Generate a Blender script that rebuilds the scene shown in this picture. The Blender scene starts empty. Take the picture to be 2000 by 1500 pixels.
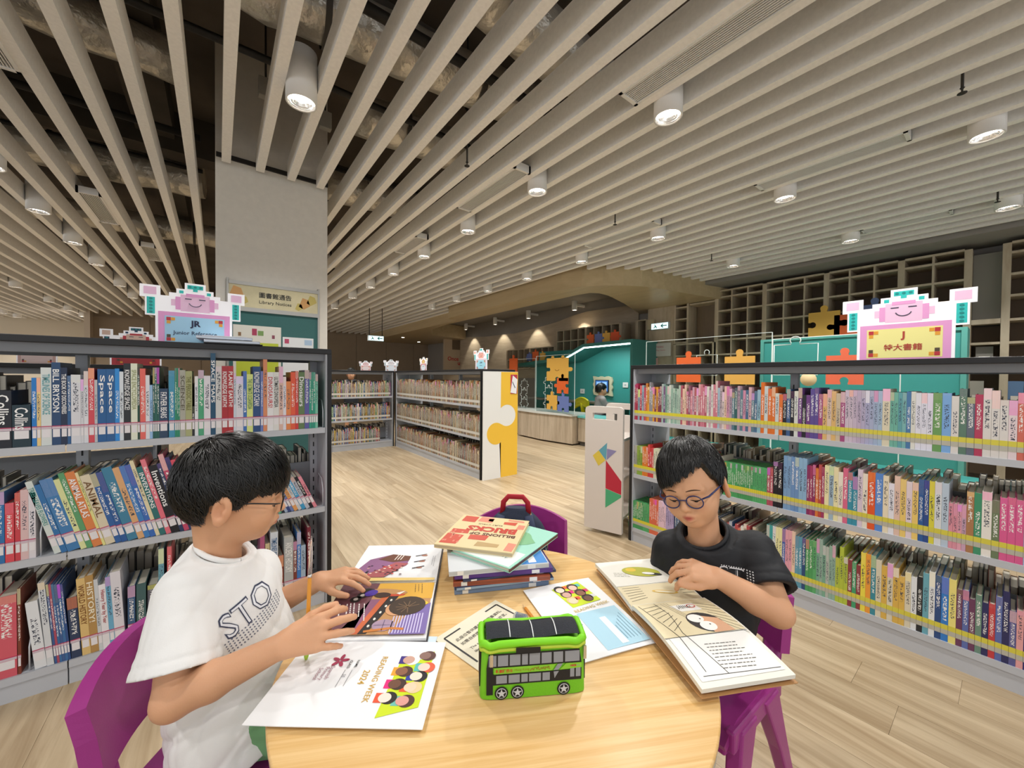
import bpy, bmesh, math, random
import numpy as np
from mathutils import Vector, Matrix
from mathutils.geometry import tessellate_polygon
random.seed(7)
SC = bpy.context.scene
COL = SC.collection
V = Vector
# ------------------------------------------------------------ camera
CAM_H, FPX = 1.2, 750.0
_a, _p, _r = math.atan(575/750.), 12/750., .009
FW = V((math.sin(_a)*math.cos(_p), math.cos(_a)*math.cos(_p), -math.sin(_p)))
_rt0 = V((math.cos(_a), -math.sin(_a), 0)); _up0 = _rt0.cross(FW)
RT = _rt0*math.cos(_r) + _up0*math.sin(_r)
UP = _up0*math.cos(_r) - _rt0*math.sin(_r)
EYE = V((0, 0, CAM_H))
F0 = V((math.sin(_a), math.cos(_a), 0)); R0 = _rt0.copy(); Z0 = V((0, 0, 1))   # level forward / right of the viewer
cd = bpy.data.cameras.new('camera'); cam = bpy.data.objects.new('camera', cd); COL.objects.link(cam)
cd.sensor_width = 36; cd.lens = 36*FPX/2000; cd.clip_start = .02; cd.clip_end = 80
cam.matrix_world = Matrix(((RT.x, UP.x, -FW.x, 0), (RT.y, UP.y, -FW.y, 0), (RT.z, UP.z, -FW.z, CAM_H), (0, 0, 0, 1)))
SC.camera = cam
# ------------------------------------------------------------ world, exposure
w = bpy.data.worlds.new('world'); SC.world = w; w.use_nodes = True
w.node_tree.nodes['Background'].inputs[0].default_value = (.97, .985, 1, 1)
w.node_tree.nodes['Background'].inputs[1].default_value = 1.5
vs = SC.view_settings
vs.view_transform = 'Standard'; vs.look = 'None'; vs.gamma = 1; vs.use_curve_mapping = False
vs.exposure = -.27
LAMP_W = 36.0            # watts of one ceiling downlight
# ------------------------------------------------------------ measuring helpers (a photo point on a plane of the room)
def ray(x, y): return FW + RT*((x-1000)/FPX) - UP*((y-750)/FPX)
def at_x(x, y, X): d = ray(x, y); return EYE + d*(X/d.x)
def at_y(x, y, Y): d = ray(x, y); return EYE + d*(Y/d.y)
def at_z(x, y, Z): d = ray(x, y); return EYE + d*((Z-CAM_H)/d.z)
def at_d(x, y, D): return EYE + ray(x, y)*D
# ------------------------------------------------------------ materials
def lin(c):
    if isinstance(c, str):
        c = c.lstrip('#'); c = [int(c[i:i+2], 16)/255 for i in (0, 2, 4)]
        c = [x/12.92 if x <= .04045 else ((x+.055)/1.055)**2.4 for x in c]
    return (c[0], c[1], c[2], 1)
MATS = {}
def M(name, col='#808080', rough=.5, metal=0, var=0, scale=8, bump=0, bscale=40, emit=0, spec=.5, alpha=1, trans=0, ior=1.45, coat=0, stretch=None, sss=0):
    if name in MATS: return MATS[name]
    m = bpy.data.materials.new(name); m.use_nodes = True; MATS[name] = m
    nt = m.node_tree; b = nt.nodes['Principled BSDF']; c = lin(col)
    b.inputs['Base Color'].default_value = c; b.inputs['Roughness'].default_value = rough
    b.inputs['Metallic'].default_value = metal; b.inputs['Specular IOR Level'].default_value = spec
    b.inputs['Transmission Weight'].default_value = trans; b.inputs['IOR'].default_value = ior
    b.inputs['Alpha'].default_value = alpha; b.inputs['Coat Weight'].default_value = coat
    if sss:
        b.inputs['Subsurface Weight'].default_value = sss; b.inputs['Subsurface Radius'].default_value = (.012, .004, .002); b.inputs['Subsurface Scale'].default_value = 1
    if emit:
        b.inputs['Emission Color'].default_value = c; b.inputs['Emission Strength'].default_value = emit
    if var or bump:
        tc = nt.nodes.new('ShaderNodeTexCoord'); src = tc.outputs['Object']
        if stretch:
            mp = nt.nodes.new('ShaderNodeMapping'); mp.inputs['Scale'].default_value = stretch
            nt.links.new(src, mp.inputs[0]); src = mp.outputs[0]
        if var:
            n = nt.nodes.new('ShaderNodeTexNoise'); n.inputs['Scale'].default_value = scale; n.inputs['Detail'].default_value = 5
            nt.links.new(src, n.inputs['Vector'])
            r = nt.nodes.new('ShaderNodeValToRGB')
            r.color_ramp.elements[0].position = .3; r.color_ramp.elements[1].position = .7
            r.color_ramp.elements[0].color = (c[0]*(1-var), c[1]*(1-var), c[2]*(1-var), 1)
            r.color_ramp.elements[1].color = (min(1, c[0]*(1+var)), min(1, c[1]*(1+var)), min(1, c[2]*(1+var)), 1)
            nt.links.new(n.outputs['Fac'], r.inputs[0]); nt.links.new(r.outputs[0], b.inputs['Base Color'])
        if bump:
            n2 = nt.nodes.new('ShaderNodeTexNoise'); n2.inputs['Scale'].default_value = bscale; n2.inputs['Detail'].default_value = 4
            nt.links.new(src, n2.inputs['Vector'])
            bp = nt.nodes.new('ShaderNodeBump'); bp.inputs['Strength'].default_value = bump; bp.inputs['Distance'].default_value = .02
            nt.links.new(n2.outputs['Fac'], bp.inputs['Height']); nt.links.new(bp.outputs[0], b.inputs['Normal'])
    return m
def K(hexcol, rough=.55, **k):                    # flat paint / print of one colour
    return M('paint_'+hexcol.lstrip('#')+('' if rough == .55 else '_%d' % (rough*100)), hexcol, rough, **k)
def wood(name, c1, c2, rough=.45, stretch=(1, 14, 14), scale=2.2, bump=.05, rnd=0.0):
    if name in MATS: return MATS[name]
    m = bpy.data.materials.new(name); m.use_nodes = True; MATS[name] = m
    nt = m.node_tree; b = nt.nodes['Principled BSDF']; b.inputs['Roughness'].default_value = rough
    tc = nt.nodes.new('ShaderNodeTexCoord'); mp = nt.nodes.new('ShaderNodeMapping'); mp.inputs['Scale'].default_value = stretch
    add = nt.nodes.new('ShaderNodeVectorMath'); add.operation = 'ADD'
    oi = nt.nodes.new('ShaderNodeObjectInfo'); mul = nt.nodes.new('ShaderNodeMath'); mul.operation = 'MULTIPLY'; mul.inputs[1].default_value = 37
    nt.links.new(oi.outputs['Random'], mul.inputs[0]); nt.links.new(tc.outputs['Object'], mp.inputs[0])
    nt.links.new(mp.outputs[0], add.inputs[0]); nt.links.new(mul.outputs[0], add.inputs[1])
    n = nt.nodes.new('ShaderNodeTexNoise'); n.inputs['Scale'].default_value = scale; n.inputs['Detail'].default_value = 8; n.inputs['Roughness'].default_value = .62; n.inputs['Distortion'].default_value = .6
    nt.links.new(add.outputs[0], n.inputs['Vector'])
    r = nt.nodes.new('ShaderNodeValToRGB'); r.color_ramp.elements[0].position = .34; r.color_ramp.elements[1].position = .66
    r.color_ramp.elements[0].color = lin(c1); r.color_ramp.elements[1].color = lin(c2)
    nt.links.new(n.outputs['Fac'], r.inputs[0]); out = r.outputs[0]
    if rnd:
        hs = nt.nodes.new('ShaderNodeHueSaturation'); mr = nt.nodes.new('ShaderNodeMapRange')
        mr.inputs[3].default_value = 1-rnd; mr.inputs[4].default_value = 1+rnd
        nt.links.new(oi.outputs['Random'], mr.inputs[0]); nt.links.new(mr.outputs[0], hs.inputs['Value']); nt.links.new(out, hs.inputs['Color']); out = hs.outputs[0]
    nt.links.new(out, b.inputs['Base Color'])
    bp = nt.nodes.new('ShaderNodeBump'); bp.inputs['Strength'].default_value = bump; bp.inputs['Distance'].default_value = .01
    nt.links.new(n.outputs['Fac'], bp.inputs['Height']); nt.links.new(bp.outputs[0], b.inputs['Normal'])
    return m
def attr_mat(name, rough=.6, sss=0, bump=0, bscale=60, titles=False, spec=.4, coat=0):   # colour comes from the mesh's own colour attribute
    if name in MATS: return MATS[name]
    m = bpy.data.materials.new(name); m.use_nodes = True; MATS[name] = m
    nt = m.node_tree; b = nt.nodes['Principled BSDF']; b.inputs['Roughness'].default_value = rough; b.inputs['Specular IOR Level'].default_value = spec
    b.inputs['Coat Weight'].default_value = coat
    a = nt.nodes.new('ShaderNodeVertexColor'); a.layer_name = 'Col'; out = a.outputs['Color']
    if titles:                                    # rows of small printed characters and a band along each spine
        uv = nt.nodes.new('ShaderNodeUVMap'); sep = nt.nodes.new('ShaderNodeSeparateXYZ'); nt.links.new(uv.outputs[0], sep.inputs[0])
        def math_(op, x, y=None, z=None):
            n = nt.nodes.new('ShaderNodeMath'); n.operation = op
            for i, q in enumerate((x, y, z)):
                if q is None: continue
                if isinstance(q, (int, float)): n.inputs[i].default_value = q
                else: nt.links.new(q, n.inputs[i])
            return n.outputs[0]
        u, v, rn = sep.outputs[0], sep.outputs[1], a.outputs['Alpha']
        comb = nt.nodes.new('ShaderNodeCombineXYZ')
        nt.links.new(math_('MULTIPLY', u, 3.1), comb.inputs[0]); nt.links.new(math_('MULTIPLY', v, 42), comb.inputs[1]); nt.links.new(math_('MULTIPLY', rn, 91), comb.inputs[2])
        n = nt.nodes.new('ShaderNodeTexNoise'); n.inputs['Scale'].default_value = 1.6; n.inputs['Detail'].default_value = 2; nt.links.new(comb.outputs[0], n.inputs['Vector'])
        inu = math_('LESS_THAN', math_('ABSOLUTE', math_('SUBTRACT', u, .5)), .27)
        lo = math_('ADD', .3, math_('MULTIPLY', rn, .2)); hi = math_('ADD', .68, math_('MULTIPLY', rn, .25))
        msk = math_('MULTIPLY', math_('MULTIPLY', inu, math_('GREATER_THAN', n.outputs['Fac'], .53)), math_('MULTIPLY', math_('GREATER_THAN', v, lo), math_('LESS_THAN', v, hi)))
        lum = nt.nodes.new('ShaderNodeRGBToBW'); nt.links.new(out, lum.inputs[0])
        ink = nt.nodes.new('ShaderNodeMix'); ink.data_type = 'RGBA'; ink.inputs[6].default_value = (.85, .85, .82, 1); ink.inputs[7].default_value = (.04, .05, .08, 1)
        nt.links.new(math_('GREATER_THAN', lum.outputs[0], .3), ink.inputs[0])
        mx = nt.nodes.new('ShaderNodeMix'); mx.data_type = 'RGBA'; nt.links.new(msk, mx.inputs[0]); nt.links.new(out, mx.inputs[6]); nt.links.new(ink.outputs[2], mx.inputs[7])
        # a second colour patch on some spines
        wn = nt.nodes.new('ShaderNodeTexWhiteNoise'); wn.noise_dimensions = '1D'; nt.links.new(math_('MULTIPLY', rn, 517.3), wn.inputs['W'])
        band = math_('MULTIPLY', math_('GREATER_THAN', v, math_('ADD', .72, math_('MULTIPLY', rn, .2))), math_('GREATER_THAN', wn.outputs['Value'], .66))
        hs = nt.nodes.new('ShaderNodeMix'); hs.data_type = 'RGBA'; hs.inputs[0].default_value = .55; nt.links.new(out, hs.inputs[6]); nt.links.new(wn.outputs['Color'], hs.inputs[7])
        mx2 = nt.nodes.new('ShaderNodeMix'); mx2.data_type = 'RGBA'; nt.links.new(band, mx2.inputs[0]); nt.links.new(mx.outputs[2], mx2.inputs[6]); nt.links.new(hs.outputs[2], mx2.inputs[7])
        out = mx2.outputs[2]
    nt.links.new(out, b.inputs['Base Color'])
    if sss:
        b.inputs['Subsurface Weight'].default_value = sss; b.inputs['Subsurface Radius'].default_value = (.010, .004, .002); b.inputs['Subsurface Scale'].default_value = 1
    if bump:
        tc = nt.nodes.new('ShaderNodeTexCoord'); n2 = nt.nodes.new('ShaderNodeTexNoise'); n2.inputs['Scale'].default_value = bscale; n2.inputs['Detail'].default_value = 3
        nt.links.new(tc.outputs['Object'], n2.inputs['Vector']); bp = nt.nodes.new('ShaderNodeBump'); bp.inputs['Strength'].default_value = bump; bp.inputs['Distance'].default_value = .005
        nt.links.new(n2.outputs['Fac'], bp.inputs['Height']); nt.links.new(bp.outputs[0], b.inputs['Normal'])
    return m
# ------------------------------------------------------------ mesh helpers
def tag(o, label=None, cat=None, group=None, kind=None):
    if label: o['label'] = label
    if cat: o['category'] = cat
    if group: o['group'] = group
    if kind: o['kind'] = kind
    return o
def thing(name, label, cat, loc=(0, 0, 0), rotz=0, group=None):
    o = bpy.data.objects.new(name, None); COL.objects.link(o); o.empty_display_size = .1
    o.location = loc; o.rotation_euler = (0, 0, rotz)
    return tag(o, label, cat, group)
def basis(o, x, y, z):
    return Matrix(((x[0], y[0], z[0], o[0]), (x[1], y[1], z[1], o[1]), (x[2], y[2], z[2], o[2]), (0, 0, 0, 1)))
class B:
    def __init__(s): s.v = []; s.f = []; s.m = []; s.sm = []
    def add(s, vs, fs, mi=0, smooth=False):
        o = len(s.v); s.v += [tuple(p) for p in vs]
        for f in fs: s.f.append(tuple(i+o for i in f)); s.m.append(mi); s.sm.append(smooth)
        return s
    def box(s, x0, x1, y0, y1, z0, z1, mi=0):
        return s.add([(x0, y0, z0), (x1, y0, z0), (x1, y1, z0), (x0, y1, z0), (x0, y0, z1), (x1, y0, z1), (x1, y1, z1), (x0, y1, z1)],
                     [(3, 2, 1, 0), (4, 5, 6, 7), (0, 1, 5, 4), (1, 2, 6, 5), (2, 3, 7, 6), (3, 0, 4, 7)], mi)
    def prism(s, poly, d0, d1, mi=0, ax='z', smooth=False):      # poly extruded along an axis
        n = len(poly)
        mk = {'z': lambda p, d: (p[0], p[1], d), 'y': lambda p, d: (p[0], d, p[1]), 'x': lambda p, d: (d, p[0], p[1])}[ax]
        vs = [mk(p, d0) for p in poly]+[mk(p, d1) for p in poly]
        if n > 4:
            tr = tessellate_polygon([[V((p[0], p[1], 0)) for p in poly]])
            s.add(vs, [tuple(t) for t in tr]+[tuple(i+n for i in t[::-1]) for t in tr], mi)
        else: s.add(vs, [tuple(range(n))[::-1], tuple(range(n, 2*n))], mi)
        k = len(s.v)-2*n
        for i in range(n):
            j = (i+1) % n; s.f.append((k+i, k+j, k+n+j, k+n+i)); s.m.append(mi); s.sm.append(smooth)
        return s
    def tube(s, pts, rs, n=8, mi=0, smooth=True, caps=True, flat=1.0, nrm=None):
        pts = [V(p) for p in pts]
        if not isinstance(rs, (list, tuple)): rs = [rs]*len(pts)
        o = len(s.v); prev = None
        for i, p in enumerate(pts):
            t = (pts[min(i+1, len(pts)-1)]-pts[max(i-1, 0)]).normalized()
            if prev is None:
                a = V(nrm) if nrm else (V((0, 0, 1)) if abs(t.z) < .9 else V((1, 0, 0)))
            else: a = prev
            a = (a-t*a.dot(t)).normalized(); prev = a; b = t.cross(a)
            for k in range(n):
                th = 2*math.pi*k/n; s.v.append(tuple(p+(a*math.cos(th)*flat+b*math.sin(th))*rs[i]))
        for i in range(len(pts)-1):
            for k in range(n):
                k2 = (k+1) % n
                s.f.append((o+i*n+k, o+i*n+k2, o+(i+1)*n+k2, o+(i+1)*n+k)); s.m.append(mi); s.sm.append(smooth)
        if caps:
            s.f.append(tuple(o+k for k in range(n))[::-1]); s.m.append(mi); s.sm.append(False)
            e = o+(len(pts)-1)*n; s.f.append(tuple(e+k for k in range(n))); s.m.append(mi); s.sm.append(False)
        return s
    def lathe(s, prof, n=24, mi=0, c=(0, 0, 0), smooth=True):     # (radius, height) profile turned about z
        o = len(s.v)
        for r, z in prof:
            for k in range(n):
                th = 2*math.pi*k/n; s.v.append((c[0]+r*math.cos(th), c[1]+r*math.sin(th), c[2]+z))
        for i in range(len(prof)-1):
            for k in range(n):
                k2 = (k+1) % n; s.f.append((o+i*n+k, o+i*n+k2, o+(i+1)*n+k2, o+(i+1)*n+k)); s.m.append(mi); s.sm.append(smooth)
        return s
    def grid(s, fn, nu, nv, mi=0, smooth=True):
        o = len(s.v)
        for j in range(nv+1):
            for i in range(nu+1): s.v.append(tuple(fn(i/nu, j/nv)))
        for j in range(nv):
            for i in range(nu):
                a = o+j*(nu+1)+i; s.f.append((a, a+1, a+nu+2, a+nu+1)); s.m.append(mi); s.sm.append(smooth)
        return s
    def slab(s, fn, th, nu, nv, mi=0):                            # a sheet with thickness; fn(u,v) -> (point, normal)
        def P(u, v): return V(fn(u, v))
        def N(u, v):
            e = 1e-3; return (P(min(1, u+e), v)-P(max(0, u-e), v)).cross(P(u, min(1, v+e))-P(u, max(0, v-e))).normalized()
        top = lambda u, v: P(u, v)+N(u, v)*th/2
        bot = lambda u, v: P(1-u, v)-N(1-u, v)*th/2
        s.grid(top, nu, nv, mi); s.grid(bot, nu, nv, mi)
        for a, b, n in ((lambda t: (t, 0), 0, nu), (lambda t: (1, t), 0, nv), (lambda t: (1-t, 1), 0, nu), (lambda t: (0, 1-t), 0, nv)):
            s.grid(lambda u, v, a=a: P(*a(u))+N(*a(u))*th*(v-.5), n, 1, mi, smooth=False)
        return s
    def build(s, name, mats, parent=None, loc=None, mtx=None, recalc=True, bevel=0):
        me = bpy.data.meshes.new(name); vs = s.v
        if mtx is not None: vs = [tuple(mtx @ V(p)) for p in vs]
        me.from_pydata(vs, [], s.f)
        if not isinstance(mats, (list, tuple)): mats = [mats]
        for m in mats: me.materials.append(m)
        me.polygons.foreach_set('material_index', s.m); me.polygons.foreach_set('use_smooth', s.sm)
        if recalc:
            bm = bmesh.new(); bm.from_mesh(me); bmesh.ops.recalc_face_normals(bm, faces=bm.faces); bm.to_mesh(me); bm.free()
        o = bpy.data.objects.new(name, me); COL.objects.link(o)
        if loc is not None: o.location = loc
        if parent: o.parent = parent
        if bevel:
            bv = o.modifiers.new('bevel', 'BEVEL'); bv.width = bevel; bv.segments = 2; bv.limit_method = 'ANGLE'; bv.angle_limit = .7
        me.update(); return o
def struct(o): o['kind'] = 'structure'; return o
def dup(root, loc=None, rotz=None, label=None, group=None):
    r = root.copy(); COL.objects.link(r)
    if loc is not None: r.location = loc
    if rotz is not None: r.rotation_euler = (0, 0, rotz)
    if label: r['label'] = label
    if group: r['group'] = group
    for ch in list(root.children):
        c = ch.copy(); COL.objects.link(c); c.parent = r
        for g in ch.children:
            d = g.copy(); COL.objects.link(d); d.parent = c
    return r
_fc = {}
def text_mesh(body, bold=0.0, res=2):
    k = (body, bold, res)
    if k in _fc: return _fc[k]
    c = bpy.data.curves.new('t', 'FONT'); c.body = body; c.resolution_u = res; c.offset = bold; c.align_x = 'LEFT'
    o = bpy.data.objects.new('t', c); COL.objects.link(o)
    me = bpy.data.meshes.new_from_object(o.evaluated_get(bpy.context.evaluated_depsgraph_get()))
    co = [v.co.copy() for v in me.vertices]; fs = [tuple(p.vertices) for p in me.polygons]
    bpy.data.objects.remove(o); bpy.data.curves.remove(c); bpy.data.meshes.remove(me)
    if co:
        x0 = min(p.x for p in co); x1 = max(p.x for p in co); y0 = min(p.y for p in co); y1 = max(p.y for p in co)
        sx = max(x1-x0, 1e-6); sy = max(y1-y0, 1e-6)
        co = [((p.x-x0)/sx, (p.y-y0)/sy) for p in co]; _fc[k] = (co, fs, sx/sy)
    else: _fc[k] = ([], [], 1)
    return _fc[k]
def put_text(b, body, o, x, y, w=None, h=None, mi=0, bold=0.0, center=True, keep=True):
    """letters into builder b: frame origin o, x = reading direction, y = letter up (unit vectors); fits w and/or h"""
    co, fs, asp = text_mesh(body, bold)
    if w is None: w = h*asp
    elif h is None: h = w/asp
    elif keep:
        if w/h > asp: w = h*asp
        else: h = w/asp
    o, x, y = V(o), V(x), V(y)
    if center: o = o-x*w/2-y*h/2
    b.add([o+x*(p[0]*w)+y*(p[1]*h) for p in co], fs, mi)
def color_attr(me, cols):                         # per-face-corner colours
    ca = me.color_attributes.new('Col', 'FLOAT_COLOR', 'CORNER'); ca.data.foreach_set('color', np.asarray(cols, dtype=np.float32).ravel())
# ============================================================ the room
floorwood = wood('floor_oak', '#a38d6e', '#c9b697', rough=.42, stretch=(9, .55, 9), scale=2.0, bump=.03, rnd=.07)
fl = B().box(-9, 9, -4, 18, -.05, -.0025).build('floor', M('floor_joint', '#a8967c', .7)); struct(fl)
PW, PL = .19, 1.4
pm = B().box(-PW/2+.0005, PW/2-.0005, -PL/2+.0005, PL/2-.0005, -.0025, 0)
plank0 = pm.build('plank', floorwood, fl)
far = B(); first = True
for i in range(-47, 47):
    off = random.random()*PL
    for j in range(-3, 13):
        x = i*PW; y = j*PL+off
        if -2.35 < x < 3.6 and -1.2 < y < 11.0 and (y < 8.2 or 0.6 < x):
            if first: o = plank0; first = False
            else: o = plank0.copy(); COL.objects.link(o)
            o.location = (x, y, 0)
        else:
            far.box(x-PW/2+.0009, x+PW/2-.0009, y-PL/2+.0009, y+PL/2-.0009, -.0025, 0)
fp = far.build('far_planks', floorwood, fl, recalc=False); fp['kind'] = 'stuff'
# ceiling void, slats
ceil = struct(B().box(-9, 9, -4, 18, 3.55, 3.65).build('ceiling', M('ceiling_dark', '#5c534a', .9, var=.3, scale=2)))
slat_m = M('slat_felt', '#f6f3ee', .85, var=.04, scale=60)
def slat(x, y0, y1):
    B().box(-.026, .026, y0, y1, 2.70, 2.84).build('slat', slat_m, ceil, loc=(x, 0, 0))
def bulk_y(x):                                   # where the curved bulkhead cuts the slats short
    pts = [(3.86, 4.2), (3.94, 3.70), (4.17, 3.47), (4.41, 3.31), (4.59, 3.18), (4.81, 3.12), (5.24, 3.08), (5.6, 3.04), (6.4, 2.9)]
    for (a, b), (c, d) in zip(pts, pts[1:]):
        if a <= x <= c: return b+(d-b)*(x-a)/(c-a)
    return 14.15
for k in range(-27, 30):
    x = .052+.2*k
    if x < -2.6: slat(x, -1.6, 16.4)
    elif -.05 < x < .75: slat(x, -1.6, 3.40); slat(x, 4.3, 13.75)
    elif x < 1.0: slat(x, -1.6, 13.75)
    else:
        slat(x, -1.6, bulk_y(x))
        if 3.86 < x < 4.3: slat(x, 7.6, 14.15)
white = M('white_enamel', '#e8e6e2', .35)
lens_m = M('lamp_lens', '#fff6e8', .3, emit=26)
ref_m = M('lamp_reflector', '#d8d8d8', .18, metal=.9)
def make_downlight():
    t = thing('downlight', 'x', 'ceiling light')
    B().lathe([(.0, .26), (.074, .26), (.074, .0), (.066, .0), (.062, .012)], 28).build('housing', white, t)
    r = B()
    for k, (ra, rb) in enumerate([(.063, .052), (.050, .038), (.036, .026)]):
        r.lathe([(ra, .006), (rb, .026)], 28)
    r.build('reflector', ref_m, t)
    B().lathe([(.0, .020), (.060, .020), (.060, .024), (0, .024)], 24).build('lens', lens_m, t)
    return t
LAMPS = []
def lamp_label(x, y):
    rows = {-1.248: 'left of the pillar', .352: 'above the boys', 1.952: 'right of the pillar', 3.552: 'over the second aisle', 5.152: 'nearest the cube shelving', -2.648: 'in the far left row', -4.048: 'in the farthest left row'}
    return rows[x]
ords = ['first', 'second', 'third', 'fourth', 'fifth', 'sixth', 'seventh', 'eighth', 'ninth', 'tenth', 'eleventh', 'twelfth']
dl0 = None
for x, ys in ((-1.248, (.15, 1.17, 4.33, 5.25, 6.27, 7.3, 8.8, 10.0, 11.7)), (.352, (-.77, 2.29)), (1.952, (.12, 1.17, 2.25, 3.28, 4.29, 5.29, 6.3, 7.33, 8.69)),
              (3.552, (.12, 1.12, 2.22, 3.25, 4.3, 5.32, 6.36, 7.4)), (5.152, (.05, 1.04, 2.17)), (-2.648, (10.07, 11.66, 12.91, 14.07)), (-4.048, (14.63, 15.46))):
    k = -1; hid = 0
    for y in ys:
        q = V((x, y, 2.63))-EYE; zz = q.dot(FW)
        if zz > .1 and abs(q.dot(RT)/zz) < 1.333 and abs(q.dot(UP)/zz) < 1.0:
            k += 1; lab = 'round white ceiling downlight %s, %s one from the viewer' % (lamp_label(x, y), ords[k])
        else: hid += 1; lab = 'round white ceiling downlight overhead, %s unseen one of the row %s' % (ords[hid-1], lamp_label(x, y))  # unseen lamps out of view, added for the light they give
        if dl0 is None: dl0 = make_downlight(); o = dl0; o.location = (x, y, 2.625); o['label'] = lab; o['group'] = 'ceiling downlights'
        else: o = dup(dl0, (x, y, 2.625), label=lab, group='ceiling downlights')
        ld = bpy.data.lights.new('downlight_beam', 'SPOT'); ld.energy = LAMP_W; ld.spot_size = 2.25; ld.spot_blend = .55; ld.shadow_soft_size = .05; ld.color = (1, .975, .94)
        lo = bpy.data.objects.new('downlight_beam', ld); COL.objects.link(lo); lo.parent = o; lo.location = (0, 0, -.006)
# air vents between the slats
gr_dark = M('vent_dark', '#1c1a18', .8)
vn = 0
for x, y0, y1, lab in ((1.752, .42, 1.29, 'nearest the viewer, right of the middle'), (1.752, 2.18, 3.02, 'beside the pillar, right of it'), (1.752, 3.9, 4.55, 'beyond the pillar, right of it'), (-.848, 4.7, 5.5, 'left of the pillar, farther one'),
                       (-.848, 2.2, 3.05, 'at the left edge of the view'), (3.352, .41, 1.24, 'in the third row, nearest'), (3.352, 2.1, 2.98, 'in the third row, farther'), (5.152, .35, .95, 'near the cube shelving'), (-.648, 6.2, 6.9, 'left of the pillar, farthest one')):
    t = thing('air_vent', 'white linear slot air vent between slats, '+lab, 'air vent', (x, (y0+y1)/2, 2.70), group='linear air vents'); L = (y1-y0)/2
    f = B(); f.box(-.074, -.058, -L, L, -.004, .05).box(.058, .074, -L, L, -.004, .05).box(-.074, .074, -L, -L+.02, -.004, .05).box(-.074, .074, L-.02, L, -.004, .05).build('frame', white, t)
    B().box(-.058, .058, -L+.02, L-.02, .03, .045).build('back', gr_dark, t)
    bm_ = B().box(-.0022, .0022, -L+.02, L-.02, .0, .010); sl = bm_.build('blade', white, t); sl.location.x = -.048
    for q in range(1, 9):
        c = sl.copy(); COL.objects.link(c); c.location.x = -.048+q*.012
# sprinkler heads
for p, lab in (((1197, 433), 'over the middle bookcase'), ((1392, 507), 'near the wooden bulkhead'), ((1948, 384), 'near the cube shelving'), ((1880, 178), 'at the upper right'), ((911, 318), 'hanging below the ducts')):
    q = at_z(p[0], p[1], 2.66); q.x = .152+.2*round((q.x-.152)/.2)
    t = thing('sprinkler_head', 'small dark ceiling sprinkler '+lab, 'sprinkler', q, group='sprinklers')
    B().tube([(0, 0, .0), (0, 0, .89)], .006, 8).build('pipe', M('sprinkler_metal', '#3b3936', .5, metal=.5), t)
    B().lathe([(.0, -.022), (.018, -.021), (.018, -.019), (.004, -.016), (.004, .0), (.010, .006), (.0, .012)], 12).build('deflector', MATS['sprinkler_metal'], t)
# ducts and pipes above the slats
foil = M('duct_foil', '#d6d0c4', .30, metal=.55, bump=1.0, bscale=11)
def duct(pts, r, lab):
    b = B(); n = 0; P = []; Rr = []
    for (a, c) in zip(pts, pts[1:]):
        a, c = V(a), V(c); m = max(2, int((c-a).length/.12))
        for i in range(m):
            P.append(a.lerp(c, i/m)); Rr.append(r*(1+random.uniform(-.09, .07))); n += 1
    P.append(V(pts[-1])); Rr.append(r)
    b.tube(P, Rr, 14)
    for i in range(3, len(P)-2, 7): b.tube([P[i]-(P[i+1]-P[i])*.12, P[i]+(P[i+1]-P[i])*.12], r*1.03, 14, mi=1, caps=False)
    o = b.build('air_duct', [foil, M('duct_strap', '#4c4843', .6)]); tag(o, lab, 'air duct', 'foil wrapped air ducts')
duct([(-3.4, 2.15, 3.12), (-1.2, 2.12, 3.1), (.2, 2.25, 3.1), (1.6, 2.15, 3.12), (3.2, 2.2, 3.12)], .155, 'silver foil wrapped air duct passing above the hanging downlight')
duct([(.95, .4, 3.15), (.95, 1.1, 3.14), (1.05, 1.62, 3.1), (2.6, 1.7, 3.1), (3.8, 1.7, 3.1)], .15, 'silver foil duct that bends beside the black cable tray')
duct([(-3.6, 1.25, 3.2), (-1.0, 1.3, 3.2), (-.1, 1.28, 3.2)], .14, 'silver foil air duct at the upper left corner')
duct([(-4, 3.15, 3.15), (-1.2, 3.1, 3.15), (-.2, 3.3, 3.2)], .13, 'silver foil air duct left of the pillar top')
duct([(.8, 2.95, 3.12), (2.0, 2.9, 3.12), (3.4, 2.9, 3.12)], .15, 'silver foil air duct right of the pillar top')
duct([(-4, 5.0, 3.12), (-1.0, 5.05, 3.12), (-.1, 4.95, 3.12)], .15, 'farther silver foil air duct left of the pillar')
duct([(-4, 6.8, 3.12), (0, 6.8, 3.12), (3, 6.8, 3.12)], .15, 'farthest silver foil air duct left of the pillar')
duct([(.85, 4.2, 3.12), (3.2, 4.2, 3.12)], .15, 'farther silver foil air duct right of the pillar')
dk = M('pipe_dark', '#2e2b28', .5, metal=.3)
for i, (a, b_, r, lab) in enumerate((((-3.5, 1.93, 2.98), (3.6, 1.93, 2.98), .028, 'black pipe crossing in front of the large foil duct'), ((-3.5, 2.62, 3.0), (3.6, 2.62, 3.0), .02, 'thin black pipe just before the pillar'),
                             ((-3.6, 3.8, 3.0), (-.1, 3.8, 3.0), .025, 'black pipe left of the pillar'), ((-1.6, -1, 3.3), (-1.6, 9, 3.3), .03, 'black pipe running away on the left'), ((2.6, -1, 3.3), (2.6, 9, 3.3), .03, 'black pipe running away on the right'),
                             ((-3.6, 4.5, 3.0), (-.1, 4.4, 3.0), .018, 'thin black pipe left behind the pillar'), ((.8, 3.6, 3.0), (3.4, 3.6, 3.0), .02, 'thin black pipe right of the pillar'))):
    tag(B().tube([a, b_], r, 10).build('ceiling_pipe', dk), lab, 'pipe', 'pipes above the slats')
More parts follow.
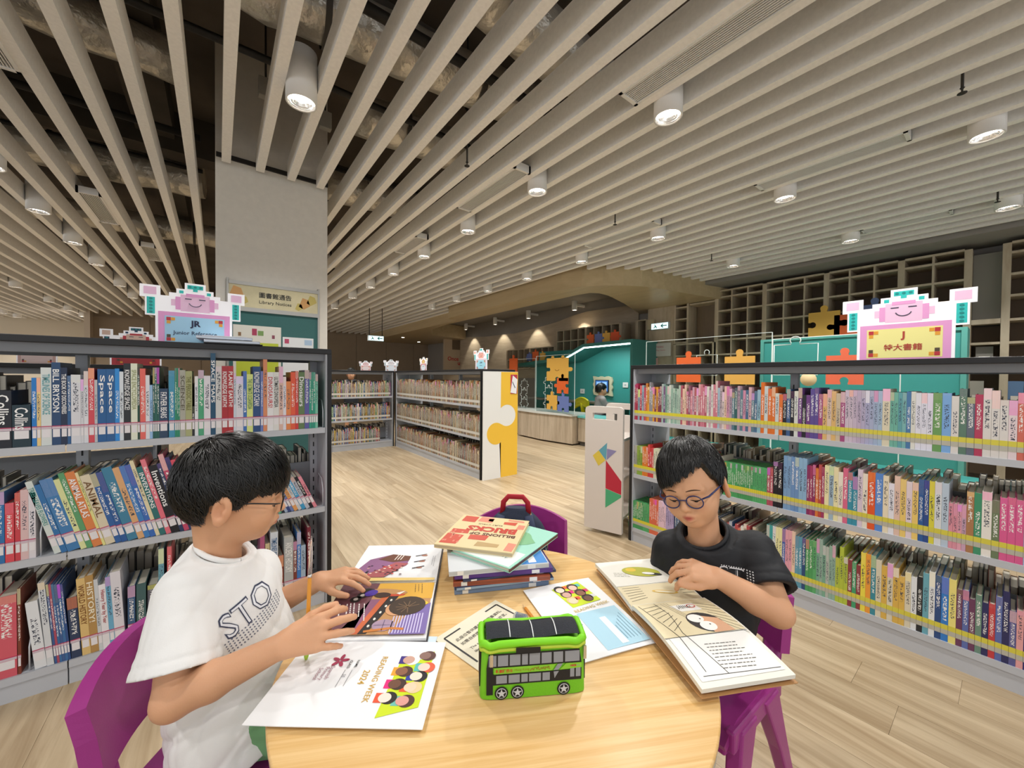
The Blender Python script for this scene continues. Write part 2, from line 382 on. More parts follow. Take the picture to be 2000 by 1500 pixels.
def beam(x0, x1, y0, y1, z0, z1, lab, m='#4d463d'):
    tag(B().box(x0, x1, y0, y1, z0, z1).build('concrete_beam', M('beam_'+m[1:], m, .9, var=.25, scale=3)), lab, 'beam', 'beams above the slats')
beam(-5, 5, 2.42, 2.56, 3.25, 3.55, 'dark concrete beam above the slats before the pillar')
beam(-5, 5, 4.6, 4.8, 3.2, 3.55, 'dark concrete beam above the slats behind the pillar')
beam(-.55, -.3, -3, 9, 3.3, 3.55, 'dark concrete beam running away above the slats')
t = thing('cable_tray', 'black perforated cable tray hanging above the slats', 'cable tray', (.62, 0, 2.95))
for sx in (-.05, .05): B().box(sx-.004, sx+.004, -.5, 1.75, 0, .05).build('side_rail', dk, t)
for k in range(18): B().box(-.05, .05, -.45+k*.125, -.43+k*.125, 0, .01).build('rung', dk, t)
for (x, y, lab) in ((.25, 2.95, 'left of the hanging lamp'), (.62, 3.05, 'right of the hanging lamp'), (.98, 1.48, 'beside the bending duct')):
    t = thing('junction_box', 'small pale junction box on the ceiling services '+lab, 'junction box', (x, y, 2.98), group='junction boxes')
    B().box(-.04, .04, -.025, .025, 0, .12).build('case', M('box_grey', '#a9a59b', .5), t, bevel=.004); B().tube([(0, 0, .12), (0, 0, .55)], .006, 6).build('conduit', dk, t)
# pillar
pil_m = M('pillar_paint', '#dbd6cc', .7, var=.03, scale=30)
pb = B().box(-.01, .72, 3.45, 4.2, 0, 3.55); pil = struct(pb.build('pillar', pil_m, bevel=.004))
B().box(-.005, .72, 3.435, 3.45, 2.745, 2.775).build('slat_rail', dk, pil)
# walls
brown = M('wall_brown', '#9a8873', .6, var=.05, scale=3)
wf = struct(B().box(-2.55, 7.2, 14.22, 14.4, 0, 3.55).build('wall_far', brown))
for k in range(9): B().box(-2.5+k*1.07, -1.45+k*1.07, 14.2, 14.22, .05, 2.68).build('wall_panel', brown, wf)
struct(B().box(-9, -2.55, 16.5, 16.7, 0, 3.55).build('wall_left', M('wall_cream', '#d9cdb8', .8)))
struct(B().box(-2.6, -2.5, 13.9, 16.5, 0, 3.0).build('wall_return', M('wall_edge', '#cdbfae', .6)))
grey_w = M('wall_grey', '#918c86', .7, var=.03)
struct(B().box(6.66, 6.8, -4, 14.2, 0, 3.55).build('wall_right', grey_w))
struct(B().box(5.96, 6.62, -4, 3.0, 2.66, 2.9).build('trim_1', grey_w))
# curved wooden bulkhead
ply = wood('bulkhead_wood', '#b7a27d', '#c4b08a', rough=.38, stretch=(6, .5, 6), scale=1.6, bump=.01)
outer = [(6.62, 2.78), (5.9, 2.92), (5.4, 3.0), (4.95, 3.06), (4.65, 3.14), (4.42, 3.27), (4.2, 3.45), (4.03, 3.68), (3.95, 4.0), (3.93, 4.5), (3.95, 6), (3.97, 7.45), (4.02, 7.55), (4.28, 7.62), (4.28, 14.2), (6.62, 14.2)]
inner = [(6.62, 11.2), (5.2, 10.8), (4.6, 9.6), (4.42, 8.4), (4.40, 6), (4.38, 4.1), (4.42, 3.87), (4.55, 3.8), (4.8, 3.82), (5.5, 4.05), (6.62, 4.5)]
bulk = struct(B().prism(outer+inner, 2.48, 2.9).build('ceiling_bulkhead', ply))
struct(B().box(4.3, 6.62, 3.3, 11.3, 2.92, 2.98).build('ceiling_recess', grey_w))
for p in ((787, 659), (818, 668), (858, 673)):
    q = at_z(p[0], p[1], 2.478)
    t = thing('recessed_light', 'small round recessed light in the wooden ceiling, %s from left' % ords[(787, 818, 858).index(p[0])], 'ceiling light', q, group='recessed lights')
    B().lathe([(.06, 0), (.06, -.006), (.048, -.006), (.048, 0)], 20).build('rim', white, t); B().lathe([(0, -.003), (.048, -.003)], 20).build('lens', lens_m, t)
# ============================================================ right wall: cube shelving, booth, counter, puzzle screens
XW = 6.3
shelfwood = wood('shelf_wood', '#a8987f', '#bcae97', rough=.5, stretch=(4, 4, .6), scale=3, bump=.01)
darkback = M('shelf_back', '#6a5a4a', .7)
def ypx(x, X=XW): return at_x(x, 740, X).y
def zpx(x, y, X=XW): return at_x(x, y, X).z
Yd = [ypx(p) for p in (1397, 1490, 1610, 1755, 1885, 1960)]
Zr = [.0, .45, .9, 1.36, 1.60, 1.83, 2.07, 2.285, 2.50]
def cubes(lab, bays, zr, top):
    """bays: list of (y_hi, y_lo, cells)"""
    ys = [b[0] for b in bays]+[b[1] for b in bays]
    t = thing('cube_shelving', lab, 'shelving', (XW, (max(ys)+min(ys))/2, 0)); oy = t.location.y
    B().box(.30, .315, min(ys)-oy, max(ys)-oy, zr[0], top).build('back_panel', darkback, t)
    for yh, yl, n in bays:
        B().box(0, .30, yh-oy-.028, yh-oy+.028, zr[0], top).build('upright', shelfwood, t)
        for k in range(1, n):
            y = yh+(yl-yh)*k/n-oy; B().box(.004, .30, y-.009, y+.009, zr[0], top).build('divider', shelfwood, t)
        for z in zr+[top]:
            B().box(.002, .30, yl-oy+.028, yh-oy-.028, z-.012, z+.012).build('shelf', shelfwood, t)
    y = bays[-1][1]-oy; B().box(0, .30, y-.028, y+.028, zr[0], top).build('upright', shelfwood, t)
    return t
cubes('tall wooden cube shelving of empty square boxes along the right wall', [(Yd[0], Yd[1], 3), (Yd[1], Yd[2], 3), (Yd[2], Yd[3], 3), (Yd[3], Yd[4], 2)], Zr, 2.60)
cubes('narrow wooden cube shelving at the right edge of the view', [(Yd[5], -.9, 3)], Zr, 2.60)
t = thing('wall_recess', 'plain grey tall recess panel between two cube shelvings', 'panel', (XW, (Yd[4]+Yd[5])/2, 0))
B().box(.12, .14, Yd[5]+.03-t.location.y, Yd[4]-.03-t.location.y, 1.85, 2.55).build('panel', M('recess_grey', '#8a877f', .8), t)
B().box(0, .14, Yd[5]+.03-t.location.y, Yd[4]-.03-t.location.y, 1.80, 1.85).build('ledge', shelfwood, t)
for z in (1.36, 1.6): B().box(0, .3, Yd[5]+.03-t.location.y, Yd[4]-.03-t.location.y, z-.012, z+.012).build('shelf', shelfwood, t)
B().box(.29, .3, Yd[5]+.03-t.location.y, Yd[4]-.03-t.location.y, .2, 1.8).build('back', darkback, t)
# left end of the wall: plain wood bay, narrow shelves
ya, yb, yc, yd, ye = ypx(1242), ypx(1262), ypx(1316), ypx(1341), ypx(1397)
cubes('low wooden cube shelving beneath the plain wood recess', [(yc, ye+.03, 3)], [.0, .45, .9, 1.36, 1.6], 1.80)
t = thing('shelf_column', 'narrow column of open wooden shelves beside the exit sign', 'shelving', (XW, (yc+yd)/2, 0)); h = (yc-yd)/2
for z in (1.83, 2.03, 2.23, 2.43): B().box(.002, .3, -h, h, z-.012, z+.012).build('shelf', shelfwood, t)
for y in (-h, h): B().box(0, .3, y-.016, y+.016, 1.81, 2.5).build('upright', shelfwood, t)
B().box(.3, .312, -h, h, 1.8, 2.5).build('back_panel', darkback, t)
t = thing('wood_recess', 'plain brown wood recess left of the cube shelving', 'panel', (XW, (yd+ye)/2, 0)); h = (yd-ye)/2-.03
B().box(.26, .3, -h, h, 1.82, 2.46).build('back_panel', wood('recess_wood', '#6e5d49', '#7d6b55', stretch=(4, 4, .6)), t); B().box(0, .3, -h, h, 2.445, 2.47).build('top_board', shelfwood, t)
t = thing('wood_pier', 'pale wood clad pier carrying the exit sign', 'panel', (XW, (yb+yc)/2, 0)); h = (yb-yc)/2-.02
B().box(0, .3, -h, h, 0, 2.48).build('cladding', shelfwood, t)
cubes('slim wooden shelving at the right end of the teal booth', [(ya, yb, 1)], [.0, .45, .9, 1.3, 1.62], 2.3)
yf, yg = ypx(985), ypx(1218)
# cube shelving over the booth, two steps
y1, y2 = ypx(1086), ypx(1210)
cubes('upper cube shelving over the teal booth, higher step', [(y1, (y1+y2)/2, 4), ((y1+y2)/2, y2, 4)], [1.55, 1.80, 2.05], 2.30)
y3 = ypx(990)
cubes('upper cube shelving over the teal booth, lower step', [(y3, (y3+y1)/2, 4), ((y3+y1)/2, y1+.06, 4)], [1.45, 1.68], 1.95)
# wavy wood panel under the wall spots
wp = [(862, 661), (880, 659), (940, 657), (1000, 650), (1040, 640), (1080, 628), (1110, 616), (1140, 607), (1180, 601), (1240, 593)]
poly = [(at_x(a, b, 6.5).y, at_x(a, b, 6.5).z) for a, b in wp]
poly += [(poly[-1][0], 1.2), (poly[0][0], 1.2)]
tag(B().prism(poly, 6.622, 6.656, ax='x').build('wave_panel', wood('wave_wood', '#a59680', '#b8aa94', stretch=(2, .6, 4))), 'beige panel with a wavy upper edge lit by spotlights', 'panel')
for i, p in enumerate(((1122, 606), (1032, 622), (967, 634), (910, 644))):
    q = at_x(p[0], p[1], 6.30)
    t = thing('wall_spotlight', 'white cylinder wall spotlight, %s from the right' % ords[i], 'spotlight', q, group='cylinder wall spotlights')
    B().lathe([(0, .24), (.058, .24), (.06, .235), (.06, 0), (.05, 0), (.048, .02)], 24).build('housing', white, t)
    B().lathe([(0, .03), (.05, .03)], 20).build('lens', lens_m, t)
    B().box(.05, .32, -.02, .02, .1, .15).build('bracket', white, t)
    ld = bpy.data.lights.new('spot_beam', 'SPOT'); ld.energy = 38; ld.spot_size = 1.3; ld.spot_blend = .3; ld.shadow_soft_size = .03; ld.color = (1, .93, .8)
    lo = bpy.data.objects.new('spot_beam', ld); COL.objects.link(lo); lo.parent = t; lo.location = (.02, 0, -.01); lo.rotation_euler = (0, -.25, 0)
# ---------------------------------------------------------- teal booth
teal = M('teal_paint', '#3f9a94', .5); teal2 = M('teal_panel', '#5aa59b', .55)
XB = 5.55
rf = [at_x(a, b, XB) for a, b in ((1002, 716), (1092, 705), (1138, 678), (1231, 669))]
oy = rf[1].y
bt = thing('teal_booth', 'teal computer booth with a stepped sloping roof and light strips', 'booth', (XB, oy, 0))
B().box(.70, .74, rf[3].y-oy, rf[0].y-oy, 0, rf[3].z+.02).build('back_wall', teal, bt)
pr = [(p.y-oy, p.z) for p in rf]; pr2 = [(y, z+.06) for y, z in pr]
B().prism(pr+pr2[::-1], 0, .74, ax='x').build('roof', M('teal_dark', '#3c7f7a', .5), bt)
B().box(0, .74, rf[3].y-oy-.05, rf[3].y-oy, 0, rf[3].z+.06).build('end_wall', M('teal_dark', '#3c7f7a', .5), bt)
led = M('led_strip', '#eafcff', .4, emit=9)
for a, b in ((1, 2), (2, 3)):
    p, q = V((.04, pr[a][0], pr[a][1]-.012)), V((.04, pr[b][0], pr[b][1]-.012))
    B().tube([p, q], .012, 6).build('light_strip', led, bt)
    if a == 2:
        ld = bpy.data.lights.new('booth_strip', 'AREA'); ld.shape = 'RECTANGLE'; ld.size = .05; ld.size_y = abs(q.y-p.y); ld.energy = 14; ld.color = (.9, 1, 1)
        lo = bpy.data.objects.new('booth_strip', ld); COL.objects.link(lo); lo.parent = bt; lo.location = ((p+q)/2+V((.12, 0, -.03)))
B().box(.36, .70, rf[3].y-oy, rf[0].y-oy, .70, .735).build('desk_top', M('booth_desk', '#8d8478', .5), bt)
# sockets and dispenser on the booth wall
for p, lab in (((1138, 764), 'beside the yellow chair'), ((1222, 752), 'at the booth entrance')):
    q = at_x(p[0], p[1], XB+.695)
    t = thing('wall_socket', 'white wall socket plate '+lab, 'socket', q, group='sockets in the booth')
    B().box(-.012, 0, -.06, .06, -.05, .05).build('plate', white, t, bevel=.003); B().box(-.015, -.012, -.02, .02, -.015, .015).build('switch', M('socket_grey', '#b9bcbc', .5), t)
# wall monitor with a cream puzzle frame
mc = at_x(1177, 754, XB+.66)
t = thing('wall_monitor', 'computer monitor in a cream puzzle-edged frame on the teal wall', 'monitor', mc)
fr = []
for k in range(64):
    th = 2*math.pi*k/64; c_, s_ = math.cos(th), math.sin(th); q = max(abs(c_), abs(s_)); wv = 1+.05*math.sin(th*10)
    fr.append((c_/q*.235*wv, s_/q*.19*wv))
B().prism(fr, -.01, .03, ax='x').build('frame', M('monitor_frame', '#d9cfae', .6), t)
B().box(-.03, -.01, -.17, .17, -.125, .125).build('casing', M('black_plastic', '#17181a', .35), t, bevel=.003)
sc_ = B().box(-.033, -.0302, -.155, .155, -.11, .11).build('screen', M('screen_blue', '#2f65a8', .3, emit=.7), t)
s2 = B()
for y in (-.075, .07):
    s2.box(-.0345, -.033, y-.055, y+.06, .02, .085).box(-.0345, -.033, y-.055, y+.06, -.09, .0)
s2.build('screen_windows', M('screen_light', '#8fb8ea', .3, emit=.8), t)
# yellow chair
yc_ = at_x(1134, 800, 5.68); t = thing('yellow_chair', 'yellow plastic swivel chair in the teal booth', 'chair', (5.68, yc_.y, 0))
yel = M('yellow_plastic', '#d9cf1f', .35)
B().lathe([(0, .42), (.17, .43), (.2, .46), (.19, .48), (0, .47)], 20).build('seat', yel, t)
B().slab(lambda u, v: (.02+.03*math.sin(v*3), -.17+.34*u, .66+.17*v-.06*(2*u-1)**2), .03, 10, 4).build('backrest', yel, t)
B().tube([(.1, 0, .44), (.06, 0, .6), (.03, 0, .72)], .04, 8).build('neck', yel, t)
B().tube([(0, 0, .05), (0, 0, .42)], .03, 8).build('column', M('chrome', '#c8c8c8', .2, metal=1), t)
for k in range(5):
    a = k*1.2566; B().tube([(0, 0, .06), (.2*math.cos(a), .2*math.sin(a), .03)], .018, 6).build('foot', M('chrome'), t)
# ---------------------------------------------------------- counter
cw = wood('counter_wood', '#a6957e', '#c7b7a0', rough=.5, stretch=(5, 5, .5), scale=3, bump=.01)
ca, cb = at_z(1032, 857, 0), at_z(1118, 870, 0)
t = thing('counter', 'low wood grain counter with pale top before the teal booth', 'counter', (5.0, 4.75, 0))
top = zpx(1118, 809, 5.0)
B().prism([(0, 0), (.45, 0), (.45, 1.5), (-.04, 1.5), (-.10, .75)], .03, top-.04).build('front', cw, t)
B().prism([(-.03, -.02), (.47, -.02), (.47, 1.52), (-.07, 1.52), (-.13, .75)], top-.04, top).build('top', M('counter_top', '#d5d8d2', .4), t)
B().box(.05, .42, .03, 1.45, 0, .03).build('plinth', M('plinth_dark', '#4f4a44', .7), t)
t = thing('teal_counter', 'wood grain counter with bright teal top right of the computer desk', 'counter', (5.12, 3.55, 0))
B().box(0, .39, 0, 1.17, .08, .50).build('front', cw, t); B().box(-.02, .41, -.02, 1.17, .50, .535).build('top', M('teal_top', '#6fc4c0', .4), t); B().box(.03, .36, .02, 1.15, 0, .08).build('plinth', MATS['plinth_dark'], t)
t = thing('side_counter', 'farther wood grain counter at the left of the booth', 'counter', (5.05, 6.4, 0))
B().box(0, .45, 0, 1.6, .03, .52).build('front', cw, t); B().box(-.02, .47, -.02, 1.62, .52, .55).build('top', MATS['counter_top'], t); B().box(.03, .4, .03, 1.5, 0, .03).build('plinth', MATS['plinth_dark'], t)
# ---------------------------------------------------------- jigsaw pieces
def jig(y0, z0, s, tabs, r=.17):
    """outline of a jigsaw piece: tabs = (top, right, bottom, left) each 1 knob, -1 notch, 0 flat; y to the left, z up"""
    def side(a, b, t):
        a, b = V((a[0], a[1], 0)), V((b[0], b[1], 0)); d = (b-a); L = d.length; d = d/L; n = V((-d.y, d.x, 0))*-1*t
        if t == 0: return [a]
        out = [a, a+d*L*.40]
        c = a+d*L*.5+n*r*L*.78
        for k in range(11):
            th = math.radians(-125+k*25)
            out.append(c+d*math.sin(th)*r*L*.72+n*math.cos(th)*r*L*.72)
        out.append(a+d*L*.60)
        return out
    A, B_, C, D = (y0, z0+s), (y0+s, z0+s), (y0+s, z0), (y0, z0)
    pts = side(A, B_, -tabs[0])+side(B_, C, -tabs[1])+side(C, D, -tabs[2])+side(D, A, -tabs[3])
    return [(p.x, p.y) for p in pts]
def jigsaw(name, lab, pos, s, tabs, col, th=.02, grp='coloured jigsaw pieces', flip=1):
    o = B().prism([(flip*-p[0], p[1]) for p in jig(-s/2, 0, s, tabs)], -th/2, th/2, ax='x').build(name, K(col, .5), loc=pos)
    return tag(o, lab, 'jigsaw piece', grp)
ORG, BLU, YEL = '#e0662f', '#6a7cb8', '#dfae4f'
jz = lambda x, y, X: at_x(x, y, X)
for x, col, tabs, lab in ((1034, BLU, (1, 0, 0, 1), 'blue jigsaw piece on the lower booth roof'), (1046, ORG, (1, 0, 0, 0), 'orange jigsaw piece on the lower booth roof'), (1060, YEL, (1, 1, 0, 0), 'yellow jigsaw piece on the lower booth roof')):
    q = at_x(x, 704, XB+.1); q.z = rf[1].z+.062+(rf[0].z-rf[1].z)*.3; jigsaw('jigsaw_piece', lab, q, .16 if col != ORG else .2, tabs, col)
for i, (x, col, tabs, lab) in enumerate(((1153, ORG, (1, 0, 0, -1), 'orange jigsaw piece at the left on the upper booth roof'), (1169, BLU, (1, 1, 0, 0), 'blue jigsaw piece on the upper booth roof'), (1184, YEL, (1, 0, 0, 0), 'yellow jigsaw piece on the upper booth roof'), (1201, '#d9552a', (1, 1, 0, 1), 'darker orange jigsaw piece at the right on the upper booth roof'))):
    q = at_x(x, 672, XB+.1+.012*i); q.z = rf[2].z+.062+(rf[3].z-rf[2].z)*(x-1138)/93.; jigsaw('jigsaw_piece', lab, q, .17, tabs, col)
acr = M('acrylic', '#eef6f4', .03, trans=1, ior=1.1, spec=.3)
edge_m = M('acrylic_edge', '#e9f3ef', .3)
def screen(X, pxl, pxr, ytop, ybot, lab):
    a, b = at_x(pxl, ytop, X), at_x(pxr, ytop, X); zt = max(a.z, b.z); zb = at_x((pxl+pxr)/2, ybot, X).z
    t = thing('acrylic_screen', lab, 'screen', (X, (a.y+b.y)/2, max(zb, .45))); h = abs(a.y-b.y)/2; zt -= t.location.z
    B().box(-.004, .004, -h, h, 0, zt).build('pane', acr, t)
    e = B(); e.box(-.005, .005, -h-.004, -h+.002, 0, zt).box(-.005, .005, h-.002, h+.004, 0, zt).box(-.005, .005, -h, h, zt-.002, zt+.004); e.build('edge', edge_m, t)
    return t
def outline(t, pts, name='jigsaw_outline'):
    b = B(); P = [(-.006, y, z) for y, z in pts]
    b.tube(P+[P[0]], .0045, 5); b.build(name, M('white_line', '#dfeae6', .5), t)
s1 = screen(4.95, 1048, 1123, 696, 806, 'clear acrylic screen with jigsaw outlines standing on the counter')
for r in range(3):
    outline(s1, [(.40-p[0]-.16, p[1]) for p in jig(0, .06+r*.2, .19, (1, 1 if r % 2 else -1, -1, 1))])
s1b = screen(5.3, 1008, 1046, 702, 800, 'farther clear acrylic screen with jigsaw outlines')
for r in range(3):
    outline(s1b, [(.12-p[0], p[1]) for p in jig(0, .03+r*.2, .19, (1, -1 if r % 2 else 1, -1, 1))])
def spx(x0, x1, y0, y1, X, tabs, col, lab):
    a, b = at_x(x0, y1, X), at_x(x1, y0, X); s = abs(a.y-b.y)
    q = V((X, (a.y+b.y)/2, min(a.z, b.z))); return jigsaw('jigsaw_piece', lab, q, s, tabs, col, .012)
XS = 4.93
a = at_x(1068, 740, XS); b_ = at_x(1110, 740, XS); wd = abs(a.y-b_.y)
o = B(); s = wd/2; z0 = at_x(1090, 744, XS).z
pp = []
o = B().prism([(-p[0], p[1]) for p in jig(-wd/2, 0, wd, (0, 1, -1, -1), .12)], -.006, .006, ax='x')
o.prism([(-wd*.25+.035*math.sin(k/12*6.283), wd+.02+.035*math.cos(k/12*6.283)) for k in range(12)], -.006, .006, ax='x').prism([(wd*.22+.035*math.sin(k/12*6.283), wd+.02+.035*math.cos(k/12*6.283)) for k in range(12)], -.006, .006, ax='x')
sm = o.build('jigsaw_piece', K(YEL, .5), loc=(XS, (a.y+b_.y)/2, z0)); sm.scale = (1, 1, .75); tag(sm, 'large yellow jigsaw piece with a smile on the counter screen', 'jigsaw piece', 'coloured jigsaw pieces')
B().tube([(-.008, .05*math.cos(th), wd*.5+.03*math.sin(th)) for th in [math.pi+k*math.pi/8 for k in range(9)]], .005, 5).build('smile', K('#8a5f25'), sm)
spx(1088, 1110, 744, 768, XS, (1, -1, -1, 1), ORG, 'orange jigsaw piece below the large yellow one')
spx(1068, 1088, 771, 799, XS, (1, 1, -1, -1), YEL, 'small yellow jigsaw piece at the counter edge')
spx(1089, 1111, 771, 803, XS, (1, 1, -1, 0), BLU, 'blue jigsaw piece at the counter edge')
jigsaw('jigsaw_piece', 'orange jigsaw piece peeking over the middle bookcase', at_x(1003, 726, 5.3), .3, (1, 0, 0, 0), ORG)
# screens behind the right bookcase
t = thing('low_bench', 'low teal bench hidden behind the right bookcase', 'bench', (4.4, .9, 0)); B().box(-.3, .3, -1.2, 1.9, .0, .40).build('base', cw, t); B().box(-.32, .32, -1.22, 1.92, .40, .45).build('seat', teal, t)
s2 = screen(4.6, 1263, 1508, 668, 2000, 'clear acrylic screen with orange and yellow jigsaw shapes'); outline(s2, [(.05-p[0], p[1]+.38) for p in jig(-.0, .42, .24, (1, 0, 0, 0))])
s3 = screen(4.2, 1510, 1760, 663, 2000, 'clear acrylic screen with a red-orange jigsaw shape')
outline(s3, [(.42-p[0]*1.2, p[1]+.4) for p in jig(0, .40, .28, (1, 0, 0, 0))])
def wide(x0, x1, y0, y1, X, tabs, col, lab):
    a, b = at_x(x0, y0, X), at_x(x1, y0, X); zt = a.z; wd = abs(a.y-b.y); zb = at_x((x0+x1)/2, y1, X).z
    o = B().prism([(-p[0], p[1]*1.0) for p in jig(-wd/2, 0, wd, tabs, .17)], -.006, .006, ax='x').build('jigsaw_piece', K(col, .5), loc=(X, (a.y+b.y)/2, zt-wd))
    tag(o, lab, 'jigsaw piece', 'coloured jigsaw pieces')
wide(1322, 1369, 699, 770, 4.589, (1, 0, 0, 0), ORG, 'orange jigsaw shape at the left end behind the right bookcase')
wide(1416, 1475, 697, 770, 4.589, (1, 0, 0, 0), '#e0ab52', 'yellow jigsaw shape behind the right bookcase')
wide(1614, 1688, 695, 770, 4.189, (1, 1, -1, 0), '#e8704f', 'coral jigsaw shape behind the robot sign of the right bookcase')
tag(B().lathe([(0, -.006), (.06, -.006), (.06, .006), (0, .006)], 20).build('round_sign', K('#e5cf9f'), mtx=Matrix.Rotation(math.pi/2, 4, 'Y'), loc=at_x(1579, 741, 4.188)), 'pale round disc behind the right bookcase books', 'disc')
for x, y, s, col, tabs, lab in ((1609, 640, .36, '#d9a648', (1, 1, 0, -1), 'yellow jigsaw piece mounted on the cube shelving'), (1658, 640, .32, '#d35a24', (1, 0, 0, 1), 'orange jigsaw piece mounted on the cube shelving'), (1708, 625, .34, '#5a6a96', (1, 0, 0, 0), 'blue jigsaw piece mounted on the cube shelving')):
    q = at_x(x, y, 6.22); q.z -= .12; jigsaw('jigsaw_piece', lab, q, s*.9, tabs, col)
# teal bench back by the cube shelving
a, b_ = at_x(1492, 668, 5.9), at_x(1878, 645, 5.9)
t = thing('bench_back', 'long teal bench back panel below the cube shelving', 'panel', (5.9, (a.y+b_.y)/2, 0)); h = abs(a.y-b_.y)/2
B().box(.02, .3, -h, h, 0, a.z).build('panel', teal, t); B().box(0, .32, -h-.04, -h, 0, a.z+.03).build('end', teal2, t); B().box(0, .32, h, h+.04, 0, a.z+.03).build('end', teal2, t); B().box(0, .32, -h, h, a.z, a.z+.03).build('cap', teal2, t)
for i, (x0, x1, y0, y1, col) in enumerate(((1905, 1940, 684, 706, '#8f8b84'), (1968, 2000, 738, 752, '#5f7fa5'), (1893, 1922, 733, 765, '#a9a79c'))):
    a, b_ = at_x(x0, y1, 6.4), at_x(x1, y0, 6.4); a.z = 1.3722 if i == 0 else .9122; b_.z = a.z+(.2 if i == 0 else .30)
    o = B().box(6.40, 6.42, min(a.y, b_.y), max(a.y, b_.y), a.z, b_.z); o.box(6.395, 6.40, min(a.y, b_.y)+.02, max(a.y, b_.y)-.02, a.z+.02, (a.z+b_.z)/2, 1)
    tag(o.build('display_book', [K(col), K('#d8d3c8')]), 'book displayed face out in the cube shelving, %s' % ('grey cover near the top', 'blue cover at the edge', 'pale cover low down')[i], 'book', 'display books')
# ---------------------------------------------------------- exit signs and wall notices
def exit_sign(pos, yaw, lab, rod):
    t = thing('exit_sign', lab, 'exit sign', pos, yaw)
    B().box(-.17, .17, -.03, .03, -.06, .06).build('case', M('sign_case', '#bfc6c6', .4), t, bevel=.004)
    B().box(-.16, .16, -.034, -.03, -.05, .05).build('face', M('exit_face', '#d9fbff', .4, emit=1.5), t)
    g = B(); gm = M('exit_green', '#158f86', .5)
    g.prism([(.02, .0), (.06, .035), (.08, .035), (.055, .008), (.14, .008), (.14, -.008), (.055, -.008), (.08, -.035), (.06, -.035)], -.036, -.034, ax='y')
    g.prism([(-.10, .03), (-.09, .04), (-.08, .03), (-.09, .022)], -.036, -.034, ax='y').prism([(-.095, .02), (-.08, .02), (-.06, -.005), (-.045, -.035), (-.055, -.035), (-.075, -.012), (-.11, -.035), (-.12, -.028), (-.09, -.005)], -.036, -.034, ax='y')
    g.build('running_man_and_arrow', gm, t)
    if rod:
        for x in (-.14, .14): B().tube([(x, 0, .06), (x, 0, .7)], .008, 6).build('rod', dk, t)
q = at_x(1290, 637, 6.268); exit_sign(q, -math.pi/2, 'lit green exit sign with an arrow on the wood pier', False)
tag(B().box(0, .05, -.06, .06, -.09, .09).build('sign_bracket', M('box_cream', '#b8ab8c', .6), loc=at_x(1270, 634, 6.24)), 'cream junction box beside the exit sign', 'box')
exit_sign(V((4.1, 9.3, 0)) + V((0, 0, at_y(734, 661, 9.3).z)) if False else at_y(734, 661, 8.6), 0, 'lit green exit sign hanging from the slatted ceiling', True)
a, b_ = at_x(1263, 697, 6.24), at_x(1309, 669, 6.24)
t = thing('wall_notice', 'white wall notice with pink characters on the wood pier', 'sign', (6.25, (a.y+b_.y)/2, (a.z+b_.z)/2)); h, hz_ = abs(a.y-b_.y)/2, abs(a.z-b_.z)/2
B().box(0, .02, -h, h, -hz_, hz_).build('board', K('#d8d0cc'), t)
b = B(); put_text(b, '電子閱讀站', (-.002, 0, .05), (0, -1, 0), (0, 0, 1), w=.2); put_text(b, 'e-Reading Station', (-.002, 0, -.01), (0, -1, 0), (0, 0, 1), w=.26); b.build('lettering', K('#c05a6a'), t)
a, b_ = at_x(1263, 716, 6.24), at_x(1284, 699, 6.24)
t = thing('wall_poster', 'small pink poster below the wall notice', 'poster', (6.25, (a.y+b_.y)/2, (a.z+b_.z)/2)); h, hz_ = abs(a.y-b_.y)/2, abs(a.z-b_.z)/2
B().box(0, .01, -h, h, -hz_, hz_).build('sheet', K('#d3a3a0'), t); B().prism([(-h*.6, -hz_*.5), (0, hz_*.5), (h*.6, -hz_*.4)], -.002, 0, ax='x').build('print', K('#b5535a'), t)
# cream story wall with red letters, far centre
YS = 11.6
a, b_ = at_y(868, 722, YS), at_y(962, 645, YS)
wl = thing('story_wall', 'cream wall panel with red lettering beyond the middle bookcase', 'panel', ((a.x+b_.x)/2, YS, 0)); h = (b_.x-a.x)/2
B().box(-h, h, 0, .1, 0, b_.z).build('panel', M('story_cream', '#b8a68e', .7), wl)
B().box(-h*.7, h*.05, -.01, 0, at_y(890, 683, YS).z, at_y(890, 664, YS).z).build('dark_window', M('story_dark', '#6b5b48', .5), wl)
b = B(); o = at_y(895, 701, YS); put_text(b, 'Once', (o.x-wl.location.x-.2, -.006, o.z), (1, 0, 0), (0, 0, 1), w=.42, bold=.02); o = at_y(910, 710, YS); put_text(b, 'upon a time', (o.x-wl.location.x+.15, -.006, o.z-.02), (1, 0, 0), (0, 0, 1), w=.95, bold=.02)
b.build('lettering', K('#b3202a'), wl)
B().box(h*.2, h*.9, -.02, 0, .2, at_y(930, 690, YS).z).build('doorway', M('doorway_black', '#231f1c', .6), wl)
